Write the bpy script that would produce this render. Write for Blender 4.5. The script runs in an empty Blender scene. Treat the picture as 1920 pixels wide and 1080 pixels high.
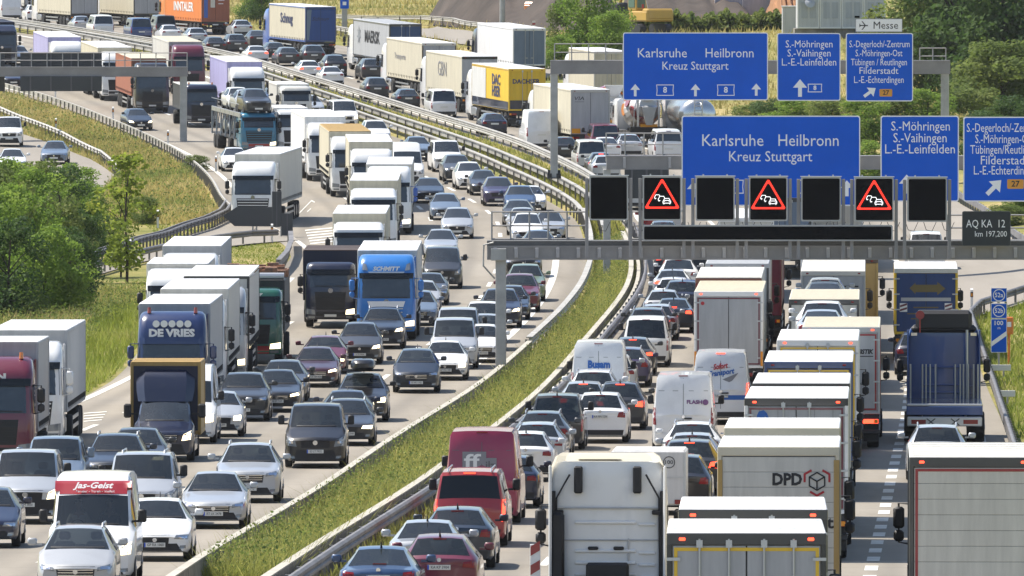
import bpy, bmesh, math, random, bisect
from mathutils import Vector, Matrix
from mathutils.bvhtree import BVHTree
random.seed(7)
S = bpy.context.scene
COL = S.collection
# ------------------------------------------------------------------ camera, sky, sun, exposure
F = 21333.0            # focal length in photograph pixels (400 mm on 36 mm)
CAMZ = 18.0
PITCH = math.atan(681.0/F)
cam_d = bpy.data.cameras.new('camera'); cam_d.lens = 400.0; cam_d.sensor_width = 36.0
cam_d.clip_start = 5.0; cam_d.clip_end = 9000.0
cam = bpy.data.objects.new('camera', cam_d); COL.objects.link(cam)
cam.location = (0, 0, CAMZ); cam.rotation_euler = (math.pi/2-PITCH, 0, 0)
S.camera = cam
SUN_EL = math.radians(57.0)
TO_SUN = Vector((-0.90*math.cos(SUN_EL), 0.436*math.cos(SUN_EL), math.sin(SUN_EL))).normalized()
W = bpy.data.worlds.new('World'); S.world = W; W.use_nodes = True
wn = W.node_tree; bg = wn.nodes['Background']
sky = wn.nodes.new('ShaderNodeTexSky'); sky.sky_type = 'NISHITA'; sky.sun_disc = False
sky.sun_elevation = SUN_EL; sky.sun_rotation = math.atan2(TO_SUN.x, TO_SUN.y)
sky.air_density = 1.0; sky.dust_density = 1.2; sky.ozone_density = 1.0
wn.links.new(sky.outputs[0], bg.inputs[0]); bg.inputs[1].default_value = 0.115
sd = bpy.data.lights.new('sun', 'SUN'); sd.energy = 5.0; sd.angle = math.radians(0.5); sd.color = (1.0, 0.94, 0.84)
sun = bpy.data.objects.new('sun', sd); COL.objects.link(sun)
sun.rotation_euler = TO_SUN.to_track_quat('Z', 'Y').to_euler()
S.view_settings.view_transform = 'Standard'; S.view_settings.look = 'None'
S.view_settings.exposure = 0.62; S.view_settings.gamma = 1.0
S.cycles.max_bounces = 5; S.cycles.diffuse_bounces = 2; S.cycles.glossy_bounces = 3
S.cycles.transmission_bounces = 3; S.cycles.transparent_max_bounces = 8
S.cycles.use_denoising = True
try: S.cycles.denoiser = 'OPENIMAGEDENOISE'
except Exception: pass
S.cycles.caustics_reflective = False; S.cycles.caustics_refractive = False

# ------------------------------------------------------------------ the lie of the land
def interp(tab, x):
    if x <= tab[0][0]: return tab[0][1] + (x-tab[0][0])*(tab[1][1]-tab[0][1])/(tab[1][0]-tab[0][0])
    if x >= tab[-1][0]: return tab[-1][1] + (x-tab[-1][0])*(tab[-1][1]-tab[-2][1])/(tab[-1][0]-tab[-2][0])
    for (a, b), (c, d) in zip(tab, tab[1:]):
        if x <= c: return b + (d-b)*(x-a)/(c-a)
def smooth_tab(tab, w, d0=120, d1=1500, st=10):
    out = []
    D = d0
    while D <= d1:
        ks = [interp(tab, D+w*(k/6.0)) for k in range(-6, 7)]
        out.append((D, sum(ks)/len(ks))); D += st
    return out
# camera height above each carriageway, by distance
HL = smooth_tab([(120, 12.3), (180, 13.7), (237, 14.95), (280, 15.6), (309, 16.3), (356, 17.0), (427, 17.7), (540, 17.5), (600, 17.2), (660, 16.7),
      (720, 15.8), (780, 14.7), (820, 13.8), (870, 12.5), (920, 11.2), (1000, 9.8), (1067, 9.0), (1150, 8.2), (1300, 6.6), (1500, 4.5)], 25)
HR = smooth_tab([(120, 12.3), (180, 13.7), (237, 14.95), (280, 15.6), (309, 16.3), (356, 17.0), (427, 17.7), (540, 17.3), (600, 16.7), (660, 15.6),
      (720, 14.6), (780, 13.7), (820, 12.9), (870, 11.8), (920, 10.7), (1000, 9.7), (1067, 9.0), (1150, 8.2), (1300, 6.6), (1500, 4.5)], 25)
def tab_at(tab, D):
    k = (D-tab[0][0])/10.0
    i = max(0, min(len(tab)-2, int(k)))
    f = k-i
    return tab[i][1]*(1-f)+tab[i+1][1]*f
def zL(D): return CAMZ-tab_at(HL, D)
def zR(D): return CAMZ-tab_at(HR, D)
def ray(u, v):
    fy = F*math.cos(PITCH)+(540-v)*math.sin(PITCH)
    return (u-960.0)/fy, (-F*math.sin(PITCH)+(540-v)*math.cos(PITCH))/fy
def hit(u, v, zf, d0=150.0, d1=1450.0):
    kx, kz = ray(u, v)
    g = lambda D: CAMZ+kz*D-zf(D)
    a = d0; ga = g(a); D = a
    while D < d1:
        D += 4.0
        gb = g(D)
        if gb <= 0: break
        a = D
    b = D
    for _ in range(30):
        m = (a+b)/2
        if g(m) > 0: a = m
        else: b = m
    D = (a+b)/2
    return kx*D, D
def pix(X, D, z):
    # forward projection, for placing things along an edge
    y = D*math.cos(PITCH)-(z-CAMZ)*math.sin(PITCH); h = D*math.sin(PITCH)+(z-CAMZ)*math.cos(PITCH)
    return 960+F*X/y, 540-F*h/y
def edge(pts, zf, w=22):
    t = sorted((D, X) for X, D in (hit(u, v, zf) for u, v in pts))
    return smooth_tab(t, w)
EL1 = edge([(205, 1203), (288, 1138), (476, 1024), (705, 866), (880, 757), (950, 696), (1010, 645), (1060, 593), (1093, 541), (1101, 494), (1096, 448),
            (1078, 402), (1040, 378), (1000, 354), (960, 333), (870, 295), (720, 243), (610, 204), (505, 168), (392, 127), (235, 95), (145, 78), (-20, 51)], zL)
ER0 = edge([(580, 1104), (700, 1022), (805, 951), (900, 877), (985, 810), (1060, 738), (1110, 675), (1165, 608), (1198, 562), (1206, 532), (1204, 497), (1192, 460),
            (1168, 412), (1100, 364), (1030, 328), (955, 293), (850, 250), (700, 204), (600, 173), (502, 150), (410, 121), (250, 92), (100, 66), (0, 48)], zR)
EL0 = edge([(-420, 1140), (-120, 900), (0, 805), (155, 748), (222, 716), (243, 690), (265, 645), (310, 600), (390, 560), (475, 533), (545, 500), (558, 465), (500, 440),
            (432, 405), (424, 375), (400, 340), (360, 308), (300, 275), (200, 232), (100, 195), (0, 168), (-100, 145)], zL)
_er1 = edge([(1990, 1140), (1947, 1080), (1888, 805), (1845, 715), (1822, 640), (1800, 600), (1790, 560), (1760, 500), (1700, 420), (1620, 360), (1470, 290), (1330, 240)], zR)
def eL1(D): return tab_at(EL1, D)-.7*min(1, max(0, (D-650)/60.0))
def eR0(D): return max(tab_at(ER0, D), eL1(D)+2.0+.45*min(1, max(0, (D-640)/80.0)))
def eL0(D): return min(tab_at(EL0, D), eL1(D)-13)
def eR1(D):
    if D < 690: return tab_at(_er1, D)
    t = min(1, (D-690)/80.0)
    return tab_at(_er1, min(D, 770))*(1-t)+(eR0(D)+17.0)*t
def heading(c, D):
    e = eL1 if c == 'L' else eR0
    return math.atan2(e(D+15)-e(D-15), 30.0)
def z_profile(X, D):
    a, b = eL1(D), eR0(D)
    if X <= a: z = zL(D)
    elif X >= b: z = zR(D)
    else:
        t = (X-a)/(b-a); z = zL(D)*(1-t)+zR(D)*t
    return z
def bump(X, D):
    return 0.5*math.sin(X*0.31+D*0.05)*math.sin(D*0.043+1.3)+0.25*math.sin(X*0.9+D*0.13)
def verge_left(d, D):
    # d metres left of the carriageway
    k = min(1, d/6.0)
    bank = 0.14*k*bump(-d, D)
    up = 0.0
    if D > 900: up = min(d, 60)*0.03*min(1, (D-900)/120.0)
    return bank+up
def verge_right(d, D):
    k = min(1, d/6.0)
    up = 0.0
    if D < 640: up = min(d, 25)*0.10
    if D > 640: up = min(d, 25)*0.10*max(0, 1-(D-640)/60.0)
    if D > 760: up += min(d, 90)*0.045*min(1, (D-760)/150.0)
    return up + 0.35*k*bump(d, D)
def zg(X, D):
    a, b = eL0(D), eR1(D)
    if X < a: return zL(D)+verge_left(a-X, D)
    if X > b: return zR(D)+verge_right(X-b, D)
    return z_profile(X, D)
def hitg(u, v):
    kx, kz = ray(u, v)
    g = lambda D: CAMZ+kz*D-zg(kx*D, D)
    D = 160.0; a = D
    while D < 1480:
        if g(D) <= 0: break
        a = D; D += 3.0
    b = D
    for _ in range(28):
        m = (a+b)/2
        if g(m) > 0: a = m
        else: b = m
    return kx*a, a

# ------------------------------------------------------------------ materials
MATS = {}
def newmat(name):
    m = bpy.data.materials.new(name); m.use_nodes = True
    return m, m.node_tree, m.node_tree.nodes['Principled BSDF']
def setp(b, col=None, rough=None, metal=None, spec=None, coat=None, emit=None, es=0):
    if col is not None: b.inputs['Base Color'].default_value = (*col, 1)
    if rough is not None: b.inputs['Roughness'].default_value = rough
    if metal is not None: b.inputs['Metallic'].default_value = metal
    if spec is not None: b.inputs['Specular IOR Level'].default_value = spec
    if coat is not None:
        b.inputs['Coat Weight'].default_value = coat; b.inputs['Coat Roughness'].default_value = 0.04
    if emit is not None:
        b.inputs['Emission Color'].default_value = (*emit, 1); b.inputs['Emission Strength'].default_value = es
def mat(name, col=(.5, .5, .5), rough=.5, metal=0, spec=None, coat=None, emit=None, es=0, noise=0, nscale=6, bumpd=0, col2=None, detail=4):
    if name in MATS: return MATS[name]
    m, t, b = newmat(name)
    setp(b, col, rough, metal, spec, coat, emit, es)
    if noise or col2:
        tc = t.nodes.new('ShaderNodeTexCoord'); n = t.nodes.new('ShaderNodeTexNoise')
        n.inputs['Scale'].default_value = nscale; n.inputs['Detail'].default_value = detail; n.inputs['Roughness'].default_value = .6
        t.links.new(tc.outputs['Object'], n.inputs['Vector'])
        r = t.nodes.new('ShaderNodeValToRGB'); r.color_ramp.elements[0].position = .3; r.color_ramp.elements[1].position = .7
        c1 = tuple(c*(1-noise) for c in col); c2 = col2 or tuple(min(1, c*(1+noise)) for c in col)
        r.color_ramp.elements[0].color = (*c1, 1); r.color_ramp.elements[1].color = (*c2, 1)
        t.links.new(n.outputs['Fac'], r.inputs['Fac']); t.links.new(r.outputs['Color'], b.inputs['Base Color'])
        if bumpd:
            bp = t.nodes.new('ShaderNodeBump'); bp.inputs['Strength'].default_value = .6; bp.inputs['Distance'].default_value = bumpd
            t.links.new(n.outputs['Fac'], bp.inputs['Height']); t.links.new(bp.outputs['Normal'], b.inputs['Normal'])
    MATS[name] = m
    return m
def paint(name, col, metal=0.0, rough=.32):
    """car and lorry paint: clear coat over pigment with a little road grime on the lower half"""
    k = 'paint_'+name
    if k in MATS: return MATS[k]
    m, t, b = newmat(k)
    setp(b, col, rough, metal, None, 0.8)
    tc = t.nodes.new('ShaderNodeTexCoord'); n = t.nodes.new('ShaderNodeTexNoise'); n.inputs['Scale'].default_value = 2.2; n.inputs['Detail'].default_value = 6
    t.links.new(tc.outputs['Object'], n.inputs['Vector'])
    mx = t.nodes.new('ShaderNodeMixRGB'); mx.inputs[1].default_value = (*col, 1); mx.inputs[2].default_value = (.12, .105, .085, 1)
    r = t.nodes.new('ShaderNodeValToRGB'); r.color_ramp.elements[0].position = .52; r.color_ramp.elements[1].position = .85
    r.color_ramp.elements[0].color = (0, 0, 0, 1); r.color_ramp.elements[1].color = (.16, .16, .16, 1)
    t.links.new(n.outputs['Fac'], r.inputs['Fac']); t.links.new(r.outputs['Color'], mx.inputs[0]); t.links.new(mx.outputs[0], b.inputs['Base Color'])
    MATS[k] = m
    return m
PC = {'white': (.78, .78, .77), 'offwhite': (.62, .60, .54), 'cream': (.60, .55, .42), 'silver': (.46, .48, .50), 'lightgrey': (.42, .43, .44), 'grey': (.055, .058, .062), 'darkgrey': (.028, .03, .033),
      'black': (.008, .008, .010), 'navy': (.006, .011, .036), 'deepblue': (.010, .026, .10), 'blue': (.02, .10, .42), 'midblue': (.03, .07, .16), 'skyblue': (.15, .20, .27), 'steelblue': (.015, .024, .040), 'azure': (.015, .16, .48),
      'red': (.30, .015, .02), 'wine': (.13, .012, .03), 'maroon': (.055, .012, .02), 'green': (.01, .10, .065), 'lime': (.16, .22, .14), 'tan': (.42, .27, .08), 'brown': (.08, .05, .035),
      'teal': (.02, .16, .26), 'yellow': (.75, .48, .02), 'ochre': (.50, .30, .05), 'orange': (.70, .20, .03), 'lilac': (.40, .38, .62), 'purple': (.05, .04, .10), 'royal': (.016, .050, .17), 'raspberry': (.27, .012, .05), 'rust': (.34, .11, .06), 'fleetblue': (.015, .065, .24)}
METALLIC = {'silver': .35, 'lightgrey': .15, 'grey': .25, 'darkgrey': .1, 'midblue': .2, 'steelblue': .2, 'skyblue': .2, 'maroon': .15, 'lime': .2, 'purple': .15}
def P(c): return paint(c, PC[c], METALLIC.get(c, 0.0))
GLASS = mat('vehicle_glass', (.024, .032, .040), .06, 0, .9, noise=.35, nscale=1.3)
def clear_glass():
    m, t, b = newmat('clear_windscreen'); setp(b, (.024, .032, .040), .05, 0, .9)
    tr = t.nodes.new('ShaderNodeBsdfTransparent'); tr.inputs[0].default_value = (.42, .46, .45, 1)
    mx = t.nodes.new('ShaderNodeMixShader'); mx.inputs[0].default_value = .64
    t.links.new(tr.outputs[0], mx.inputs[1]); t.links.new(b.outputs[0], mx.inputs[2]); t.links.new(mx.outputs[0], t.nodes['Material Output'].inputs[0])
    return m
CLEAR = clear_glass()
SEAT = mat('seat_fabric', (.03, .03, .032), .9)
TINT = mat('tinted_glass', (.008, .010, .013), .06, 0, .35)
RUB = mat('black_plastic', (.018, .018, .02), .5, 0, .4)
TYRE = mat('tyre_rubber', (.016, .016, .016), .85)
RIM = mat('wheel_rim', (.42, .42, .43), .3, .8)
CHROME = mat('chrome', (.75, .76, .78), .12, 1)
LAMP = mat('headlamp_lens', (.24, .27, .30), .08, .3, .8)
LAMPON = mat('headlamp_lit', (.9, .85, .7), .2, emit=(1, .82, .50), es=2.2)
AMBER = mat('amber_lens', (.85, .30, .02), .25)
TAIL = mat('tail_lamp_lens', (.22, .008, .012), .14, 0, .6)
BRAKE = mat('brake_lamp_lit', (.6, .02, .01), .3, emit=(1, .07, .03), es=2.6)
PLATE = mat('licence_plate_white', (.66, .66, .62), .5)
PLATEBLUE = mat('plate_blue_band', (.02, .08, .5), .5)
INK = mat('black_ink', (.015, .015, .018), .6)
STEELM = mat('chassis_steel', (.035, .036, .04), .6, .2)
ALU = mat('aluminium', (.52, .53, .54), .38, .85)
GALV = mat('galvanised_steel', (.40, .40, .39), .5, .55, noise=.16, nscale=1.5)
CURTAIN = {}
def skin(name, col, rough=.55):
    """lorry box sides and curtains: slightly dirty, vertical streaks"""
    k = 'box_'+name
    if k in MATS: return MATS[k]
    m, t, b = newmat(k); setp(b, col, rough)
    tc = t.nodes.new('ShaderNodeTexCoord'); mp = t.nodes.new('ShaderNodeMapping'); mp.inputs['Scale'].default_value = (3.0, 3.0, .35)
    n = t.nodes.new('ShaderNodeTexNoise'); n.inputs['Scale'].default_value = 1.4; n.inputs['Detail'].default_value = 7; n.inputs['Roughness'].default_value = .65
    t.links.new(tc.outputs['Object'], mp.inputs[0]); t.links.new(mp.outputs[0], n.inputs['Vector'])
    r = t.nodes.new('ShaderNodeValToRGB'); r.color_ramp.elements[0].position = .35; r.color_ramp.elements[1].position = .75
    r.color_ramp.elements[0].color = (*col, 1); r.color_ramp.elements[1].color = (*(c*.77 for c in col), 1)
    t.links.new(n.outputs['Fac'], r.inputs['Fac']); t.links.new(r.outputs['Color'], b.inputs['Base Color'])
    MATS[k] = m
    return m

# ------------------------------------------------------------------ mesh helpers
class MB:
    def __init__(self): self.v = []; self.f = []; self.sm = False
    def add(self, vs, fs):
        o = len(self.v); self.v += [tuple(p) for p in vs]; self.f += [tuple(i+o for i in q) for q in fs]; return self
    def box(self, x0, x1, y0, y1, z0, z1, c=0.0):
        if x1 < x0: x0, x1 = x1, x0
        if y1 < y0: y0, y1 = y1, y0
        if z1 < z0: z0, z1 = z1, z0
        if c <= 0:
            vs = [(x, y, z) for x in (x0, x1) for y in (y0, y1) for z in (z0, z1)]
            return self.add(vs, [(0, 1, 3, 2), (4, 6, 7, 5), (0, 4, 5, 1), (2, 3, 7, 6), (0, 2, 6, 4), (1, 5, 7, 3)])
        c = min(c, (x1-x0)*.45, (y1-y0)*.45, (z1-z0)*.45)
        rings = []
        for z, k in ((z0, c), (z0+c, 0), (z1-c, 0), (z1, c)):
            rings.append([(x0+k+c*(k == 0), y0+k, z), (x1-k-c*(k == 0), y0+k, z), (x1-k, y0+k+c*(k == 0), z), (x1-k, y1-k-c*(k == 0), z),
                          (x1-k-c*(k == 0), y1-k, z), (x0+k+c*(k == 0), y1-k, z), (x0+k, y1-k-c*(k == 0), z), (x0+k, y0+k+c*(k == 0), z)])
        return self.loft(rings, True, True)
    def loft(self, rings, cap0=False, cap1=False, closed=True):
        n = len(rings[0]); vs = [p for r in rings for p in r]; fs = []
        for i in range(len(rings)-1):
            for j in range(n if closed else n-1):
                a = i*n+j; b = i*n+(j+1) % n
                fs.append((a, b, b+n, a+n))
        if cap0: fs.append(tuple(range(n))[::-1])
        if cap1: fs.append(tuple((len(rings)-1)*n+j for j in range(n)))
        return self.add(vs, fs)
    def cyl(self, p, q, r, n=12, r2=None):
        p, q = Vector(p), Vector(q); d = (q-p).normalized()
        a = d.orthogonal().normalized(); b = d.cross(a)
        r2 = r if r2 is None else r2
        R = [[tuple(c+(a*math.cos(2*math.pi*k/n)+b*math.sin(2*math.pi*k/n))*rr) for k in range(n)] for c, rr in ((p, r), (q, r2))]
        return self.loft(R, True, True)
    def tube(self, pts, r, n=6):
        pts = [Vector(p) for p in pts]; rings = []
        for i, p in enumerate(pts):
            d = (pts[min(i+1, len(pts)-1)]-pts[max(i-1, 0)]).normalized()
            a = d.cross(Vector((0.13, 0.21, .97))).normalized(); b = d.cross(a)
            rings.append([tuple(p+(a*math.cos(2*math.pi*k/n)+b*math.sin(2*math.pi*k/n))*r) for k in range(n)])
        return self.loft(rings, True, True)
    def disc(self, c, nrm, r, n=14, th=.01):
        c = Vector(c); d = Vector(nrm).normalized()
        return self.cyl(c, c+d*th, r, n)
    def mesh(self, name, m=None, smooth=None):
        me = bpy.data.meshes.new(name); me.from_pydata(self.v, [], self.f)
        bm = bmesh.new(); bm.from_mesh(me); bmesh.ops.recalc_face_normals(bm, faces=bm.faces); bm.to_mesh(me); bm.free()
        if smooth:
            for p in me.polygons: p.use_smooth = True
            me.set_sharp_from_angle(angle=math.radians(smooth))
        if m: me.materials.append(m)
        me.update(); return me
def part(name, me, parent=None, m=None, loc=None):
    if isinstance(me, MB): me = me.mesh(name, m); own = True
    o = bpy.data.objects.new(name, me); COL.objects.link(o)
    if m and (len(me.materials) == 0 or me.materials[0] is not m):
        if len(me.materials) == 0: me.materials.append(None)
        o.material_slots[0].link = 'OBJECT'; o.material_slots[0].material = m
    if parent is not None: o.parent = parent
    if loc: o.location = loc
    return o
def thing(name, label, cat, loc=(0, 0, 0), rot=(0, 0, 0), group=None):
    o = bpy.data.objects.new(name, None); COL.objects.link(o); o.location = loc; o.rotation_euler = rot
    o.empty_display_size = .2
    o['label'] = label; o['category'] = cat
    if group: o['group'] = group
    return o
def tag(o, label, cat, group=None):
    o['label'] = label; o['category'] = cat
    if group: o['group'] = group
    return o
def struct(o): o['kind'] = 'structure'; return o
def stuff(o): o['kind'] = 'stuff'; return o
TEXTS = []
def text(body, parent, loc, size, m, face='-y', name='lettering', align='CENTER', sx=1.0, bold=0.0, rot=None, shear=0.0, w=None, ext=.003):
    """lettering; w = finished width in metres. Turned into a plain mesh at the end"""
    cu = bpy.data.curves.new(name, 'FONT'); cu.body = body; cu.size = size; cu.align_x = align; cu.align_y = 'CENTER'
    cu.extrude = ext; cu.offset = bold; cu.shear = shear; cu.materials.append(m); cu.resolution_u = 2
    o = bpy.data.objects.new(name, cu); COL.objects.link(o)
    o.parent = parent; o.location = loc
    o.rotation_euler = rot or {'-y': (math.pi/2, 0, 0), '+y': (math.pi/2, 0, math.pi), '-x': (math.pi/2, 0, -math.pi/2), '+x': (math.pi/2, 0, math.pi/2)}[face]
    o.scale = (sx, 1, 1)
    TEXTS.append((o, w))
    return o
def finish_text():
    dg = bpy.context.evaluated_depsgraph_get()
    done = []
    for o, w in TEXTS:
        me = bpy.data.meshes.new_from_object(o.evaluated_get(dg)); done.append((o, w, me))
    for o, w, me in done:
        nm = o.name.split('.')[0]
        n = bpy.data.objects.new(nm, me); COL.objects.link(n)
        n.parent = o.parent; n.location = o.location; n.rotation_euler = o.rotation_euler; n.scale = o.scale
        if w and len(me.vertices):
            xs = [v.co.x for v in me.vertices]; k = w/max(1e-6, max(xs)-min(xs)); c = (max(xs)+min(xs))/2
            for v in me.vertices: v.co.x = (v.co.x-(c if o.data.align_x == 'CENTER' else 0))*k
        cu = o.data; bpy.data.objects.remove(o); bpy.data.curves.remove(cu)
# ------------------------------------------------------------------ passenger cars and vans
def pl(tab, t):
    if t <= tab[0][0]: return tab[0][1]
    for (a, b), (c, d) in zip(tab, tab[1:]):
        if t <= c: return b+(d-b)*(t-a)/(c-a)
    return tab[-1][1]
CARS = {
 'sedan':  dict(L=4.68, W=1.82, H=1.44, hz=.74, ct=1.42, cz=.99, r0=2.12, r1=3.30, dt=4.02, dz=1.06, tz=1.03, bz=.93),
 'hatch':  dict(L=4.25, W=1.79, H=1.47, hz=.76, ct=1.20, cz=1.02, r0=1.92, r1=3.62, dt=4.08, dz=1.04, tz=.98, bz=.95),
 'small':  dict(L=3.80, W=1.68, H=1.48, hz=.78, ct=.98, cz=1.04, r0=1.66, r1=3.28, dt=3.66, dz=1.05, tz=.98, bz=.96),
 'estate': dict(L=4.68, W=1.82, H=1.47, hz=.75, ct=1.40, cz=1.0, r0=2.10, r1=4.02, dt=4.50, dz=1.06, tz=1.0, bz=.94),
 'suv':    dict(L=4.55, W=1.87, H=1.66, hz=.93, ct=1.32, cz=1.15, r0=1.98, r1=3.95, dt=4.36, dz=1.17, tz=1.08, bz=1.06),
 'mpv':    dict(L=4.40, W=1.80, H=1.62, hz=.84, ct=1.02, cz=1.10, r0=1.86, r1=3.85, dt=4.24, dz=1.10, tz=1.02, bz=1.02),
 'caddy':  dict(L=4.40, W=1.80, H=1.82, hz=.90, ct=1.00, cz=1.14, r0=1.72, r1=4.20, dt=4.34, dz=1.10, tz=1.02, bz=1.06),
 'bus':    dict(L=4.95, W=1.92, H=1.96, hz=1.00, ct=.88, cz=1.26, r0=1.62, r1=4.66, dt=4.86, dz=1.16, tz=1.06, bz=1.12),
 'highvan':dict(L=5.90, W=2.05, H=2.56, hz=1.02, ct=.86, cz=1.36, r0=1.46, rz0=2.06, r0b=1.95, r1=5.74, dt=5.84, dz=1.4, tz=1.3, bz=1.30),
}
CARCACHE = {}
def car_meshes(kind, panel=False, style=0):
    key = (kind, panel, style)
    if key in CARCACHE: return CARCACHE[key]
    k = dict(CARS[kind])
    if style:       # other makes of the same class: slightly different lengths, heights and glass lines
        g = random.Random(kind+str(style)); q = lambda s: g.uniform(-s, s)
        dh = q(.035); k['H'] += dh; k['W'] += q(.035); c = q(.09); k['ct'] += c; k['r0'] += c+q(.07); k['hz'] += q(.035); k['cz'] += q(.025); k['bz'] += q(.02); k['r1'] += q(.10); k['dz'] += q(.03)
    L, W, H = k['L'], k['W'], k['H']; hw = W/2
    zb = .20
    rz0 = k.get('rz0', H-.05)
    top = [(0, k['hz']-.13), (.07, k['hz']-.05), (.20, k['hz']), (k['ct']-.02, k['cz']), (k['r0'], rz0)]
    if 'r0b' in k: top += [(k['r0b'], H-.02)]
    else: top += [(k['r0']+.25, H-.012)]
    top += [((k['r0']+k['r1'])/2+.1, H), (k['r1'], H-.05)]
    top += [(k['dt'], k['dz']), (L-.06, k['tz']), (L, k['tz']-.12)] if kind == 'sedan' else [(k['dt'], k['dz']), (L-.03, k['tz']), (L, k['tz']-.10)]
    sho = [(0, k['hz']-.17), (.20, k['hz']-.06), (k['ct'], k['cz']-.07), (k['ct']+.25, k['bz']), (k['dt']-.1, k['bz']+.03), (L-.05, k['tz']-.08), (L, k['tz']-.16)]
    van = kind in ('bus', 'highvan', 'caddy')
    roofw = {'sedan': .60, 'hatch': .61, 'small': .60, 'estate': .61, 'suv': .64, 'mpv': .63, 'caddy': .76, 'bus': .78, 'highvan': .82}[kind]*hw
    wid = [(0, .84*hw), (.06, .90*hw), (.2, .955*hw), (.55, hw), (L-.7, hw), (L-.2, .965*hw), (L-.03, .93*hw), (L, .90*hw)]
    wtt = [(0, .70*hw), (.2, .80*hw), (k['ct'], .865*hw), (k['r0'], roofw), (k['r1'], roofw-.01), (k['dt'], (.80 if not van else .86)*hw), (L, .8*hw)]
    ts = sorted(set(round(x, 3) for x in [0, .03, .07, .13, .2, .38, .62, k['ct']*.78, k['ct']-.02, k['ct']+.12, (k['ct']+k['r0'])/2, k['r0']-.1, k['r0'], k['r0']+.12, k['r0']+.3]
          + ([k['r0b'], k['r0b']+.15, (k['r0']+k['r0b'])/2] if 'r0b' in k else [])
          + [k['r0']+(k['r1']-k['r0'])*f for f in (.35, .5, .65, .85)] + [k['r1']-.08, k['r1'], (k['r1']+k['dt'])/2, k['dt'], L-.09 if L-.09 > k['dt'] else L-.02, L-.03 if L-.03 > k['dt'] else L-.015, L]))
    mb = MB(); faces = {'body': [], 'windscreen': [], 'rear_window': [], 'side_window0': [], 'side_window1': []}
    N = 10; rings = []
    def ztop(t):
        w = .05
        return sum(pl(top, t+w*q) for q in (-1, -.5, 0, .5, 1))/5 if .1 < t < L-.05 else pl(top, t)
    for t in ts:
        zt = ztop(t); zs = min(pl(sho, t), zt-.03); ws = pl(wid, t); wt = min(pl(wtt, t), ws-.05)
        ze = min(.13 if van else .10, (zt-zs)*.45)
        zbt = zb+.04*max(0, 1-t/.3)+.06*max(0, 1-(L-t)/.3)
        pts = [(0, zbt), (ws*.90, zbt), (ws-.015, zbt+.10), (ws, (zbt+zs)/2+.02), (ws-.005, zs-.10), (ws-.035, zs), (wt+.03, zt-ze), (wt-.035, zt-.028), (wt*.5, zt-.006), (0, zt)]
        front = max(0, 1-t/(k['r0']+.4)); rear = max(0, 1-(L-t)/(L-k['r1']+.3))
        bow = .24*front**1.0-.13*rear
        ring = []
        for sgn in (1, -1):
            ring.append([(sgn*x, L/2-t-bow*(x/hw)**2, z) for x, z in pts])
        rings.append(ring)
    V = []; idx = {}
    for i, (R_, L_) in enumerate(rings):
        for s_, half in ((0, R_), (1, L_)):
            for j, p in enumerate(half):
                if s_ == 1 and j in (0, 9): idx[(i, s_, j)] = idx[(i, 0, j)]; continue
                idx[(i, s_, j)] = len(V); V.append(p)
    ct, r0, r1, dt = k['ct'], k['r0'], k['r1'], k['dt']
    for i in range(len(ts)-1):
        a, b = ts[i], ts[i+1]; mid = (a+b)/2
        for s_ in (0, 1):
            for j in range(9):
                q = (idx[(i, s_, j)], idx[(i+1, s_, j)], idx[(i+1, s_, j+1)], idx[(i, s_, j+1)])
                if s_: q = q[::-1]
                where = 'body'
                if j >= 7 and ct < mid < r0-.03: where = 'windscreen'
                elif j >= 7 and r1+.0 < mid < dt-.0 and not (panel and kind == 'highvan') and kind != 'highvan': where = 'rear_window'
                elif j == 5 and ct+.12 < mid < ((r0+1.25) if (panel or kind == 'highvan') else r1-.02):
                    if abs(mid-(r0+1.1)) > .09: where = 'side_window%d' % s_
                faces[where].append(q)
    for e in (0, len(ts)-1):
        cen = []
        for j in range(10):
            x, y, z = rings[e][0][j]
            if j in (0, 9): cen.append(idx[(e, 0, j)])
            else:
                cen.append(len(V)); V.append((0, L/2-(0 if e == 0 else L), z))
        for s_ in (0, 1):
            for j in range(9):
                q = [idx[(e, s_, j)], idx[(e, s_, j+1)], cen[j+1], cen[j]]
                q = [x for n_, x in enumerate(q) if x not in q[:n_]]
                if len(q) > 2: faces['body'].append(tuple(q))
    out = {}
    allf = [q for fs in faces.values() for q in fs]
    bvh = BVHTree.FromPolygons([Vector(p) for p in V], allf)
    for nm, fs in faces.items():
        if not fs: continue
        used = sorted(set(i for q in fs for i in q)); mp = {u: n for n, u in enumerate(used)}
        m = MB(); m.v = [V[u] for u in used]; m.f = [tuple(mp[i] for i in q) for q in fs]
        out[nm] = m.mesh(nm.rstrip('01'), None, smooth=32)
    out['bvh'] = bvh; out['k'] = k
    CARCACHE[key] = out
    return out
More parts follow.
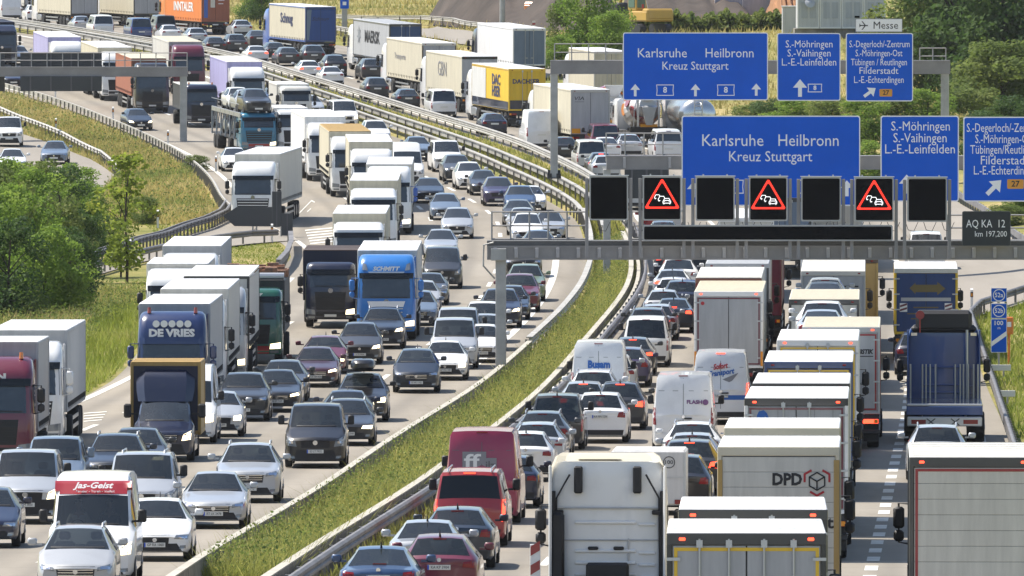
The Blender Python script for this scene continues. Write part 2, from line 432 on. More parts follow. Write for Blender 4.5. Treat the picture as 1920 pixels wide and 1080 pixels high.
def conform(bvh, corners, d, nu=6, nv=3, eps=.010):
    """a panel that follows the body: corners (a0,b0) low-left, low-right, up-right, up-left in (x,z) for d='f'/'b', in (y,z) for 'l'/'r'"""
    mb = MB(); vs = []
    for j in range(nv+1):
        for i in range(nu+1):
            u, v = i/nu, j/nv
            a = (1-v)*((1-u)*corners[0][0]+u*corners[1][0])+v*((1-u)*corners[3][0]+u*corners[2][0])
            z = (1-v)*((1-u)*corners[0][1]+u*corners[1][1])+v*((1-u)*corners[3][1]+u*corners[2][1])
            if d in 'fb':
                s = 1 if d == 'f' else -1
                h = bvh.ray_cast(Vector((a, s*12, z)), Vector((0, -s, 0)))
                vs.append((a, (h[0].y if h[0] else (vs[-1][1] if vs else 0))+s*eps, z))
            else:
                s = 1 if d == 'r' else -1
                h = bvh.ray_cast(Vector((s*12, a, z)), Vector((-s, 0, 0)))
                vs.append(((h[0].x if h[0] else (vs[-1][0] if vs else 0))+s*eps, a, z))
    # a few millimetres of thickness so the panel is a real piece
    n = len(vs); off = {'f': (0, -.03, 0), 'b': (0, .03, 0), 'r': (-.03, 0, 0), 'l': (.03, 0, 0)}[d]
    fs = [(j*(nu+1)+i, j*(nu+1)+i+1, (j+1)*(nu+1)+i+1, (j+1)*(nu+1)+i) for j in range(nv) for i in range(nu)]
    loop = [i for i in range(nu+1)]+[j*(nu+1)+nu for j in range(1, nv+1)]+[nv*(nu+1)+i for i in range(nu-1, -1, -1)]+[j*(nu+1) for j in range(nv-1, 0, -1)]
    back = [(x+off[0], y+off[1], z+off[2]) for x, y, z in vs]
    vs = vs+back
    for a, b in zip(loop, loop[1:]+loop[:1]): fs.append((a, b, b+n, a+n))
    return mb.add(vs, fs)
def mir(c): return [(-x, z) for x, z in c]
WHEELS = {}
def wheel_mesh(r, w):
    key = (r, w)
    if key not in WHEELS:
        m = MB(); ring = []
        for x, rr in ((-w/2, r*.62), (-w/2, r*.93), (-w*.38, r), (w*.38, r), (w/2, r*.93), (w/2, r*.62)):
            ring.append([(x, rr*math.cos(2*math.pi*q/18), rr*math.sin(2*math.pi*q/18)) for q in range(18)])
        m.loft(ring, True, True)
        g = MB(); g.cyl((-w/2-.008, 0, 0), (w/2+.008, 0, 0), r*.60, 16); g.cyl((-w/2-.02, 0, 0), (w/2+.02, 0, 0), r*.16, 8)
        WHEELS[key] = (m.mesh('wheel', TYRE, 30), g.mesh('rim', RIM, 30))
    return WHEELS[key]
FACE = {}
def car_face(kind, panel, style):
    """front and rear fittings, cached per body"""
    key = (kind, panel, style)
    if key in FACE: return FACE[key]
    cm = car_meshes(kind, panel, style if not panel and kind != 'highvan' else 0); b = cm['bvh']; k = cm['k']; hw = k['W']/2; hz = k['hz']; o = {}
    van = kind in ('bus', 'highvan', 'caddy')
    g0 = hz-.35; g1 = hz-.11
    sl = style % 4
    if van: hl = [(hw*.60, hz-.34), (hw*.90, hz-.30), (hw*.92, hz-.02), (hw*.66, hz-.14)]
    elif sl == 0: hl = [(hw*.54, hz-.22), (hw*.90, hz-.19), (hw*.92, hz-.04), (hw*.62, hz-.10)]
    elif sl == 1: hl = [(hw*.55, hz-.20), (hw*.91, hz-.14), (hw*.93, hz-.03), (hw*.56, hz-.11)]
    elif sl == 2: hl = [(hw*.58, hz-.25), (hw*.88, hz-.24), (hw*.92, hz-.05), (hw*.60, hz-.09)]
    else: hl = [(hw*.52, hz-.19), (hw*.90, hz-.20), (hw*.92, hz-.08), (hw*.58, hz-.09)]
    hs = 1.0
    o['headlight'] = [conform(b, c, 'f').mesh('headlight') for c in (hl, mir(hl))]
    o['reflector'] = []
    for sg in (1, -1):
        rx = MB()
        cxs = (.70, .82) if not van else (.78,)
        for cx in cxs:
            zz = sum(p[1] for p in hl)/4+.004; hq = b.ray_cast(Vector((sg*cx*hw, 12, zz)), Vector((0, -1, 0)))[0]
            c = [(sg*cx*hw-.055, zz-.04), (sg*cx*hw+.055, zz-.04), (sg*cx*hw+.055, zz+.03), (sg*cx*hw-.055, zz+.03)]; qq = conform(b, c, 'f', 2, 2, .020); rx.add(qq.v, qq.f)
        o['reflector'].append(rx.mesh('reflector'))
    gh = .50 if sl != 3 else .40
    gr = [(-hw*(gh-.04), g0-.02), (hw*(gh-.04), g0-.02), (hw*gh, g1+.02), (-hw*gh, g1+.02)]
    gm = conform(b, gr, 'f', 8, 3, .006); o['grille'] = gm.mesh('grille')
    sl_m = MB()
    for q in range(1, 4):
        z = g0+(g1-g0)*q/4
        c = [(-hw*(gh-.05), z-.010), (hw*(gh-.05), z-.010), (hw*(gh-.05), z+.010), (-hw*(gh-.05), z+.010)]
        cc = conform(b, c, 'f', 8, 1, .014); sl_m.add(cc.v, cc.f)
    o['grille_bar'] = sl_m.mesh('grille_bar')
    zz = (g0+g1)/2+.02; h = b.ray_cast(Vector((0, 12, zz)), Vector((0, -1, 0)))[0]
    o['emblem'] = MB().disc((0, h.y+.012, zz), (0, 1, 0), .055+.02*van, 12, .02).mesh('emblem')
    lo = conform(b, [(-hw*.74, .245), (hw*.74, .245), (hw*.60, .43 if not van else .56), (-hw*.60, .43 if not van else .56)], 'f', 8, 2, .006)
    o['lower_grille'] = lo.mesh('lower_grille')
    pz = .40 if not van else .52
    h = b.ray_cast(Vector((0, 12, pz)), Vector((0, -1, 0)))[0]
    o['front_plate'] = MB().box(-.26, .26, h.y-.02, h.y+.022, pz-.055, pz+.055).mesh('licence_plate')
    o['front_band'] = MB().box(.222, .259, h.y+.01, h.y+.0245, pz-.053, pz+.053).mesh('plate_band')
    o['front_plate_y'] = (h.y+.023, pz)
    fl = [(hw*.66, .30), (hw*.84, .31), (hw*.84, .39), (hw*.68, .38)]
    o['fog_light'] = [conform(b, c, 'f', 3, 2, .012).mesh('fog_light') for c in (fl, mir(fl))]
    # rear
    tz = k['tz']; 
    if van: tl = [(hw*.86, tz-.42), (hw*.955, tz-.40), (hw*.955, tz+.14), (hw*.88, tz+.14)]
    elif kind in ('suv', 'mpv', 'estate'): tl = [(hw*.60, tz-.22), (hw*.94, tz-.24), (hw*.94, tz-.02), (hw*.66, tz-.06)]
    else: tl = [(hw*.58, tz-.20), (hw*.93, tz-.22), (hw*.93, tz-.05), (hw*.60, tz-.08)]
    o['tail_light'] = [conform(b, c, 'b', 5, 3, .012).mesh('tail_light') for c in (tl, mir(tl))]
    pz = tz-.20 if not van else tz-.30
    h = b.ray_cast(Vector((0, -12, pz)), Vector((0, 1, 0)))[0]
    o['rear_plate'] = MB().box(-.26, .26, h.y-.022, h.y+.02, pz-.055, pz+.055).mesh('licence_plate')
    o['rear_band'] = MB().box(-.259, -.222, h.y-.0245, h.y, pz-.053, pz+.053).mesh('plate_band')
    o['rear_plate_y'] = (h.y-.023, pz)
    rb = conform(b, [(-hw*.80, .27), (hw*.80, .27), (hw*.84, .44), (-hw*.84, .44)], 'b', 8, 2, .008)
    o['rear_bumper'] = rb.mesh('rear_bumper')
    z3 = k['H']-.09 if kind != 'sedan' else k['dz']+.03
    h = b.ray_cast(Vector((0, -12, z3)), Vector((0, 1, 0)))[0]
    o['third'] = MB().box(-.15, .15, h.y-.02, h.y+.03, z3-.014, z3+.014).mesh('brake_light')
    zt = tz+.02 if not van else tz-.1
    h = b.ray_cast(Vector((0, -12, zt-.05)), Vector((0, 1, 0)))[0]
    o['rear_emblem'] = MB().disc((0, h.y-.012, zt-.05), (0, -1, 0), .05, 10, .015).mesh('emblem')
    # mirrors: cup with arm
    mz = k['cz']+.06; my = k['L']/2-k['ct']-.38
    for s in (1, -1):
        m = MB(); mh = .17 if not van else .30; mw = .22 if not van else .20
        m.box(s*(hw+.03), s*(hw+.03+mw), my-.06, my+.06, mz, mz+mh, .035); m.box(s*(hw-.08), s*(hw+.05), my-.03, my+.03, mz, mz+.05)
        o['mirror', s] = m.mesh('wing_mirror', None, 40)
    o['roof_rail'] = []
    for s in (1, -1):
        rr = MB(); x = s*(pl([(0, 0)], 0)+{'suv': .62, 'estate': .58, 'mpv': .6}.get(kind, .58)*hw)
        ys = [k['L']/2-t for t in (k['r0']+.25, k['r0']+.45, k['r1']-.2, k['r1']-.02)]
        rr.tube([(x, ys[0], k['H']-.05), (x, ys[1], k['H']+.035), (x, ys[2], k['H']+.025), (x, ys[3], k['H']-.06)], .022, 5)
        o['roof_rail'].append(rr.mesh('roof_rail'))
    an = MB(); an.cyl((0, k['L']/2-k['r1']+.12, k['H']-.04), (0, k['L']/2-k['r1']-.05, k['H']+.10), .03, 5, .008); o['antenna'] = an.mesh('roof_antenna')
    wi = MB()
    hh = k['cz']+.02
    for x0, x1 in ((-.62, .02), (-.02, .60)):
        c = [(x0, hh), (x1, hh-.0), (x1, hh+.03), (x0, hh+.03)]
        q = conform(b, c, 'f', 5, 1, .018); wi.add(q.v, q.f)
    o['wiper'] = wi.mesh('wiper')
    o['roof_box'] = None
    FACE[key] = o
    return o
INTER = {}
def interior(kind, panel):
    if kind in INTER: return INTER[kind]
    k = CARS[kind]; y0 = k['L']/2-k['r0']-.42; hw = k['W']/2
    m = MB(); sb = k['cz']-.48
    m.box(-.25, .25, y0-.55, y0-.05, sb, sb+.16, .05); m.box(-.24, .24, y0-.72, y0-.54, sb+.1, k['cz']+.12, .06); m.box(-.13, .13, y0-.74, y0-.63, k['cz']+.15, k['cz']+.34, .04)
    d = MB(); d.box(-hw+.16, hw-.16, k['L']/2-k['ct']-.50, k['L']/2-k['ct']-.16, k['cz']-.30, k['cz']-.06, .05)
    n = 12; R = [[(.36+(.17+.018*math.cos(q))*math.cos(2*math.pi*i/n), k['L']/2-k['ct']-.60+(.17)*math.sin(2*math.pi*i/n)*.4, k['cz']-.06+(.17+.018*math.cos(q))*math.sin(2*math.pi*i/n)) for q in (0, 2.1, 4.2)] for i in range(n+1)]
    d.loft(R)
    INTER[kind] = (m.mesh('seat', None, 40), d.mesh('dashboard', None, 40)); return INTER[kind]
PLT = random.Random(3)
def plate_text(rng): return '%s %s %d' % (rng.choice(['S', 'ES', 'LB', 'BB', 'KA', 'UL', 'GP', 'M', 'RT', 'TUE']), ''.join(rng.choice('ABCDEHKLMNPRSTW') for _ in range(2)), rng.randint(11, 9999))
def build_car(kind, name, label, cat, colour, facing, detail=2, style=0, rails=False, lit=False, braking=False, panel=False, tint=False, group=None, black_bumper=False):
    if kind == 'highvan' or panel: style = 0
    cm = car_meshes(kind, panel, style); fc = car_face(kind, panel, style); k = cm['k']; hw = k['W']/2
    r = thing(name, label, cat, group=group)
    pm = P(colour)
    part('body', cm['body'], r, pm)
    for w, g in (('windscreen', GLASS), ('rear_window', TINT if tint else GLASS), ('side_window0', TINT), ('side_window1', TINT)):
        if w in cm: part(w.rstrip('01'), cm[w], r, (CLEAR if detail > 1 and (g is GLASS or (not tint and w.startswith('side'))) else g))
    if detail > 1:
        st, dash = interior(kind, panel)
        for s in (1, -1):
            part('seat', st, r, SEAT, (s*.36, 0, 0))
        part('dashboard', dash, r, RUB)
    wr = .33 if kind not in ('suv', 'bus', 'highvan') else .36
    wm, rm = wheel_mesh(wr, .22)
    for y in (k['L']/2-.86, -k['L']/2+.92 if kind != 'highvan' else -k['L']/2+1.15):
        for s in (1, -1):
            w = part('wheel', wm, r, loc=(s*(hw-.115), y, wr))
            if detail > 1: part('rim', rm, w)
    for s in (1, -1): part('wing_mirror', fc['mirror', s], r, RUB if (black_bumper or colour in ('black',) or kind in ('bus', 'highvan')) else pm)
    if facing == 'F' or detail > 2:
        for q, me in enumerate(fc['headlight']):
            hl_ = part('headlight', me, r, LAMPON if lit and (lit == 2 or q == 1) else LAMP)
            if detail > 0: part('reflector', fc['reflector'][q], hl_, CHROME if not lit else LAMPON if (lit == 2 or q == 1) else CHROME)
        part('grille', fc['grille'], r, RUB)
        part('lower_grille', fc['lower_grille'], r, RUB)
        if black_bumper: part('front_bumper', conform(cm['bvh'], [(-hw*.96, .21), (hw*.96, .21), (hw*.96, .66), (-hw*.96, .66)], 'f', 14, 3, .005), r, RUB)
        p = part('licence_plate', fc['front_plate'], r, PLATE)
        if detail > 0:
            part('emblem', fc['emblem'], r, CHROME)
        if detail > 1:
            part('grille_bar', fc['grille_bar'], r, CHROME if style == 1 else RUB); part('wiper', fc['wiper'], r, RUB)
            for me in fc['fog_light']: part('fog_light', me, r, LAMP)
            part('plate_band', fc['front_band'], p, PLATEBLUE)
            y, z = fc['front_plate_y']; text(plate_text(PLT), p, (-.02, y, z), .095, INK, '+y', 'plate_number', sx=.85)
    if facing == 'R' or detail > 2:
        for me in fc['tail_light']: part('tail_light', me, r, BRAKE if braking else TAIL)
        p = part('licence_plate', fc['rear_plate'], r, PLATE)
        part('rear_bumper', fc['rear_bumper'], r, RUB)
        if detail > 0: part('brake_light', fc['third'], r, BRAKE if braking else TAIL)
        if detail > 1:
            part('emblem', fc['rear_emblem'], r, CHROME)
            part('plate_band', fc['rear_band'], p, PLATEBLUE)
            y, z = fc['rear_plate_y']; text(plate_text(PLT), p, (.02, y, z), .095, INK, '-y', 'plate_number', sx=.85)
    if rails:
        for me in fc['roof_rail']: part('roof_rail', me, r, ALU)
    elif detail > 1 and kind not in ('bus', 'highvan'): part('roof_antenna', fc['antenna'], r, RUB)
    r['_L'] = k['L']; r['_W'] = k['W']
    return r
# ------------------------------------------------------------------ lorries
def rrect(hx, y0, y1, z, c, n=3, fr=None):
    """rounded rectangle in plan: y1 is the front edge; front corners radius fr"""
    fr = fr or c; pts = []
    for cx, cy, a0, rr in ((hx-fr, y1-fr, 0, fr), (-hx+fr, y1-fr, 90, fr), (-hx+c, y0+c, 180, c), (hx-c, y0+c, 270, c)):
        for i in range(n+1):
            a = math.radians(a0+90*i/n); pts.append((cx+rr*math.cos(a), cy+rr*math.sin(a), z))
    return pts
CABS = {}
def cab_meshes(h=3.55, w=2.48, style=0):
    """tractor cab: front face at y=0, body runs back to y=-2.25"""
    key = (h, w, style)
    if key in CABS: return CABS[key]
    hw = w/2; ln = -2.25; o = {}
    ws0 = 1.78; ws1 = min(2.72, h-.42)          # windscreen
    sec = [(.38, hw-.06, -.08, .20), (.50, hw-.01, -.015, .24), (.80, hw, 0, .26), (1.35, hw, 0, .27), (1.72, hw-.005, -.03, .28), (ws1, hw-.02, -.20, .26)]
    if h > 3.2:
        sec += [(ws1+.25, hw-.03, -.26, .26), (h-.34, hw-.06, -.42, .30), (h-.12, hw-.10, -.68, .32), (h-.02, hw-.18, -.95, .34), (h, hw-.30, -1.15, .34)]
    else:
        sec += [(h-.16, hw-.05, -.28, .28), (h-.04, hw-.12, -.42, .30), (h, hw-.24, -.60, .30)]
    m = MB(); m.loft([rrect(x, ln, y, z, .10, 3, fr) for z, x, y, fr in sec], True, True)
    o['cab'] = m.mesh('cab', None, 35)
    b = BVHTree.FromPolygons([Vector(p) for p in m.v], m.f); o['bvh'] = b
    o['windscreen'] = conform(b, [(-hw*.93, ws0), (hw*.93, ws0), (hw*.90, ws1-.04), (-hw*.90, ws1-.04)], 'f', 12, 3, .012).mesh('windscreen', None, 50)
    o['side_window'] = []
    for s, d in ((1, 'r'), (-1, 'l')):
        o['side_window'].append(conform(b, [(-1.12, 1.70), (-.24, 1.78), (-.32, ws1-.06), (-1.12, ws1-.06)], d, 4, 2, .012).mesh('side_window'))
    vz = ws1
    v = MB(); vs = conform(b, [(-hw*.92, vz-.10), (hw*.92, vz-.10), (hw*.93, vz+.13), (-hw*.93, vz+.13)], 'f', 12, 2, .10); v.add(vs.v, vs.f)
    o['sun_visor'] = v.mesh('sun_visor')
    g = MB()
    g0, g1 = .80, 1.58
    gw = hw*(.62 if style % 2 == 0 else .74)
    q = conform(b, [(-gw*.9, g0), (gw*.9, g0), (gw, g1), (-gw, g1)], 'f', 8, 3, .010); g.add(q.v, q.f); o['grille'] = g.mesh('grille')
    g = MB()
    for i in range(5):
        z = g0+.09+i*(g1-g0-.14)/4.2; ww = gw*(.9+.1*(z-g0)/(g1-g0))-.04
        q = conform(b, [(-ww, z-.022), (ww, z-.022), (ww, z+.022), (-ww, z+.022)], 'f', 8, 1, .030); g.add(q.v, q.f)
    o['grille_bar'] = g.mesh('grille_bar')
    hl = [(hw*.60, .60), (hw*.95, .62), (hw*.95, .86), (hw*.62, .80)]
    o['headlight'] = [conform(b, c, 'f', 5, 2, .014).mesh('headlight') for c in (hl, mir(hl))]
    fg = [(hw*.62, .43), (hw*.90, .44), (hw*.90, .53), (hw*.62, .53)]
    o['fog_light'] = [conform(b, c, 'f', 4, 1, .014).mesh('fog_light') for c in (fg, mir(fg))]
    o['bumper'] = conform(b, [(-hw*.58, .41), (hw*.58, .41), (hw*.58, .72), (-hw*.58, .72)], 'f', 8, 2, .012).mesh('bumper')
    y = b.ray_cast(Vector((0, 9, .56)), Vector((0, -1, 0)))[0].y
    o['plate'] = MB().box(-.26, .26, y, y+.035, .50, .61).mesh('licence_plate')
    y = b.ray_cast(Vector((0, 9, 1.66)), Vector((0, -1, 0)))[0].y
    o['emblem'] = MB().disc((0, y, 1.64), (0, 1, 0), .11, 14, .03).mesh('emblem')
    o['wiper'] = MB()
    for x0, x1 in ((-.9, -.15), (-.1, .65)):
        q = conform(b, [(x0, ws0+.03), (x1, ws0+.05), (x1, ws0+.085), (x0, ws0+.065)], 'f', 4, 1, .035); o['wiper'].add(q.v, q.f)
    o['wiper'] = o['wiper'].mesh('wiper')
    for s in (1, -1):
        m = MB(); mz = ws1-.10
        m.box(s*(hw+.10), s*(hw+.34), -.36, -.20, mz-.52, mz-.06, .05); m.box(s*(hw+.11), s*(hw+.33), -.35, -.21, mz-.80, mz-.56, .05)
        m.tube([(s*(hw-.05), -.32, mz), (s*(hw+.22), -.28, mz+.01), (s*(hw+.22), -.28, mz-.82), (s*(hw-.03), -.32, mz-.86)], .025, 5)
        o['mirror', s] = m.mesh('wing_mirror', None, 40)
    o['side_deflector'], o['fuel_tank'], o['step'] = [], [], []
    for s in (1, -1):     # deflectors, steps and tanks on both flanks
        o['side_deflector'].append(MB().box(s*(hw-.08), s*(hw-.02), ln-.42, ln+.05, 1.0, h-.10, .02).mesh('side_deflector'))
        o['fuel_tank'].append(MB().box(s*(hw-.55), s*(hw-.05), -3.9, -2.35, .42, .98, .06).mesh('fuel_tank', None, 40))
        o['step'].append(MB().box(s*(hw-.34), s*(hw-.02), -1.95, -.75, .36, .50).mesh('step'))
    m = MB()
    for x in (-.55, -.28, 0, .28, .55): m.disc((x, -.42 if h > 3.2 else -.2, h-.30 if h > 3.2 else h-.12), (0, 1, .15), .085, 12, .10)
    o['spotlights'] = m
    # rear of the cab: panel ribs, air intake, cables
    m = MB()
    for z in (1.2, 1.45, 1.7, 2.3): m.box(-hw+.55, hw-.65, ln-.05, ln+.01, z, z+.07, .02); m.box(hw-.6, hw-.25, ln-.05, ln+.01, z-.03, z+.02, .01)
    o['rear_rib'] = m.mesh('rear_panel_rib')
    m = MB(); m.box(-hw+.05, -hw+.34, ln-.32, ln-.01, 1.05, 2.55, .06); m.box(-hw+.1, -hw+.5, ln-.3, ln-.01, .6, 1.15, .06); o['air_intake'] = m.mesh('air_intake', None, 40)
    CABS[key] = o
    return o
def add_cab(r, y, colour, h=3.55, w=2.48, style=0, lit=False, detail=2, grille=None, visor=None, lights=False, low=None, mirrors=None, beacons=None, bumper=None):
    o = cab_meshes(h, w, style); pm = P(colour); n0 = len(r.children)
    c = part('cab', o['cab'], r, pm, (0, y, 0))
    part('windscreen', o['windscreen'], c, GLASS)
    for me in o['side_window']: part('side_window', me, c, TINT)
    for s in (1, -1): part('wing_mirror', o['mirror', s], c, RUB if mirrors is None else P(mirrors))
    part('grille', o['grille'], c, RUB if grille is None else P(grille))
    for q, me in enumerate(o['headlight']): part('headlight', me, c, LAMPON if lit and (lit == 2 or q == 1) else LAMP)
    part('bumper', o['bumper'], c, P(bumper) if bumper else RUB)
    part('licence_plate', o['plate'], c, PLATE)
    for me in o['side_deflector']: part('side_deflector', me, c, pm)
    if detail > 0:
        part('grille_bar', o['grille_bar'], c, RUB if grille is None and style % 2 == 0 else (pm if style % 2 else ALU))
        part('sun_visor', o['sun_visor'], c, TINT if visor is None else P(visor)); part('emblem', o['emblem'], c, CHROME)
        part('wiper', o['wiper'], c, RUB); [part('step', me, c, STEELM) for me in o['step']]; [part('fuel_tank', me, c, ALU) for me in o['fuel_tank']]
        for me in o['fog_light']: part('fog_light', me, c, LAMP)
    if lights:
        b = o['bvh']; zc = h-.43
        for x in (-.56, -.28, 0, .28, .56):
            yy = b.ray_cast(Vector((x, 9, zc)), Vector((0, -1, 0)))[0].y
            part('spotlight', MB().disc((x, yy-.03, zc), (0, 1, .1), .125, 16, .12), c, mat('spot_lens', (.75, .74, .68), .25, 0, .6))
    if beacons:
        for x in (-.82, .82):
            m = MB(); m.cyl((x, -.85, h-.05), (x, -.85, h+.15), .07, 10, .055); part('beacon', m, c, P(beacons))
    wm, rm = wheel_mesh(.50, .32)
    for s in (1, -1):
        q = part('wheel', wm, r, loc=(s*(w/2-.17), y-1.42, .50))
        if detail > 1: part('rim', rm, q)
    return c
BOXC = {}
def axle_wheels(r, ys, w=2.5, dual=False, detail=1):
    wm, rm = wheel_mesh(.50, .38 if not dual else .58)
    for y in ys:
        for s in (1, -1):
            q = part('wheel', wm, r, loc=(s*(w/2-.21), y, .50))
            if detail > 1: part('rim', rm, q)
def chassis(r, y0, y1, z=.92):
    m = MB()
    for s in (1, -1): m.box(s*.38, s*.50, y0, y1, z-.16, z+.12)
    y = y0+.6
    while y < y1-.3: m.box(-.38, .38, y-.06, y+.06, z-.12, z+.04); y += 1.7
    part('chassis', m, r, STEELM)
def box_body(r, y0, y1, z0=1.15, z1=4.0, w=2.55, side='white', front=None, roof='white', frame=None, rear=None, curtain=True, skirt=False, rearcol=None, name='cargo_box'):
    """cargo box: side panels, roof cap, corner frame"""
    hw = w/2
    m = MB(); m.box(-hw+.02, hw-.02, y0+.03, y1-.02, z0+.10, z1-.04); b = part(name, m, r, skin(side, PC[side]) if side in PC else side)
    m = MB(); m.box(-hw+.005, hw-.005, y0+.01, y1-.005, z1-.05, z1, .03)
    n = 0
    y = y0+.5
    while y < y1-.3: m.box(-hw+.06, hw-.06, y-.02, y+.02, z1-.002, z1+.012); y += 1.45
    part('roof', m, r, skin('roof_'+roof, tuple(min(.8, c*1.06) for c in PC[roof])))
    fc = P(frame) if frame else skin(side, PC[side]) if side in PC else side
    m = MB()
    for s in (1, -1):
        for y in (y0, y1-.10):
            m.box(s*(hw-.10), s*(hw+.004), y, y+.10, z0+.05, z1-.045, .012)
        m.box(s*(hw-.10), s*hw, y0+.10, y1-.10, z0-.02, z0+.12, .012)
        m.box(s*(hw-.08), s*(hw+.002), y0+.10, y1-.10, z1-.14, z1-.045, .012)
    m.box(-hw+.1, hw-.1, y1-.06, y1-.004, z1-.14, z1-.045); m.box(-hw+.1, hw-.1, y1-.06, y1-.004, z0, z0+.1)
    part('frame', m, r, fc)
    if curtain:      # curtain buckles along the lower edge
        m = MB(); y = y0+.35
        while y < y1-.3:
            for s in (1, -1): m.box(s*(hw-.02), s*(hw+.012), y-.02, y+.02, z0+.06, z0+.28)
            y += .62
        part('curtain_buckle', m, r, STEELM)
    if front:
        m = MB(); m.box(-hw+.1, hw-.1, y1-.03, y1+.004, z0+.12, z1-.15); part('front_panel', m, r, skin(front, PC[front]) if front in PC else front)
    return b
def rear_doors(r, y0, z0=1.15, z1=4.0, w=2.55, door='white', trim=None, frame='white', header=None, bars=2, hinges=True, detail=2, amber=False, lamps_on=False, toplamps=True, roller=False, plainlow=False, red=False):
    hw = w/2; fm = P(frame)
    m = MB()
    for s in (1, -1): m.box(s*(hw-.09), s*hw, y0-.03, y0+.09, z0, z1-.02, .012)
    m.box(-hw+.09, hw-.09, y0-.028, y0+.09, z0, z0+.10, .01); part('rear_frame', m, r, fm)
    m = MB(); m.box(-hw, hw, y0-.034, y0+.09, z1-.20, z1-.01, .012); part('header', m, r, P(header) if header else fm)
    dm = skin(door, PC[door]) if door in PC else door
    if roller:
        z = z0+.10; k = 0; step = (z1-.22-z0-.10)/8
        m = MB()
        while z < z1-.30:
            m.box(-hw+.10, hw-.10, y0-.012, y0+.04, z+.003, z+step-.003, .006); z += step
        part('roller_door', m, r, dm)
        m = MB(); m.box(-hw+.12, hw-.12, y0+.0, y0+.05, z0+.1, z1-.2); part('door_seal', m, r, P('grey'))
    else:
        for s in (1, -1):
            m = MB(); m.box(s*.012, s*(hw-.10), y0-.014, y0+.05, z0+.11, z1-.21, .008); part('door', m, r, dm)
        m = MB(); m.box(-.011, .011, y0-.008, y0+.05, z0+.11, z1-.21); part('door_seal', m, r, RUB)
        if bars and detail > 0:
            m = MB()
            for x in ((-.32, .32) if bars == 2 else (-.75, -.28, .28, .75)):
                m.cyl((x, y0-.045, z0+.02), (x, y0-.045, z1-.10), .018, 6)
                m.box(x-.05, x+.05, y0-.07, y0-.02, z1-.24, z1-.12); m.box(x-.05, x+.05, y0-.07, y0-.02, z0+.02, z0+.14)
                m.box(x-.02, x+.20*(1 if x < 0 else -1), y0-.075, y0-.05, z0+.55, z0+.60)
            part('locking_bar', m, r, ALU)
        if hinges and detail > 1:
            m = MB()
            for s in (1, -1):
                for q in range(4):
                    z = z0+.35+q*(z1-z0-.8)/3; m.box(s*(hw-.22), s*(hw-.005), y0-.04, y0-.012, z, z+.05)
            part('hinge', m, r, ALU)
    if trim:      # coloured reflective outline
        m = MB(); t = .055; a = hw-.12; lo = z0+.13; hi = z1-.24
        m.box(-a, a, y0-.020, y0-.008, hi-t, hi); m.box(-a, a, y0-.020, y0-.008, lo, lo+t)
        for s in (1, -1): m.box(s*(a-t), s*a, y0-.020, y0-.008, lo+t, hi-t)
        part('outline_tape', m, r, P(trim))
    if toplamps:
        for s in (1, -1): part('marker_lamp', MB().box(s*(hw-.30), s*(hw-.20), y0-.055, y0-.02, z1-.13, z1-.08, .01), r, BRAKE if detail > 1 else TAIL)
    # under-run bumper with lamp clusters, plate and mud flaps
    m = MB(); m.box(-hw+.02, hw-.02, y0+.02, y0+.20, .50, .64, .02); m.box(-hw+.02, hw-.02, y0+.02, y0+.14, .82, z0-.02, .01)
    for s in (1, -1): m.box(s*.5, s*.58, y0+.05, y0+.4, .55, .95)
    part('rear_bumper', m, r, STEELM)
    for s in (1, -1):
        q = part('tail_light', MB().box(s*(hw-.56), s*(hw-.06), y0-.012, y0+.03, .84, .98, .012), r, BRAKE if lamps_on else TAIL)
        part('indicator', MB().box(s*(hw-.20), s*(hw-.07), y0-.022, y0, .85, .97, .01), q, AMBER)
        part('mud_flap', MB().box(s*(hw-.55), s*(hw-.05), y0+.25, y0+.28, .25, .80), r, RUB)
        if amber: part('warning_board', MB().box(s*(hw-.62), s*(hw-.06), y0-.05, y0-.02, z0+.05, z0+.36), r, mat('amber_board', (.75, .33, .01), .5))
        elif red: part('reflector', MB().box(s*(hw-.09), s*(hw-.005), y0-.045, y0-.025, z0+.08, z0+.62), r, AMBER)
    p = part('licence_plate', MB().box(-.26, .26, y0-.01, y0+.03, .84, .95), r, PLATE)
    if detail > 1: text(plate_text(PLT), p, (0, y0-.012, .895), .095, INK, '-y', 'plate_number', sx=.85)
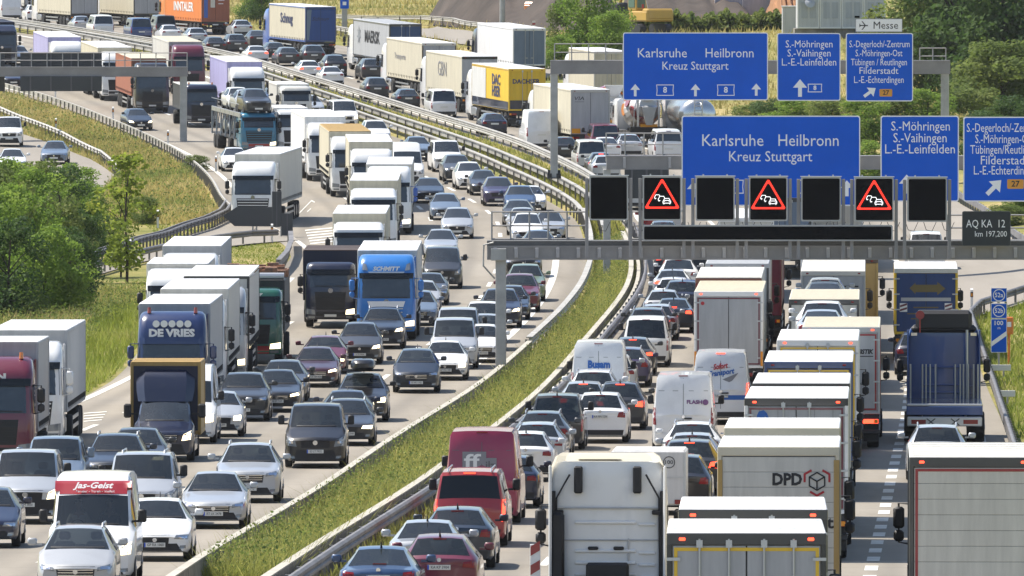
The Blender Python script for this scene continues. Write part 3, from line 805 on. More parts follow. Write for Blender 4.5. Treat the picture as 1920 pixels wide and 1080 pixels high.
def build_semi(name, label, facing, cab='white', box='white', roof='white', frame=None, front=None, cabh=3.55, boxh=4.0, tl=13.6, style=0, lit=False, detail=1, rear=None, group=None, cabkw=None, boxkw=None, boxw=2.55, cabw=2.48, z0=1.15, short=False, cat='lorry'):
    """articulated lorry; origin in the middle, forward +Y"""
    L = tl+2.75 if not short else tl+2.45
    r = thing(name, label, cat, group=group); f = L/2
    add_cab(r, f, cab, cabh, cabw, style, lit, detail, **(cabkw or {}))
    y1 = f-2.25-(.50 if not short else .2); y0 = -L/2
    chassis(r, f-6.0 if not short else y0, f-2.0, .85)
    if not short: chassis(r, y0+.1, y1-.5, 1.0)
    box_body(r, y0, y1, z0, boxh, boxw, box, front, roof, frame, **(boxkw or {}))
    if not short:
        axle_wheels(r, (f-5.2,), 2.5, True, detail); axle_wheels(r, (y0+1.6, y0+2.95, y0+4.3), 2.5, False, detail)
        for s in (1, -1):
            m = MB(); m.box(s*.75, s*.87, y1-3.1, y1-2.9, .25, 1.1); m.box(s*.68, s*.95, y1-3.2, y1-2.8, .22, .26); part('landing_leg', m, r, STEELM)
            m = MB(); m.box(s*(boxw/2-.04), s*(boxw/2-.01), y0+5.2, y1-3.5, .45, .57); m.box(s*(boxw/2-.04), s*(boxw/2-.01), y0+5.2, y1-3.5, .75, .87); part('side_guard', m, r, ALU)
    else: axle_wheels(r, (y0+1.9,), 2.45, True, detail)
    if facing == 'R': rear_doors(r, y0, z0, boxh, boxw, detail=detail, **(rear or {}))
    r['_L'] = L; r['_W'] = 2.55; r['_y0'] = y0; r['_y1'] = y1; r['_f'] = f
    return r
# ------------------------------------------------------------------ putting traffic on the lanes
FLEET = []
def put(r, c, u, v=None, vt=None, h=None, yaw=0.0, dd=0.0, fixed=False, lat=None):
    """near face of the vehicle stands where the sight line meets the lane (v = foot, vt = top edge at height h)"""
    zf = zL if c == 'L' else zR
    if vt is not None:
        X, D = hit(u, vt, lambda d: zf(d)+h)
        X *= (D+dd)/D; D += dd
    else:
        X, D = hit(u, v, zf)
    FLEET.append(dict(o=r, c=c, X=X, D=D, L=r['_L'], W=r['_W'], yaw=math.radians(yaw), fixed=fixed, D0=D))
    return r
def lane_yaw(c, D):
    a = heading(c, D)
    if c == 'L': return a*(.15+.85*min(1, max(0, (D-600)/100.0)))
    return a*(.8+.2*min(1, max(0, (D-560)/100.0)))
def centre(e):
    a = lane_yaw(e['c'], e['D'])+e['yaw']
    return e['X']+math.sin(a)*e['L']/2, e['D']+math.cos(a)*e['L']/2, a
def keep_in(e):
    if e['fixed']: return
    x, y, a = centre(e)
    for yy in (e['D'], y, y+e['L']*.45):
        xx = e['X']+(yy-e['D'])*math.tan(a)
        if e['c'] == 'R':
            k = eR0(yy)+.50+e['W']/2-xx
            if k > 0: e['X'] += k
        else:
            k = xx-(eL1(yy)-.45-e['W']/2)
            if k > 0: e['X'] -= k
def settle(report=False):
    for e in FLEET: keep_in(e)
    FLEET.sort(key=lambda e: e['D'])
    for it in range(3):
        for i, e in enumerate(FLEET):
            if e['fixed']: continue
            for f in FLEET[:i]:
                if f is e: continue
                if abs(e['D']-f['D']) > 34: continue
                for _ in range(2):
                    x1, y1, a1 = centre(e); x2, y2, a2 = centre(f); a = (a1+a2)/2
                    dx, dy = x1-x2, y1-y2
                    lon = dx*math.sin(a)+dy*math.cos(a); lat = dx*math.cos(a)-dy*math.sin(a)
                    gl = (e['L']+f['L'])/2+.55-lon; gw = (e['W']+f['W'])/2+.12-abs(lat)
                    if gl <= 0 or gw <= 0: break
                    if gw < .5 or gl > 9:
                        s = 1 if lat >= 0 else -1
                        e['X'] += s*gw*.6; f['X'] -= s*gw*.4*(not f['fixed'])
                    else:
                        D2 = e['D']+gl; e['X'] *= D2/e['D']; e['D'] = D2
        for e in FLEET: keep_in(e)
        FLEET.sort(key=lambda e: e['D'])
    for e in FLEET:
        x, y, a = centre(e); zf = zL if e['c'] == 'L' else zR
        g = math.atan((zf(y+3)-zf(y-3))/6.0)
        fwd = e['c'] == 'R'
        e['o'].location = (x, y, zf(y)+.035)
        e['o'].rotation_euler = (g if fwd else -g, 0, -a if fwd else math.pi-a)
        if report and abs(e['D']-e['D0']) > 5: print('MOVED', round(e['D']-e['D0'], 1), round(e['D']), e['o']['label'])
    for e in FLEET:
        for k in ('_L', '_W', '_y0', '_y1', '_f'):
            if k in e['o']: del e['o'][k]
CATS = {'sedan': ('saloon_car', 'car'), 'hatch': ('hatchback_car', 'car'), 'small': ('small_car', 'car'), 'estate': ('estate_car', 'car'), 'suv': ('suv', 'car'), 'mpv': ('people_carrier', 'car'),
        'caddy': ('small_van', 'van'), 'bus': ('van', 'van'), 'highvan': ('high_roof_van', 'van')}
GRP = {'L': 'oncoming cars in the jam', 'R': 'cars queueing away from the viewer'}
_n = [0]
def car(c, kind, u, v, colour, label, **kw):
    pk = {k: kw.pop(k) for k in ('vt', 'h', 'yaw', 'fixed', 'dd') if k in kw}
    nm, cat = CATS[kind]; _n[0] += 1
    vv = v if v else pk['vt']+60
    det = kw.pop('detail', 2 if vv > 560 else (1 if vv > 190 else 0))
    r = build_car(kind, nm, label, cat, colour, 'F' if c == 'L' else 'R', det, kw.pop('style', _n[0] % 4), group=GRP[c], **kw)
    return put(r, c, u, v, **pk)
# ------------------------------------------------------------------ ground sheet and roads
def ground_mats():
    out = {}
    m, t, b = newmat('verge_grass'); setp(b, rough=.9, spec=.2)
    tc = t.nodes.new('ShaderNodeTexCoord')
    n1 = t.nodes.new('ShaderNodeTexNoise'); n1.inputs['Scale'].default_value = .09; n1.inputs['Detail'].default_value = 6; n1.inputs['Roughness'].default_value = .65
    n2 = t.nodes.new('ShaderNodeTexNoise'); n2.inputs['Scale'].default_value = 1.7; n2.inputs['Detail'].default_value = 8; n2.inputs['Roughness'].default_value = .75
    for n in (n1, n2): t.links.new(tc.outputs['Object'], n.inputs['Vector'])
    r1 = t.nodes.new('ShaderNodeValToRGB'); e = r1.color_ramp.elements
    e[0].position = .36; e[0].color = (.15, .17, .04, 1); e[1].position = .64; e[1].color = (.40, .32, .155, 1)
    x = r1.color_ramp.elements.new(.50); x.color = (.26, .235, .08, 1)
    r2 = t.nodes.new('ShaderNodeValToRGB'); r2.color_ramp.elements[0].position = .3; r2.color_ramp.elements[0].color = (.55, .58, .5, 1); r2.color_ramp.elements[1].position = .72; r2.color_ramp.elements[1].color = (1.25, 1.2, 1.1, 1)
    mx = t.nodes.new('ShaderNodeMixRGB'); mx.blend_type = 'MULTIPLY'; mx.inputs[0].default_value = 1
    t.links.new(n1.outputs['Fac'], r1.inputs['Fac']); t.links.new(n2.outputs['Fac'], r2.inputs['Fac'])
    t.links.new(r1.outputs['Color'], mx.inputs[1]); t.links.new(r2.outputs['Color'], mx.inputs[2]); t.links.new(mx.outputs[0], b.inputs['Base Color'])
    bp = t.nodes.new('ShaderNodeBump'); bp.inputs['Strength'].default_value = .8; bp.inputs['Distance'].default_value = .12
    t.links.new(n2.outputs['Fac'], bp.inputs['Height']); t.links.new(bp.outputs['Normal'], b.inputs['Normal'])
    out['grass'] = m
    def road(name, c1, c2):
        m, t, b = newmat(name); setp(b, rough=.78, spec=.3)
        tc = t.nodes.new('ShaderNodeTexCoord')
        mp = t.nodes.new('ShaderNodeMapping'); mp.inputs['Scale'].default_value = (1.0, .10, 1.0)
        n1 = t.nodes.new('ShaderNodeTexNoise'); n1.inputs['Scale'].default_value = .55; n1.inputs['Detail'].default_value = 7; n1.inputs['Roughness'].default_value = .62
        n2 = t.nodes.new('ShaderNodeTexNoise'); n2.inputs['Scale'].default_value = 9; n2.inputs['Detail'].default_value = 4
        t.links.new(tc.outputs['Object'], mp.inputs[0]); t.links.new(mp.outputs[0], n1.inputs['Vector']); t.links.new(tc.outputs['Object'], n2.inputs['Vector'])
        r = t.nodes.new('ShaderNodeValToRGB'); r.color_ramp.elements[0].position = .32; r.color_ramp.elements[0].color = (*c1, 1); r.color_ramp.elements[1].position = .68; r.color_ramp.elements[1].color = (*c2, 1)
        t.links.new(n1.outputs['Fac'], r.inputs['Fac'])
        mx = t.nodes.new('ShaderNodeMixRGB'); mx.blend_type = 'MULTIPLY'; mx.inputs[0].default_value = .35
        r2 = t.nodes.new('ShaderNodeValToRGB'); r2.color_ramp.elements[0].color = (.7, .7, .7, 1); r2.color_ramp.elements[1].color = (1.15, 1.15, 1.15, 1)
        t.links.new(n2.outputs['Fac'], r2.inputs['Fac']); t.links.new(r.outputs['Color'], mx.inputs[1]); t.links.new(r2.outputs['Color'], mx.inputs[2])
        # darker wheel tracks along every lane and sealed cross joints, from the lane coordinates in the UV map
        uv = t.nodes.new('ShaderNodeUVMap'); uv.uv_map = 'lane'; sx = t.nodes.new('ShaderNodeSeparateXYZ'); t.links.new(uv.outputs[0], sx.inputs[0])
        def mth(op, a_, b_=None):
            n = t.nodes.new('ShaderNodeMath'); n.operation = op
            for i, q in enumerate((a_, b_)):
                if q is None: continue
                if isinstance(q, (int, float)): n.inputs[i].default_value = q
                else: t.links.new(q, n.inputs[i])
            return n.outputs[0]
        tr = mth('POWER', mth('MULTIPLY', mth('ADD', mth('SINE', mth('MULTIPLY', sx.outputs[0], 3.4)), 1.0), .5), 2.0)
        tr = mth('MULTIPLY', tr, mth('MULTIPLY', n1.outputs['Fac'], .62))
        jt = mth('GREATER_THAN', mth('FRACT', mth('MULTIPLY', sx.outputs[1], .2)), .965)
        dk = mth('ADD', tr, mth('MULTIPLY', jt, .22))
        m3 = t.nodes.new('ShaderNodeMixRGB'); m3.inputs[2].default_value = (.09, .082, .072, 1); t.links.new(dk, m3.inputs[0]); t.links.new(mx.outputs[0], m3.inputs[1])
        t.links.new(m3.outputs[0], b.inputs['Base Color'])
        return m
    out['road'] = road('concrete_road', (.222, .196, .158), (.30, .266, .218))
    out['ramp'] = road('ramp_asphalt', (.24, .215, .18), (.30, .27, .23))
    out['line'] = mat('road_paint', (.62, .60, .54), .7, noise=.18, nscale=1.2)
    return out
GM = ground_mats()
DROWS = [140+6*i for i in range(int((1200-140)/6)+1)]+[1230, 1270, 1320, 1400, 1500, 1700, 2100, 2800, 4000]
def g_row(D):
    a0, a1, b0, b1 = eL0(D), eL1(D), eR0(D), eR1(D)
    xs = []
    for k in range(16, 0, -1): xs.append(a0-[0, .8, 2, 3.5, 5, 7, 9, 12, 15, 19, 24, 30, 40, 60, 100, 260, 900][k])
    nl = 6
    xs += [a0+(a1-a0)*k/nl for k in range(nl+1)]
    xs += [a1+(b0-a1)*k/4 for k in (1, 2, 3)]
    xs += [b0+(b1-b0)*k/nl for k in range(nl+1)]
    for k in range(1, 17): xs.append(b1+[0, .8, 2, 3.5, 5, 7, 9, 12, 15, 19, 24, 30, 40, 60, 100, 260, 900][k])
    return xs
def g_z(X, D):
    if D > 1250: return zg(X, 1250)+(D-1250)*.02
    return zg(X, D)
verts = []; faces = []; ncol = None
for D in DROWS:
    xs = g_row(min(D, 1200)); ncol = len(xs)
    verts += [(x, D, g_z(x, min(D, 1500))+(max(0, D-1500)*.02)) for x in xs]
for i in range(len(DROWS)-1):
    for j in range(ncol-1):
        a = i*ncol+j; faces.append((a, a+1, a+1+ncol, a+ncol))
m = MB(); m.add(verts, faces); gm = m.mesh('ground', GM['grass'])
for p in gm.polygons: p.use_smooth = True
struct(part('ground', gm))
def strip(name, fa, fb, D0, D1, lift, mt, nx=6, st=6, col=None):
    m = MB(); n = int(round((D1-D0)/st)); vs = []
    for i in range(n+1):
        D = D0+(D1-D0)*i/n; a, b = fa(D), fb(D)
        vs += [(a+(b-a)*k/nx, D, zg(a+(b-a)*k/nx, D)+lift) for k in range(nx+1)]
    fs = [(i*(nx+1)+k, i*(nx+1)+k+1, (i+1)*(nx+1)+k+1, (i+1)*(nx+1)+k) for i in range(n) for k in range(nx)]
    m.add(vs, fs); return m
d0, d1 = 140, 1196
def road(fa, fb, ref):
    m = strip('r', fa, fb, d0, d1, .02, GM['road']); me = m.mesh('road', GM['road']); uv = me.uv_layers.new(name='lane')
    for l in me.loops:
        p = me.vertices[l.vertex_index].co; uv.data[l.index].uv = (abs(p.x-ref(p.y)), p.y)
    return struct(part('road', me))
road(eL0, eL1, eL1); road(eR0, eR1, eR0)
SLIPS = []
def poly_road(name, top, bot, lift=.05, mt=None, n=40):
    """a slip road between two pixel-traced kerbs, laid on the ground"""
    A = [hitg(u, v) for u, v in top]; B = [hitg(u, v) for u, v in bot]
    SLIPS.append(A+B[::-1])
    def along(P_, t):
        d = [0]
        for p, q in zip(P_, P_[1:]): d.append(d[-1]+math.hypot(q[0]-p[0], q[1]-p[1]))
        s = t*d[-1]
        for i in range(len(P_)-1):
            if s <= d[i+1]+1e-9:
                f = (s-d[i])/max(1e-9, d[i+1]-d[i]); return P_[i][0]*(1-f)+P_[i+1][0]*f, P_[i][1]*(1-f)+P_[i+1][1]*f
        return P_[-1]
    m = MB(); vs = []; k = 10
    for i in range(n+1):
        a, b = along(A, i/n), along(B, i/n)
        for j in range(k+1):
            x, y = a[0]+(b[0]-a[0])*j/k, a[1]+(b[1]-a[1])*j/k; vs.append((x, y, zg(x, y)+lift))
    fs = [(i*(k+1)+j, i*(k+1)+j+1, (i+1)*(k+1)+j+1, (i+1)*(k+1)+j) for i in range(n) for j in range(k)]
    m.add(vs, fs); return struct(part(name, m, None, mt or GM['ramp']))
poly_road('slip_road', [(-60, 545), (60, 522), (160, 500), (240, 478), (330, 452), (400, 428), (432, 405), (450, 395)], [(-60, 570), (60, 545), (160, 524), (240, 500), (330, 480), (400, 469), (480, 458), (560, 452)], .06)
poly_road('slip_road', [(-120, 205), (-40, 228), (40, 252), (110, 275), (170, 300), (215, 330)], [(-300, 300), (-200, 320), (-120, 345), (-40, 370), (60, 400), (140, 430)], .06)
poly_road('slip_road', [(1590, 352), (1680, 420), (1740, 490), (1785, 560), (1815, 602), (1880, 584), (2000, 548)], [(1700, 352), (1790, 378), (1850, 412), (1930, 458), (2000, 500), (2060, 520), (2120, 530)], .10)
poly_road('slip_road', [(820, 52), (900, 66), (960, 82), (1020, 108), (1080, 140)], [(760, 62), (840, 78), (900, 96), (960, 118), (1020, 150)], .12)
# ------------------------------------------------------------------ painted lines
def lane_line(fx, D0, D1, w=.15, dash=None, gap=None, lift=.028, phase=0):
    m = MB(); D = D0+phase
    def seg(a, b):
        n = max(1, int((b-a)/6)); vs = []
        for i in range(n+1):
            y = a+(b-a)*i/n; x = fx(y)
            vs += [(x-w/2, y, zg(x-w/2, y)+lift), (x+w/2, y, zg(x+w/2, y)+lift)]
        m.add(vs, [(2*i, 2*i+1, 2*i+3, 2*i+2) for i in range(n)])
    if dash is None: seg(D0, D1)
    else:
        while D < D1: seg(D, min(D1, D+dash)); D += dash+gap
    return struct(part('lane_marking', m, None, GM['line']))
lane_line(lambda D: eL1(D)-1.55, 452, 1150, .34)
for k, ph in ((4.5, 0), (8.2, 7), (11.8, 3)): lane_line(lambda D, k=k: eL1(D)-k, 260, 1150, .22, 6, 12, phase=ph)
lane_line(lambda D: eL0(D)+1.0, 600, 1150, .28)
lane_line(lambda D: eL1(D)-14.4 if D < 470 else max(eL0(D)+.8, eL1(D)-14.4), 300, 560, .30)
lane_line(lambda D: eR0(D)+1.1, 200, 1150, .30)
for k, ph in ((4.9, 4), (8.6, 9)): lane_line(lambda D, k=k: eR0(D)+k, 200, 1150, .22, 6, 12, phase=ph)
def wide(D): return eR0(D)+12.9
lane_line(wide, 170, 660, .32, 3, 3, phase=1)
lane_line(lambda D: eR1(D)-.9, 180, 560, .30)

def hatch(px):
    m = MB()
    for (u0, v0, u1, v1, t) in px:
        a, b = hitg(u0, v0), hitg(u1, v1); a2, b2 = hitg(u0, v0+t), hitg(u1, v1+t)
        m.add([(p[0], p[1], zg(*p)+.034) for p in (a, b, b2, a2)], [(0, 1, 2, 3)])
    return struct(part('lane_marking', m, None, GM['line']))
hatch([(572+k*2, 432+k*5, 628, 427+k*5, 2.0) for k in range(6)]+[(556, 405, 584, 376, 2.2), (584, 376, 590, 379, 2.2), (576, 397, 583, 391, 2)]+[(157, 776+k*5, 200-k*3, 773+k*5, 1.6) for k in range(4)])
# ------------------------------------------------------------------ barriers and guardrails
CONC = mat('barrier_concrete', (.20, .185, .16), .9, noise=.45, nscale=1.1, detail=7)  # grime plus the shade of the barrier's side faces, darkened into one colour
RAILM = mat('rail_galvanised', (.44, .42, .38), .55, .35, noise=.2, nscale=.8)
DARKRAIL = mat('rail_weathered', (.17, .165, .17), .6, .3, noise=.3, nscale=.8)
POSTM = mat('rail_post', (.20, .19, .18), .6, .4)
def curve_pts(fx, D0, D1, st):
    n = max(1, int((D1-D0)/st)); out = []
    for i in range(n+1):
        y = D0+(D1-D0)*i/n; x = fx(y); out.append((x, y, zg(x, y)))
    return out
def sweep(mb, pts, prof, closed=True):
    rings = []
    for i, p in enumerate(pts):
        a, b = pts[max(0, i-1)], pts[min(len(pts)-1, i+1)]
        dx, dy = b[0]-a[0], b[1]-a[1]; l = math.hypot(dx, dy); nx, ny = dy/l, -dx/l
        rings.append([(p[0]+nx*o, p[1]+ny*o, p[2]+h) for o, h in prof])
    mb.loft(rings, True, True, closed)
def concrete_barrier(fx, D0, D1, label, w=.30, h=.8, base=.55):
    pts = curve_pts(fx, D0, D1, 5); m = MB()
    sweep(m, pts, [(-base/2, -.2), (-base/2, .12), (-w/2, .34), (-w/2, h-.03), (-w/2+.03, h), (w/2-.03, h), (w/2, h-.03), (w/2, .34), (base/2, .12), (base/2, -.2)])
    r = thing('concrete_barrier', label, 'barrier', pts[0])
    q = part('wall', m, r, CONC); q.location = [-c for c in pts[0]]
    m = MB(); sweep(m, pts, [(-w/2-.008, h-.015), (-w/2-.008, h+.02), (w/2+.008, h+.02), (w/2+.008, h-.015)]); q = part('lit_top', m, r, mat('lit_top_concrete', (.40, .375, .32), .85, noise=.2, nscale=1.3)); q.location = [-c for c in pts[0]]  # paler top strip: sunlight on the wall top put into its colour
    # joints between the cast elements
    m = MB(); y = D0+3
    while y < D1-1:
        x = fx(y); z = zg(x, y)
        m.box(x-w/2-.004, x+w/2+.004, y-.02, y+.02, z+.1, z+h+.004); y += 6
    q = part('joint', m, r, mat('joint_dark', (.05, .048, .042), .9)); q.location = [-c for c in pts[0]]
    q['kind'] = 'stuff'
    return r
def dense(pts, st=4.0):
    out = [pts[0]]
    for p, q in zip(pts, pts[1:]):
        d = math.hypot(q[0]-p[0], q[1]-p[1]); n = max(1, int(d/st))
        for i in range(1, n+1):
            x, y = p[0]+(q[0]-p[0])*i/n, p[1]+(q[1]-p[1])*i/n; out.append((x, y))
    return out
WPROF = [(.05, .42), (.11, .47), (.11, .54), (.06, .585), (.11, .63), (.11, .70), (.05, .75), (-.03, .745), (-.03, .425)]
_post = None
def guardrail(pts, label, step=4, double=False, m=RAILM, side=1, flat=False, h=0.0, name='guardrail'):
    global _post
    if len(pts[0]) == 2: pts = [(x, y, zg(x, y)) for x, y in pts]
    r = thing(name, label, 'guardrail', pts[0])
    prof = [(o*side, z+h) for o, z in WPROF]
    mb = MB(); sweep(mb, pts, prof); q = part('rail', mb, r, m); q.location = [-c for c in pts[0]]
    if double:
        mb = MB(); sweep(mb, pts, [(-o*side-.35*side, z+h) for o, z in WPROF]); q = part('rail', mb, r, m); q.location = [-c for c in pts[0]]
    if flat:
        mb = MB(); sweep(mb, pts, [(-.13, .78), (.13, .78), (.13, .83), (-.13, .83)]); q = part('top_rail', mb, r, m); q.location = [-c for c in pts[0]]
    if _post is None: _post = MB().box(-.05, .05, -.06, .06, -.15, .72).mesh('post', POSTM)
    d = 0; last = pts[0]; need = 0; n = 0
    for p, q in zip(pts, pts[1:]):
        l = math.hypot(q[0]-p[0], q[1]-p[1]); t = need
        while t < l and n < 100:
            f = t/l; c = [p[k]+(q[k]-p[k])*f-pts[0][k] for k in range(3)]
            part('post', _post, r, loc=(c[0]-.12*side, c[1], c[2]+h)); n += 1; t += step
        need = t-l
    return r
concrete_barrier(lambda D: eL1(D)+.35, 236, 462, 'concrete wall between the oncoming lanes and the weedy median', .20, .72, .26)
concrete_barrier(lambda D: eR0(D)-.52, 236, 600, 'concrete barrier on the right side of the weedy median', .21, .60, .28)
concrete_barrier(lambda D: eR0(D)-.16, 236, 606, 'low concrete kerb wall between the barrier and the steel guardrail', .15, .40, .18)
guardrail([p for p in curve_pts(lambda D: eR0(D)+.16, 236, 606, 5)], 'weathered steel guardrail beside the departing queue', 4.4, m=DARKRAIL, h=-.02, side=1)
guardrail(curve_pts(lambda D: eL1(D)+.25, 464, 640, 4), 'pale steel guardrail between gantry post and the bend', 4, flat=True)
guardrail(curve_pts(lambda D: eL1(D)+.15, 640, 1120, 6), 'left rail of the pale double guardrail sweeping round the far bend', 4.9, flat=True)
guardrail(curve_pts(lambda D: min(eL1(D)+1.0, eR0(D)-.7), 608, 1120, 6), 'right rail of the pale double guardrail sweeping round the far bend', 5.2, flat=True)
guardrail(curve_pts(lambda D: eR0(D)-.05, 612, 1120, 6), 'guardrail with dark posts on the grassy embankment edge', 5.1, side=-1, flat=True)
guardrail(curve_pts(lambda D: eL0(D)-.45, 652, 905, 5), 'guardrail along the outer edge of the oncoming road, left bend', 2.6, side=1)
def pg(px): return dense([hitg(u, v) for u, v in px], 3)
guardrail(pg([(436, 398), (424, 416), (395, 430), (330, 452), (250, 476), (165, 502)]), 'dark guardrail curling along the upper kerb of the slip road', 1.8, m=DARKRAIL, side=-1, double=True)
guardrail(pg([(100, 538), (160, 522), (240, 500), (330, 480), (400, 467), (470, 458), (520, 456)]), 'dark guardrail along the lower kerb of the slip road', 2.2, m=DARKRAIL)
guardrail(pg([(545, 462), (546, 480), (538, 500), (522, 518)]), 'short curved rail end in the bright grass gore', 1.5, m=DARKRAIL, flat=True)
guardrail(pg([(-10, 214), (60, 243), (120, 268), (190, 303), (225, 335)]), 'pale guardrail beside the small road at far left', 2.6)
guardrail(pg([(1935, 560), (1880, 578), (1838, 592), (1818, 612), (1828, 645), (1842, 690), (1862, 750), (1884, 820), (1905, 890)]), 'guardrail curving round the grass at the exit', 2.4, m=DARKRAIL, side=-1)
guardrail(pg([(1784, 374), (1850, 416), (1925, 472)]), 'guardrail on the far side of the exit lane', 2.4, side=-1, m=DARKRAIL)
guardrail(pg([(598, 42), (700, 47), (790, 46), (850, 51), (920, 64), (1000, 87), (1060, 112), (1150, 165)]), 'long guardrail at the top behind the container lorries', 4.6, flat=True)
guardrail(pg([(606, 62), (690, 76), (765, 97)]), 'short guardrail between the blue trailer and the container lorry', 2.6, flat=True)
# ------------------------------------------------------------------ sign gantries
def at(u, v, D):
    kx, kz = ray(u, v); return Vector((kx*D, D, CAMZ+kz*D))
SIGNBLUE = mat('sign_blue', (.007, .115, .66), .55, 0, .12, noise=.06, nscale=.5)
SIGNWHITE = mat('sign_white', (.93, .93, .93), .5)
SIGNGOLD = mat('sign_gold', (.72, .32, .03), .4)
SIGNBACK = mat('sign_back_grey', (.045, .05, .055), .6)
BEAMM = mat('gantry_steel', (.27, .26, .26), .5, .35, noise=.15, nscale=.7)
DISPLAY = mat('display_black', (.0015, .002, .003), .6, 0, .06)
LEDRED = mat('led_red', (.6, .02, .01), .4, emit=(1, .03, .015), es=1.1)
LEDWHITE = mat('led_white', (.8, .8, .8), .4, emit=(1, 1, 1), es=.75)
def rounded(mb, x0, x1, z0, z1, y0, y1, r):
    pts = []
    for cx, cz, a0 in ((x1-r, z1-r, 0), (x0+r, z1-r, 90), (x0+r, z0+r, 180), (x1-r, z0+r, 270)):
        for i in range(5):
            a = math.radians(a0+22.5*i); pts.append((cx+r*math.cos(a), cz+r*math.sin(a)))
    mb.loft([[(x, y0, z) for x, z in pts], [(x, y1, z) for x, z in pts]], True, True); return mb
def arrow(mb, x, z, h, ang=0, y=0, hw=.5, sh=.17):
    """upward arrow of height h turned clockwise by ang"""
    P_ = [(-sh/2, -.5), (sh/2, -.5), (sh/2, .02), (hw/2, .02), (0, .5), (-hw/2, .02), (-sh/2, .02)]
    a = -math.radians(ang); q = [(x+h*(px*math.cos(a)-pz*math.sin(a)), z+h*(px*math.sin(a)+pz*math.cos(a))) for px, pz in P_]
    lo = [(px, y, pz) for px, pz in q]; hi = [(px, y-.008, pz) for px, pz in q]
    mb.add(lo+hi, [(0, 1, 2, 6), (2, 3, 4), (4, 5, 6), (2, 4, 6), (7, 8, 9, 13), (9, 10, 11), (11, 12, 13), (9, 11, 13)]+[(i, (i+1) % 7, (i+1) % 7+7, i+7) for i in range(7)])
def ring_poly(mb, outer, inner, y, th=.008):
    n = len(outer); vs = [(x, y-th, z) for x, z in outer]+[(x, y-th, z) for x, z in inner]+[(x, y, z) for x, z in outer]+[(x, y, z) for x, z in inner]
    fs = []
    for i in range(n):
        j = (i+1) % n
        fs += [(i, j, j+n, i+n), (i+2*n, i+3*n, j+3*n, j+2*n), (i, i+2*n, j+2*n, j), (i+n, j+n, j+3*n, i+3*n)]
    mb.add(vs, fs)
def motorway_shield(mb, x, z, w, h, y, t=.045):
    def hexa(k):
        a, b = w/2-k, h/2-k; c = a*.10
        return [(x-a, z-b), (x-a+c*2.2, z-b-0*c), (x+a-c*2.2, z-b), (x+a, z-b), (x+a-c*.55, z), (x+a, z+b), (x-a, z+b), (x-a+c*.55, z)]
    ring_poly(mb, hexa(0), hexa(t), y)
def sign_panel(u0, v0, u1, v1, D, label, lines, arrows=(), shields=(), gold=None, name='direction_sign', col=None, border=None, ink=None, rad=.12, bw=.055):
    """lines: (text, centre u, centre v, cap height px, width px); everything measured on the panel itself"""
    a, b = at(u0, v1, D), at(u1, v0, D); s = (b.x-a.x)/(u1-u0)
    o = Vector(((a.x+b.x)/2, D, a.z)); w, h = b.x-a.x, b.z-a.z
    r = thing(name, label, 'road sign', o)
    lx = lambda u: (u-(u0+u1)/2)*s
    lz = lambda v: (v1-v)*s
    m = MB(); rounded(m, -w/2, w/2, 0, h, 0, .06, rad); part('border', m, r, border or SIGNWHITE)
    m = MB(); rounded(m, -w/2+bw, w/2-bw, bw, h-bw, -.006, .03, rad*.75); part('panel', m, r, col or SIGNBLUE)
    m = MB()
    for x in (-w*.3, w*.3): m.box(x-.06, x+.06, .06, .14, .05, h-.05)
    m.box(-w/2+.1, w/2-.1, .065, .12, h*.25, h*.25+.1); m.box(-w/2+.1, w/2-.1, .065, .12, h*.72, h*.72+.1); part('back_brace', m, r, BEAMM)
    for tx, u, v, ch, wd in lines: text(tx, r, (lx(u), -.008, lz(v)), ch*s/.72, ink or SIGNWHITE, '-y', 'lettering', w=wd*s)
    for u, v, hh, ang in arrows:
        m = MB(); arrow(m, lx(u), lz(v), hh*s, ang, -.006, .78 if ang else .8, .22); part('arrow', m, r, SIGNWHITE)
    for tx, u, v, ww, hh in shields:
        m = MB(); motorway_shield(m, lx(u), lz(v), ww*s, hh*s, -.006); q = part('route_shield', m, r, SIGNWHITE)
        text(tx, r, (lx(u), -.008, lz(v)), hh*s*.72, SIGNWHITE, '-y', 'route_number', bold=.012)
    if gold:
        tx, u, v, ww, hh = gold
        m = MB(); rounded(m, lx(u)-ww*s/2, lx(u)+ww*s/2, lz(v)-hh*s/2, lz(v)+hh*s/2, -.012, 0, .06); q = part('route_plate', m, r, SIGNGOLD)
        text(tx, q, (lx(u), -.0135, lz(v)), hh*s*.85, INK, '-y', 'route_number', bold=.008)
    return r
DG1, DG2, DG3, DG4 = 437.0, 552.0, 667.0, 775.0
WT = [('Karlsruhe', 1374, 264, 23, 115), ('Heilbronn', 1516, 264, 23, 113), ('Kreuz Stuttgart', 1445, 294, 20, 156)]
sign_panel(1278, 217, 1613, 386, DG2, 'big nearer blue sign listing Karlsruhe, Heilbronn and Kreuz Stuttgart behind the black displays', WT, arrows=[(1300, 355, 30, 0), (1445, 355, 30, 0), (1588, 353, 30, 0)], shields=[('8', 1374, 350, 41, 26), ('8', 1516, 350, 41, 26)])
sign_panel(1651, 217, 1798, 378, DG2, 'nearer blue sign listing S.-Möhringen, S.-Vaihingen and L.-E.-Leinfelden', [('S.-Möhringen', 1726, 237, 18, 110), ('S.-Vaihingen', 1725, 259, 18, 100), ('L.-E.-Leinfelden', 1725, 280, 18, 131)], arrows=[(1700, 345, 36, 0)], shields=[('8', 1735, 350, 32, 20)])
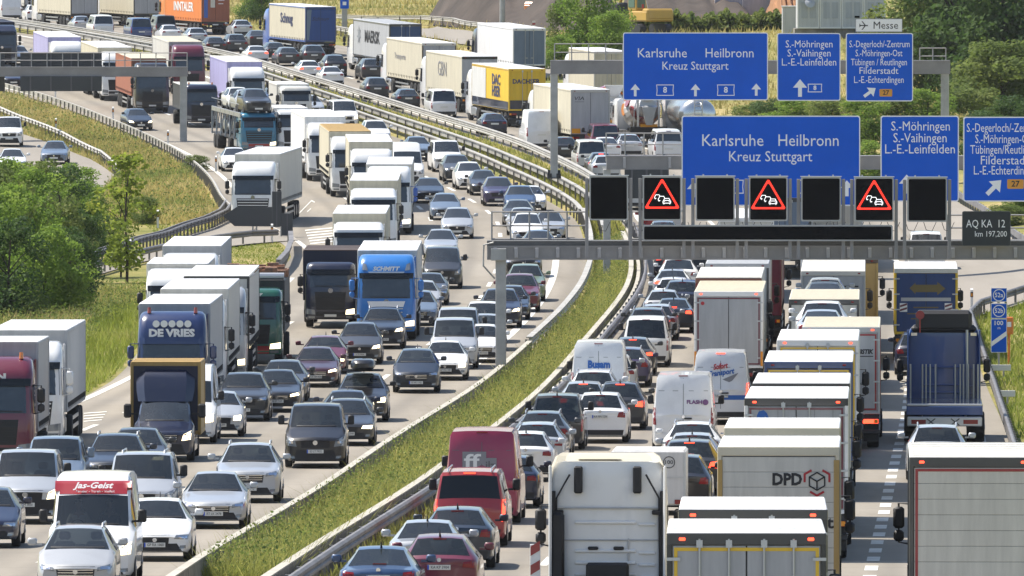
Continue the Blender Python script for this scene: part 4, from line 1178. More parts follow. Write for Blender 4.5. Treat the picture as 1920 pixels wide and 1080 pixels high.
sign_panel(1806, 219, 1962, 378, DG2, 'nearer blue exit sign cut by the right edge, with yellow 27', [('S.-Degerloch/-Zentrum', 1884, 240, 17, 143), ('S.-Möhringen-Ost', 1884, 261, 17, 111), ('Tübingen/Reutlingen', 1885, 281, 17, 132), ('Filderstadt', 1884, 301, 17, 90), ('L.-E.-Echterdingen', 1884, 320, 17, 116)], arrows=[(1864, 351, 38, 45)], gold=('27', 1904, 345, 31, 18))
sign_panel(1168, 61, 1440, 188, DG3, 'far blue sign listing Karlsruhe, Heilbronn and Kreuz Stuttgart with three arrows', [('Karlsruhe', 1242, 100, 18, 92), ('Heilbronn', 1368, 100, 18, 90), ('Kreuz Stuttgart', 1304, 124, 16, 124)], arrows=[(1191, 169, 23, 0), (1304, 169, 23, 0), (1418, 168, 23, 0)], shields=[('8', 1247, 169, 33, 21), ('8', 1361, 169, 33, 21)])
sign_panel(1457, 62, 1576, 189, DG3, 'far blue sign listing S.-Möhringen and S.-Vaihingen with a tall arrow', [('S.-Möhringen', 1517, 83, 14, 88), ('S.-Vaihingen', 1517, 100, 14, 81), ('L.-E.-Leinfelden', 1517, 117, 14, 102)], arrows=[(1500, 165, 33, 0)], shields=[('8', 1528, 165, 27, 16)])
sign_panel(1586, 62, 1712, 190, DG3, 'far blue exit sign under the white airplane sign', [('S.-Degerloch/-Zentrum', 1649, 83, 13, 113), ('S.-Möhringen-Ost', 1648, 100, 13, 88), ('Tübingen / Reutlingen', 1648, 117, 13, 105), ('Filderstadt', 1648, 133, 13, 73), ('L.-E.-Echterdingen', 1648, 150, 13, 93)], arrows=[(1631, 173, 27, 54)], gold=('27', 1661, 174, 24, 14))
mes = sign_panel(1604, 35, 1692, 60, DG3, 'white sign with black airplane and the word Messe on top of the far gantry', [('Messe', 1661, 48, 14, 46)], col=SIGNWHITE, border=mat('sign_rim_grey', (.25, .25, .27), .5), ink=INK, rad=.03, bw=.03)
def plane_icon(parent, x, z, k, y):
    m = MB()
    m.box(x-.42*k, x+.42*k, y-.006, y, z-.05*k, z+.05*k, .0)
    for s in (1, -1):
        m.add([(x+.08*k, y, z+s*.04*k), (x+.20*k, y, z+s*.04*k), (x-.10*k, y, z+s*.42*k), (x-.20*k, y, z+s*.42*k), (x+.08*k, y-.006, z+s*.04*k), (x+.20*k, y-.006, z+s*.04*k), (x-.10*k, y-.006, z+s*.42*k), (x-.20*k, y-.006, z+s*.42*k)], [(0, 1, 2, 3), (4, 5, 6, 7), (0, 1, 5, 4), (1, 2, 6, 5), (2, 3, 7, 6), (3, 0, 4, 7)])
        m.add([(x-.36*k, y, z+s*.03*k), (x-.28*k, y, z+s*.03*k), (x-.38*k, y, z+s*.17*k), (x-.44*k, y, z+s*.17*k), (x-.36*k, y-.006, z+s*.03*k), (x-.28*k, y-.006, z+s*.03*k), (x-.38*k, y-.006, z+s*.17*k), (x-.44*k, y-.006, z+s*.17*k)], [(0, 1, 2, 3), (4, 5, 6, 7), (0, 1, 5, 4), (1, 2, 6, 5), (2, 3, 7, 6), (3, 0, 4, 7)])
    part('airplane_symbol', m, parent, INK)
plane_icon(mes, -.90, .38, .60, -.008)
def gantry(label, D, segs, posts, rail=None, depth=1.0, stiff=None, base=True, parapet=.9):
    """segs: beam pieces (u0,u1,v_top,v_bottom); posts: (u0,u1,v_top,v_foot); rail: (u0,u1,v_top,v_foot,[post us])"""
    u, v = posts[0][0], posts[0][3]
    o = at((posts[0][0]+posts[0][1])/2, v, D); r = thing('sign_gantry', label, 'gantry', o)
    L_ = lambda u, v: at(u, v, D)-o
    for u0, u1, v0, v1 in segs:
        a, b = L_(u0, v1), L_(u1, v0)
        m = MB(); m.box(a.x, b.x, .25, .25+depth, a.z, b.z, .02); m.box(a.x, b.x, .22, .30+depth, b.z-.06, b.z+.02); m.box(a.x, b.x, .22, .30+depth, a.z-.03, a.z+.05)
        part('beam', m, r, BEAMM)
        if stiff:
            x = a.x+stiff*.4; k = 0
            while x < b.x-.1 and k < 60:
                part('stiffener', MB().box(x-.07, x+.07, .17, .27, a.z+.05, b.z-.06, .01), r, mat('gantry_rib', (.40, .39, .40), .5, .4)); x += stiff; k += 1
    for u0, u1, v0, v1 in posts:
        a, b = L_(u0, v1), L_(u1, v0)
        m = MB(); m.box(a.x, b.x, .35, .35+(b.x-a.x)*1.1, a.z, b.z, .03); p = part('post', m, r, GALV)
        c = (a.x+b.x)/2; w = (b.x-a.x)
        if base:
            m = MB(); m.box(c-w*.95, c+w*.95, .35-w*.4, .35+w*1.6, a.z, a.z+.06, .01)
            for s in (-.8, -.45, .45, .8): m.cyl((c+w*s, .35-w*.25, a.z+.05), (c+w*s, .35-w*.25, a.z+.30), .06, 8)
            for s in (1, -1): m.box(c+s*w*.5, c+s*w*.85, .5, .56, a.z+.05, a.z+.5)
            part('base_plate', m, p, STEELM)
    for u0, u1, vt, vf, n in (rail or []):
        a, b = L_(u0, vf), L_(u1, vt); m = MB()
        for k in (0, .5, 1.0): m.cyl((a.x, .25+depth*.9, a.z+(b.z-a.z)*k-.02*(k > 0)), (b.x, .25+depth*.9, a.z+(b.z-a.z)*k-.02*(k > 0)), .032, 6)
        for k in range(n+1):
            x = a.x+(b.x-a.x)*k/n; m.cyl((x, .25+depth*.9, a.z-.3), (x, .25+depth*.9, b.z), .036, 6)
        part('railing', m, r, mat('railing_steel', (.36, .35, .34), .5, .5))
    return r
gantry('near gantry carrying seven black displays and a long black text panel', DG1, [(913, 2010, 462, 486)], [(929, 949, 486, 726)], rail=[(922, 1099, 398, 450, 5), (1180, 1206, 398, 450, 1), (1778, 2000, 404, 452, 6)], depth=1.3, stiff=.80)
gantry('middle gantry behind the displays carrying the nearer blue signs', DG2, [(1137, 1990, 293, 317)], [(1131, 1145, 317, 531)], rail=[(1137, 1279, 250, 292, 4)], depth=1.1, stiff=2.2)
gantry('far gantry carrying the white airplane sign and far blue signs', DG3, [(1032, 1782, 114, 138)], [(1032, 1046, 137, 335), (1765, 1780, 138, 262)], rail=[(1040, 1168, 82, 114, 4), (1726, 1775, 90, 120, 2)], depth=1.1)
gantry('far left gantry with dark panels above and below its beam', DG4, [(-30, 351, 126, 143)], [(337, 350, 143, 332)], rail=[(-30, 350, 99, 127, 13)], depth=1.0)
bb = at(343, 338, DG4); m = MB(); m.box(-.75, .75, 0, 1.2, -.3, .52, .04); tag(part('foundation_block', m, None, CONC, bb), 'concrete block under the far left gantry post', 'foundation')
def walkway():
    a, b = at(913, 462, DG1), at(2010, 452, DG1); r = bpy.data.objects['sign_gantry']; o = Vector(r.location)
    m = MB(); m.box(a.x-o.x, b.x-o.x, .30, 1.75, a.z-o.z+.02, b.z-o.z, .01); part('walkway', m, r, mat('walkway_grating', (.10, .10, .10), .7))
    m = MB(); x = a.x-o.x; z = a.z-o.z; m.tube([(x+.25, .15, z+.15), (x-.12, .15, z+.05), (x-.14, .15, z-.75), (x+.30, .2, z-1.25)], .035, 6); m.box(x+.15, x+.75, .05, .22, z-.55, z-.08, .02); part('cable_box', m, r, GALV)
    m = MB(); k = 0
    for u in range(1120, 1790, 34):
        p = at(u, 458, DG1); m.tube([(p.x-o.x, .1, p.z-o.z+.85), (p.x-o.x+.10, .12, p.z-o.z+.55), (p.x-o.x+.32, .12, p.z-o.z+.50), (p.x-o.x+.48, .1, p.z-o.z+.85)], .014, 4)
    part('cable', m, r, RUB)
walkway()
def dark_panel(u0, v0, u1, v1, D, label, ribs=0, dy=.0, name='dark_sign_board'):
    a, b = at(u0, v1, D), at(u1, v0, D); o = Vector(((a.x+b.x)/2, D+dy, a.z)); w, h = b.x-a.x, b.z-a.z
    r = thing(name, label, 'sign panel', o); m = MB(); m.box(-w/2, w/2, 0, .08, 0, h, .015); part('panel', m, r, SIGNBACK)
    m = MB()
    for k in range(ribs+1):
        x = -w/2+w*(k+.5)/(ribs+1); m.box(x-.05, x+.05, -.06, 0.0, 0, h)
    if ribs: part('rib', m, r, mat('rib_grey', (.10, .10, .11), .6))
    return r
dark_panel(38, 98, 191, 126, DG4+1.6, 'dark panel back standing above the far left gantry beam', 3)
dark_panel(38, 143, 191, 171, DG4+.1, 'dark panel back hanging below the far left gantry beam', 3)
dark_panel(-40, 98, 9, 171, DG4+1.9, 'dark panel back at the far left edge of the gantry', 1)
dark_panel(1171, 318, 1254, 372, DG2+.2, 'dark grey panel hanging under the left end of the middle gantry', 2)
# ------------------------------------------------------------------ lane displays
def display(u0, v0, u1, v1, D, label, jam=False, posts=True):
    a, b = at(u0, v1, D), at(u1, v0, D); o = Vector(((a.x+b.x)/2, D, a.z)); w, h = b.x-a.x, b.z-a.z
    r = thing('lane_display' if h > .8 else 'text_display', label, 'display', o)
    m = MB(); rounded(m, -w/2, w/2, 0, h, 0, .28, .07); part('housing', m, r, mat('display_rim', (.42, .42, .42), .45, .3))
    m = MB(); rounded(m, -w/2+.055, w/2-.055, .055, h-.055, -.006, .02, .05); part('screen', m, r, DISPLAY)
    if posts:
        m = MB()
        for s in (1, -1): m.box(s*(w/2+.03), s*(w/2+.16), .10, .24, -1.45, h-.08, .01)
        part('bracket', m, r, BEAMM)
        m = MB(); m.box(-w/2-.02, w/2+.02, -.03, .30, h, h+.03)
        for s in (1, -1): m.cyl((s*w*.3, .1, h+.02), (s*w*.3, .1, h+.09), .03, 6)
        part('hood', m, r, ALU)
    if jam:
        cx, top, bot, hw = 0, h*.93, h*.27, w*.44
        def tri(k):
            # inset equilateral-like triangle with clipped corners
            z0, z1, a_ = bot+k, top-k*2.0, hw-k*1.75
            return [(-a_, z0+.05), (-a_+.04, z0), (a_-.04, z0), (a_, z0+.05), (.035, z1), (-.035, z1)]
        m = MB(); ring_poly(m, tri(0), tri(.072), -.006); part('warning_triangle', m, r, LEDRED)
        m = MB()
        def carlet(x, z, k, full=True):
            t = .014
            def ln(p, q): m.tube([(x+p[0]*k, -.014, z+p[1]*k), (x+q[0]*k, -.014, z+q[1]*k)], t, 5)
            pts = [(-.5, .02), (-.5, .26), (-.42, .34), (-.30, .62), (.30, .62), (.42, .34), (.5, .26), (.5, .02)]
            if full:
                for p, q in zip(pts, pts[1:]+pts[:1]): ln(p, q)
                ln((-.34, .36), (.34, .36)); ln((-.38, -.02), (-.38, -.14)); ln((.38, -.02), (.38, -.14)); ln((-.4, .2), (-.25, .2)); ln((.4, .2), (.25, .2))
            else:
                for p, q in zip(pts[:6], pts[1:6]): ln(p, q)
                ln((-.5, .02), (-.2, .02)); ln((-.38, -.02), (-.38, -.14))
        hh = h
        carlet(.12*w, hh*.39, .20*w); carlet(-.01*w, hh*.45, .18*w, False); carlet(-.12*w, hh*.50, .15*w, False)
        part('queue_symbol', m, r, LEDWHITE)
    return r
for k, (u0, u1) in enumerate(((1105, 1178), (1205, 1278), (1304, 1378), (1404, 1477), (1502, 1577), (1602, 1676), (1701, 1776))):
    nm = ['dark lane display, first from the left on the near gantry', 'lit red triangle display left of the long text panel middle, leftmost of three', 'dark lane display between the left and middle red triangles',
          'lit red triangle display in the middle of the near gantry', 'dark lane display between the middle and right red triangles', 'lit red triangle display nearest the kilometre sign', 'dark lane display beside the kilometre sign'][k]
    d = display(u0, 330+k*.5, u1, 413+k*.5, DG1-.5, nm, k in (1, 3, 5)); d['group'] = 'lane displays on the near gantry'
display(1205, 422, 1674, 452, DG1-.55, 'long blank black text panel on the near gantry', posts=False)
sign_panel(1804, 396, 1895, 461, DG1-.4, 'dark sign reading AQ KA 12 km 197,200', [('AQ KA  12', 1848, 420, 15, 73), ('km 197,200', 1858, 439, 11, 60)], col=mat('sign_anthracite', (.018, .024, .028), .5), border=mat('sign_rim_dark', (.10, .11, .11), .5), rad=.07, bw=.02)
# ------------------------------------------------------------------ small roadside furniture
def exit_marker():
    D = 446; a, b = at(1858, 661, D), at(1888, 540, D); w, h = b.x-a.x, b.z-a.z
    x, y = (a.x+b.x)/2, D; z0 = zg(x, y)
    r = thing('exit_countdown_sign', 'narrow blue countdown sign with 52a, 52b and 100 m', 'road sign', (x, y, z0)); zb = a.z-z0
    s = h/121.0
    for v0, v1 in ((540, 566), (569, 597), (598, 661)):
        zz0, zz1 = zb+(661-v1)*s, zb+(661-v0)*s
        m = MB(); rounded(m, -w/2, w/2, zz0, zz1, 0, .04, .03); part('border', m, r, SIGNWHITE)
        m = MB(); rounded(m, -w/2+.018, w/2-.018, zz0+.018, zz1-.018, -.005, .02, .02); part('panel', m, r, SIGNBLUE)
    for tx, v in (('52a', 553.5), ('52b', 583)):
        zc = zb+(661-v)*s; c = [(.24*math.cos(q*math.pi/10), zc+.24*math.sin(q*math.pi/10)) for q in range(20)]; i = [(.205*math.cos(q*math.pi/10), zc+.205*math.sin(q*math.pi/10)) for q in range(20)]
        m = MB(); ring_poly(m, c, i, -.005); part('ring', m, r, SIGNWHITE); text(tx, r, (0, -.008, zc), .25, SIGNWHITE, '-y', 'lettering', w=.32, bold=.004)
    text('100', r, (0, -.008, zb+(661-606)*s), .24, SIGNWHITE, '-y', 'lettering', w=.34, bold=.004); text('m', r, (0, -.008, zb+(661-615)*s), .16, SIGNWHITE, '-y', 'lettering')
    m = MB(); za, zc2 = zb+(661-645)*s, zb+(661-625)*s
    m.add([(-w/2+.02, -.006, za-.10), (w/2-.02, -.006, zc2-.10), (w/2-.02, -.006, zc2+.09), (-w/2+.02, -.006, za+.09), (-w/2+.02, -.012, za-.10), (w/2-.02, -.012, zc2-.10), (w/2-.02, -.012, zc2+.09), (-w/2+.02, -.012, za+.09)], [(0, 1, 2, 3), (7, 6, 5, 4), (0, 4, 5, 1), (1, 5, 6, 2), (2, 6, 7, 3), (3, 7, 4, 0)])
    part('diagonal_bar', m, r, SIGNWHITE)
    m = MB(); m.cyl((0, .07, -.2), (0, .07, zb+h), .04, 8); part('pole', m, r, GALV)
    x2 = at(1892, 620, 452).x; z2 = zg(x2, 452)
    r = thing('emergency_phone', 'orange emergency phone post beside the countdown sign', 'emergency phone', (x2, 452, z2))
    m = MB(); m.cyl((0, 0, -.1), (0, 0, 1.5), .05, 8); part('pole', m, r, P('orange'))
    m = MB(); m.box(-.17, .17, -.14, .14, 1.25, 1.95, .04); q = part('housing', m, r, P('orange')); part('handset_label', MB().box(-.08, .08, -.15, -.135, 1.55, 1.75), q, SIGNWHITE)
exit_marker()
def delineator(u, v, label):
    x, y = hitg(u, v); r = thing('delineator_post', label, 'marker post', (x, y, zg(x, y)), group='white marker posts with black band')
    m = MB(); m.loft([[(-.06, -.05, 0), (.06, -.05, 0), (.06, .05, 0), (-.06, .05, 0)], [(-.06, -.05, .95), (.06, -.05, .95), (.06, .05, 1.02), (-.06, .05, 1.02)]], True, True); part('post', m, r, mat('marker_white', (.7, .7, .68), .6))
    m = MB(); m.box(-.063, .063, -.053, .053, .62, .85); q = part('black_band', m, r, INK); part('reflector', MB().box(-.035, .035, -.058, -.05, .66, .80), q, AMBER)
for u, v, l in ((104, 187, 'marker post above the yellow grass, far left road edge'), (212, 227, 'marker post on the road edge left of the blue-grey car'), (315, 272, 'marker post just left of the far left gantry post'), (405, 322, 'marker post on the bend left of the white car'),
                (296, 428, 'marker post at the dark guardrail over the slip road'), (244, 486, 'marker post beside the thin tree trunk'), (105, 249, 'marker post on the pale rail of the small road'), (510, 455, 'marker post at the grass gore'), (1822, 583, 'marker post at the exit bend right of the blue box lorry')): delineator(u, v, l)
def arrow_boards():
    for k, (u, v, l) in enumerate(((1877, 712, 'upper white kerb board on the right grass verge'), (1884, 762, 'lower white kerb board on the right grass verge'))):
        x, y = hitg(u, v); r = thing('kerb_board', l, 'marker board', (x, y, zg(x, y)), group='white boards on the right verge')
        m = MB(); m.box(-.38, .38, 0, .03, .35, .58, .01); part('board', m, r, mat('marker_white', (.7, .7, .68), .6))
        m = MB(); m.cyl((.1, .05, -.1), (.1, .05, .5), .035, 6); part('pole', m, r, GALV)
arrow_boards()
def dark_sign():
    D = 628
    a = at(424, 424, D); o = Vector((a.x, D, zg(a.x, D)))
    r = thing('reverse_sign', 'dark back of a big arrow shaped road sign on lattice posts', 'road sign', o)
    pts = [at(u, v, D)-o for u, v in ((418, 405), (444, 388), (527, 388), (527, 424), (440, 424))]
    m = MB(); m.loft([[(p.x, 0, p.z) for p in pts], [(p.x, .08, p.z) for p in pts]], True, True); part('panel', m, r, SIGNBACK)
    for u in (474, 481):
        p = at(u, 424, D)-o; m = MB(); m.cyl((p.x, .1, -.2), (p.x, .1, p.z+.3), .05, 6)
        part('pole', m, r, GALV)
    p, q = at(474, 424, D)-o, at(481, 424, D)-o; m = MB(); z = 0; s = 1
    while z < p.z-.3:
        m.cyl((p.x if s > 0 else q.x, .1, z), (q.x if s > 0 else p.x, .1, z+.3), .02, 5); z += .3; s = -s
    part('lattice', m, r, GALV)
    D = 620; a = at(536, 446, D); o = Vector((a.x, D, zg(a.x, D)))
    r = thing('reverse_sign', 'two dark narrow sign backs at the tip of the gore', 'road sign', o)
    for u0, u1, v0, v1 in ((510, 528, 359, 424), (528, 549, 400, 442)):
        p, q = at(u0, v1, D)-o, at(u1, v0, D)-o; m = MB(); m.box(p.x, q.x, 0, .08, p.z, q.z, .015); k = part('panel', m, r, SIGNBACK)
        c = (p.x+q.x)/2; part('seam', MB().box(c-.02, c+.02, -.01, .01, p.z, q.z), k, mat('rib_grey', (.10, .10, .11), .6))
    for u in (527, 545):
        p = at(u, 440, D)-o; m = MB(); m.cyl((p.x, .1, -.3), (p.x, .1, p.z+.5), .05, 6); part('pole', m, r, GALV)
dark_sign()
def top_things():
    # blue sign on a grey pillar, lamp post
    x, y = hitg(646, 64); r = thing('pillar_sign', 'small blue sign on a grey pillar at the top, right of the blue trailer', 'road sign', (x, y, zg(x, y)))
    h = (at(646, 0, y).z-zg(x, y)); m = MB(); m.box(-.24, .24, 0, .5, -.2, h+.2, .03); part('pillar', m, r, GALV)
    m = MB(); rounded(m, -.38, .38, h-.75, h+1.1, -.1, 0, .05); q = part('panel', m, r, SIGNBLUE)
    
    m = MB(); m.box(-.16, .16, -.112, -.1, h-.45, h-.15); part('symbol', m, q, SIGNWHITE)
    x, y = hitg(942, 63); r = thing('lamp_post', 'pale grey mast at the top in front of the dark earth bank', 'mast', (x, y, zg(x, y)))
    m = MB(); m.cyl((0, 0, -.2), (0, 0, 9), .26, 10, .2); part('pole', m, r, GALV); part('base_plate', MB().box(-.4, .4, -.4, .4, -.1, .12), r, STEELM)
top_things()
# ------------------------------------------------------------------ oncoming carriageway: cars and vans, nearest first
G = 'L'
car(G, 'mpv', 141, 1128, 'lightgrey', 'grey hatchback cut off by the bottom edge before the van with red banner', rails=True, style=1)
jas = car(G, 'highvan', 170, 1100, 'white', 'white high-roof van with red banner of white script above the windscreen', lit=1)
car(G, 'hatch', -31, 1030, 'navy', 'dark blue hatchback half out of the picture at the left edge, below the silver van')
car(G, 'bus', 47, 985, 'silver', 'silver transporter van with black bumper and one lit lamp at the left edge', lit=1, style=0, black_bumper=True)
car(G, 'caddy', 100, 942, 'skyblue', 'light blue van squeezed behind the silver transporter at the left edge')
car(G, 'sedan', 396, 994, 'silver', 'silver saloon with long chrome grille beside the concrete barrier', style=1)
car(G, 'bus', 270, 990, 'silver', 'silver people van with roof rails behind the white high-roof van', rails=True)
car(G, 'hatch', 290, 1055, 'white', 'white compact car with slim white headlamps right of the red banner van', style=3)
car(G, 'suv', 464, 945, 'silver', 'big silver SUV with chrome slatted grille passing the concrete barrier', style=1, rails=True)
car(G, 'suv', 215, 925, 'steelblue', 'dark blue SUV with roof rails in front of the tan box van', rails=True, style=0)
car(G, 'estate', 254, 900, 'darkgrey', 'dark grey estate with one yellow lit lamp left of the tan box van', lit=1)
car(G, 'highvan', 347, 834, 'white', 'white delivery van hidden behind the tan box van', lit=1)
car(G, 'small', 410, 822, 'silver', 'small silver car peeping out right of the tan box van', lit=1, style=2)
car(G, 'suv', 455, 792, 'darkgrey', 'black SUV with large dark grille beside the tan box van', style=0)
car(G, 'sedan', 518, 775, 'black', 'black saloon with slatted grille and star, right of the black SUV', style=1, lit=1)
car(G, 'estate', 530, 755, 'grey', 'dark grey car tucked behind the black saloon with slatted grille')
car(G, 'sedan', 591, 728, 'maroon', 'dark maroon saloon with one glowing round lamp', style=1, lit=1)
car(G, 'hatch', 607, 703, 'wine', 'wine red car directly behind the dark maroon saloon', lit=1)
car(G, 'mpv', 674, 685, 'grey', 'boxy grey compact car in front of the bright blue lorry', style=0, lit=1)
car(G, 'suv', 717, 656, 'steelblue', 'dark blue-grey SUV with roof rails just before the bright blue lorry', rails=True, lit=1)
rb = car(G, 'suv', 678, 793, 'black', 'black SUV carrying a black roof box', lit=1, style=2)
car(G, 'sedan', 648, 816, 'navy', 'dark blue saloon in front of the SUV with roof box', style=3)
car(G, 'estate', 650, 838, 'darkgrey', 'dark estate with lit daytime lamp behind the black van', lit=1, rails=True)
car(G, 'bus', 591, 880, 'black', 'black van with big clear headlamps in the middle lane', style=0)
car(G, 'mpv', 780, 739, 'steelblue', 'steel blue compact car with star grille alone in the lane by the barrier', style=1)
car(G, 'sedan', 834, 715, 'white', 'white sports saloon with twin bright lamps right of the steel blue compact car', style=2, lit=2)
car(G, 'bus', 851, 694, 'silver', 'silver van behind the white sports saloon', style=0)
car(G, 'bus', 858, 672, 'lightgrey', 'light grey van second behind the white sports saloon')
car(G, 'hatch', 903, 682, 'white', 'white hatchback half hidden by the grey gantry post', style=1)
car(G, 'sedan', 908, 660, 'silver', 'silver saloon behind the white hatchback at the gantry post')
car(G, 'suv', 906, 645, 'white', 'white SUV with dark windscreen left of the gantry post', style=3)
car(G, 'suv', 938, 617, 'navy', 'dark blue SUV with amber lamp split by the gantry post', lit=1)
car(G, 'estate', 955, 602, 'steelblue', 'blue-grey estate right behind the gantry post')
car(G, 'suv', 974, 587, 'wine', 'wine purple SUV right of the gantry post', style=3)
car(G, 'suv', 985, 567, 'lime', 'pale green metallic SUV below the black display gantry')
car(G, 'suv', 981, 522, 'black', 'black SUV with broad chrome lamps directly under the gantry beam', style=0)
car(G, 'hatch', 783, 621, 'skyblue', 'blue-silver car beside the trailer of the bright blue lorry')
car(G, 'hatch', 789, 590, 'lightgrey', 'light grey car in the gap right of the bright blue lorry')
car(G, 'sedan', 804, 574, 'grey', 'grey saloon third in the row beside the bright blue lorry')
car(G, 'bus', 829, 543, 'darkgrey', 'dark grey van casting a long shadow to its right', style=0)
car(G, 'sedan', 826, 487, 'silver', 'silver saloon straight behind the dark grey van')
car(G, 'mpv', 857, 449, 'silver', 'silver people carrier in front of the pale blue hatchback', style=2)
car(G, 'hatch', 835, 414, 'skyblue', 'pale blue-grey hatchback with round lamp in the middle lane', lit=1, style=0)
car(G, 'sedan', 806, 382, 'steelblue', 'low dark blue saloon beside the white and blue lorry', style=3)
car(G, 'bus', 840, 324, 'white', 'white van at the head of the row along the double guardrail', style=0)
car(G, 'suv', 860, 343, 'grey', 'grey SUV second in the row along the double guardrail')
car(G, 'mpv', 883, 357, 'white', 'white people carrier third in the row along the double guardrail', style=2)
car(G, 'sedan', 910, 368, 'darkgrey', 'dark grey saloon fourth in the row along the double guardrail', style=1)
car(G, 'suv', 936, 388, 'purple', 'dark violet SUV with one lit lamp in the row along the guardrail', lit=1)
car(G, 'suv', 976, 405, 'midblue', 'blue SUV with its roof showing left of a white car near the guardrail curve')
car(G, 'sedan', 996, 399, 'white', 'white saloon nearest the curved double guardrail', style=2)
car(G, 'hatch', 972, 427, 'grey', 'grey hatchback behind the gantry railing, left of the white saloon')
car(G, 'small', 979, 443, 'silver', 'small silver car seen through the gantry railing')
car(G, 'mpv', 988, 460, 'white', 'white people carrier seen through the gantry railing', lit=1)
car(G, 'sedan', 1030, 451, 'silver', 'silver saloon right of the white people carrier behind the railing', style=1)
car(G, 'sedan', 1010, 487, 'skyblue', 'light blue car with only its roof above the gantry beam')
car(G, 'hatch', 265, 246, 'steelblue', 'blue-grey car with two yellow lamps left of the dark blue tipper lorry', lit=2, style=0, yaw=-4)
car(G, 'sedan', 443, 323, 'white', 'white car in front of the large white lorry at the bend', style=2)
car(G, 'hatch', 523, 204, 'midblue', 'blue car right of the loaded car carrier', lit=1)
car(G, 'sedan', 587, 219, 'silver', 'silver convertible-like saloon beside the median guardrail in the far bend')
car(G, 'bus', 649, 243, 'white', 'white van with dark bumper beside the median guardrail', lit=1)
car(G, 'suv', 709, 275, 'white', 'white SUV before the far end of the double guardrail', style=3)
car(G, 'sedan', 788, 300, 'skyblue', 'light blue-grey saloon ahead of the white van in the guardrail row')
car(G, 'hatch', 36, 122, 'silver', 'silver car between the dark lorry and the white lorry at far left')
car(G, 'sedan', 26, 165, 'navy', 'dark blue car half hidden by the dark panels of the far left gantry')
# ------------------------------------------------------------------ departing carriageway: cars and vans, nearest first
G = 'R'
car(G, 'sedan', 709, 1158, 'midblue', 'blue saloon cut off by the bottom edge next to the steel guardrail')
car(G, 'hatch', 823, 1132, 'wine', 'dark car with wine red tailgate at the bottom edge')
car(G, 'sedan', 797, 1100, 'silver', 'silver saloon with fin antenna behind the dark blue hatchback', style=1)
car(G, 'estate', 856, 1070, 'steelblue', 'dark blue estate with wide tail lamps behind the red people van', style=0)
vito = car(G, 'bus', 880, 1028, 'red', 'dark red people van with glowing brake lamps and chrome tailgate strip', rails=True, braking=True, tint=True)
filz = car(G, 'highvan', 903, 985, 'raspberry', 'raspberry red high van with grey and white lettering block on its doors')
car(G, 'hatch', 953, 955, 'navy', 'dark blue hatchback with red light bar right of the red people van')
car(G, 'hatch', 985, 905, 'white', 'white hatchback left of the white lorry cab')
car(G, 'estate', 1006, 885, 'silver', 'silver estate in front of the white hatchback', rails=True)
car(G, 'estate', 1016, 862, 'grey', 'grey estate with roof rails behind the black high-lamp van', rails=True)
car(G, 'caddy', 1044, 846, 'black', 'black small van with tall red lamps and split rear window')
car(G, 'suv', 1125, 833, 'white', 'white SUV with dark rear window and wide red lamps')
car(G, 'mpv', 1162, 808, 'darkgrey', 'dark grey people carrier with tall red lamps right of the white SUV', braking=True)
car(G, 'hatch', 1093, 803, 'silver', 'silver car with a lit brake strip behind the white SUV', braking=True)
car(G, 'suv', 1112, 785, 'white', 'white off-roader with roof rails before the white van with blue lettering', rails=True)
busam = car(G, 'highvan', 1122, 776, 'white', 'white high van with blue lettering on the doors')
car(G, 'small', 1152, 742, 'silver', 'small silver car with red lamp right of the van with blue lettering')
car(G, 'estate', 1174, 728, 'purple', 'dark violet estate with roof rails right of the van with blue lettering', rails=True)
car(G, 'hatch', 1186, 706, 'grey', 'grey hatchback in front of the dark violet estate', braking=True)
car(G, 'bus', 1211, 690, 'white', 'white people van with rounded rear window and red side lamps')
car(G, 'suv', 1214, 655, 'darkgrey', 'dark SUV with roof rails ahead of the white people van', rails=True)
car(G, 'estate', 1230, 640, 'silver', 'silver estate two ahead of the white people van', rails=True)
car(G, 'sedan', 1262, 626, 'steelblue', 'blue-grey saloon with red lamp left of the big white trailer', braking=True)
car(G, 'hatch', 1243, 610, 'lightgrey', 'light grey hatchback with green-tinted rear window in the left lane')
car(G, 'suv', 1279, 598, 'navy', 'navy SUV close to the left side of the big white trailer')
car(G, 'hatch', 1262, 585, 'white', 'white hatchback below the gantry, left lane')
car(G, 'sedan', 1260, 567, 'silver', 'silver saloon with wide sky-lit rear window below the gantry', braking=True)
car(G, 'suv', 1272, 553, 'white', 'white SUV below the gantry ahead of the silver saloon')
car(G, 'estate', 1285, 541, 'grey', 'grey estate with pale roof below the gantry')
car(G, 'bus', 1311, 545, 'black', 'black van with shiny roof below the gantry, right of the small cars', tint=True)
car(G, 'suv', 1262, 522, 'navy', 'navy car with one brake lamp touching the gantry beam', braking=True)
sof = car(G, 'highvan', 1351, 798, 'white', 'white courier van with blue and red slogan on its rear doors', braking=True)
fla = car(G, 'highvan', 1281, 850, 'white', 'white high van with a small lilac word and ball on its right door')
car(G, 'estate', 1297, 885, 'white', 'white estate behind the white van with small lilac word', rails=True)
car(G, 'hatch', 1297, 907, 'silver', 'silver hatchback second behind the white van with small lilac word')
car(G, 'suv', 1292, 935, 'darkgrey', 'dark grey SUV with wide red lamps ahead of the black car', braking=True)
car(G, 'suv', 1272, 968, 'black', 'black car with red light bar towing a white box trailer')
car(G, 'suv', 1757, None, 'silver', 'silver SUV with a rear rack, between the blue flatbed and the bottom right lorry', vt=801, h=1.66, rails=True)
car(G, 'suv', 1722, 706, 'navy', 'navy SUV hidden behind the left edge of the blue flatbed lorry')
car(G, 'bus', 1737, 512, 'white', 'white van alone in the exit lane just above the gantry beam')
car(G, 'highvan', 976, 283, 'white', 'white panel van with dark round badge by the embankment rail')
car(G, 'hatch', 1016, 303, 'black', 'black car beside the far gantry post')
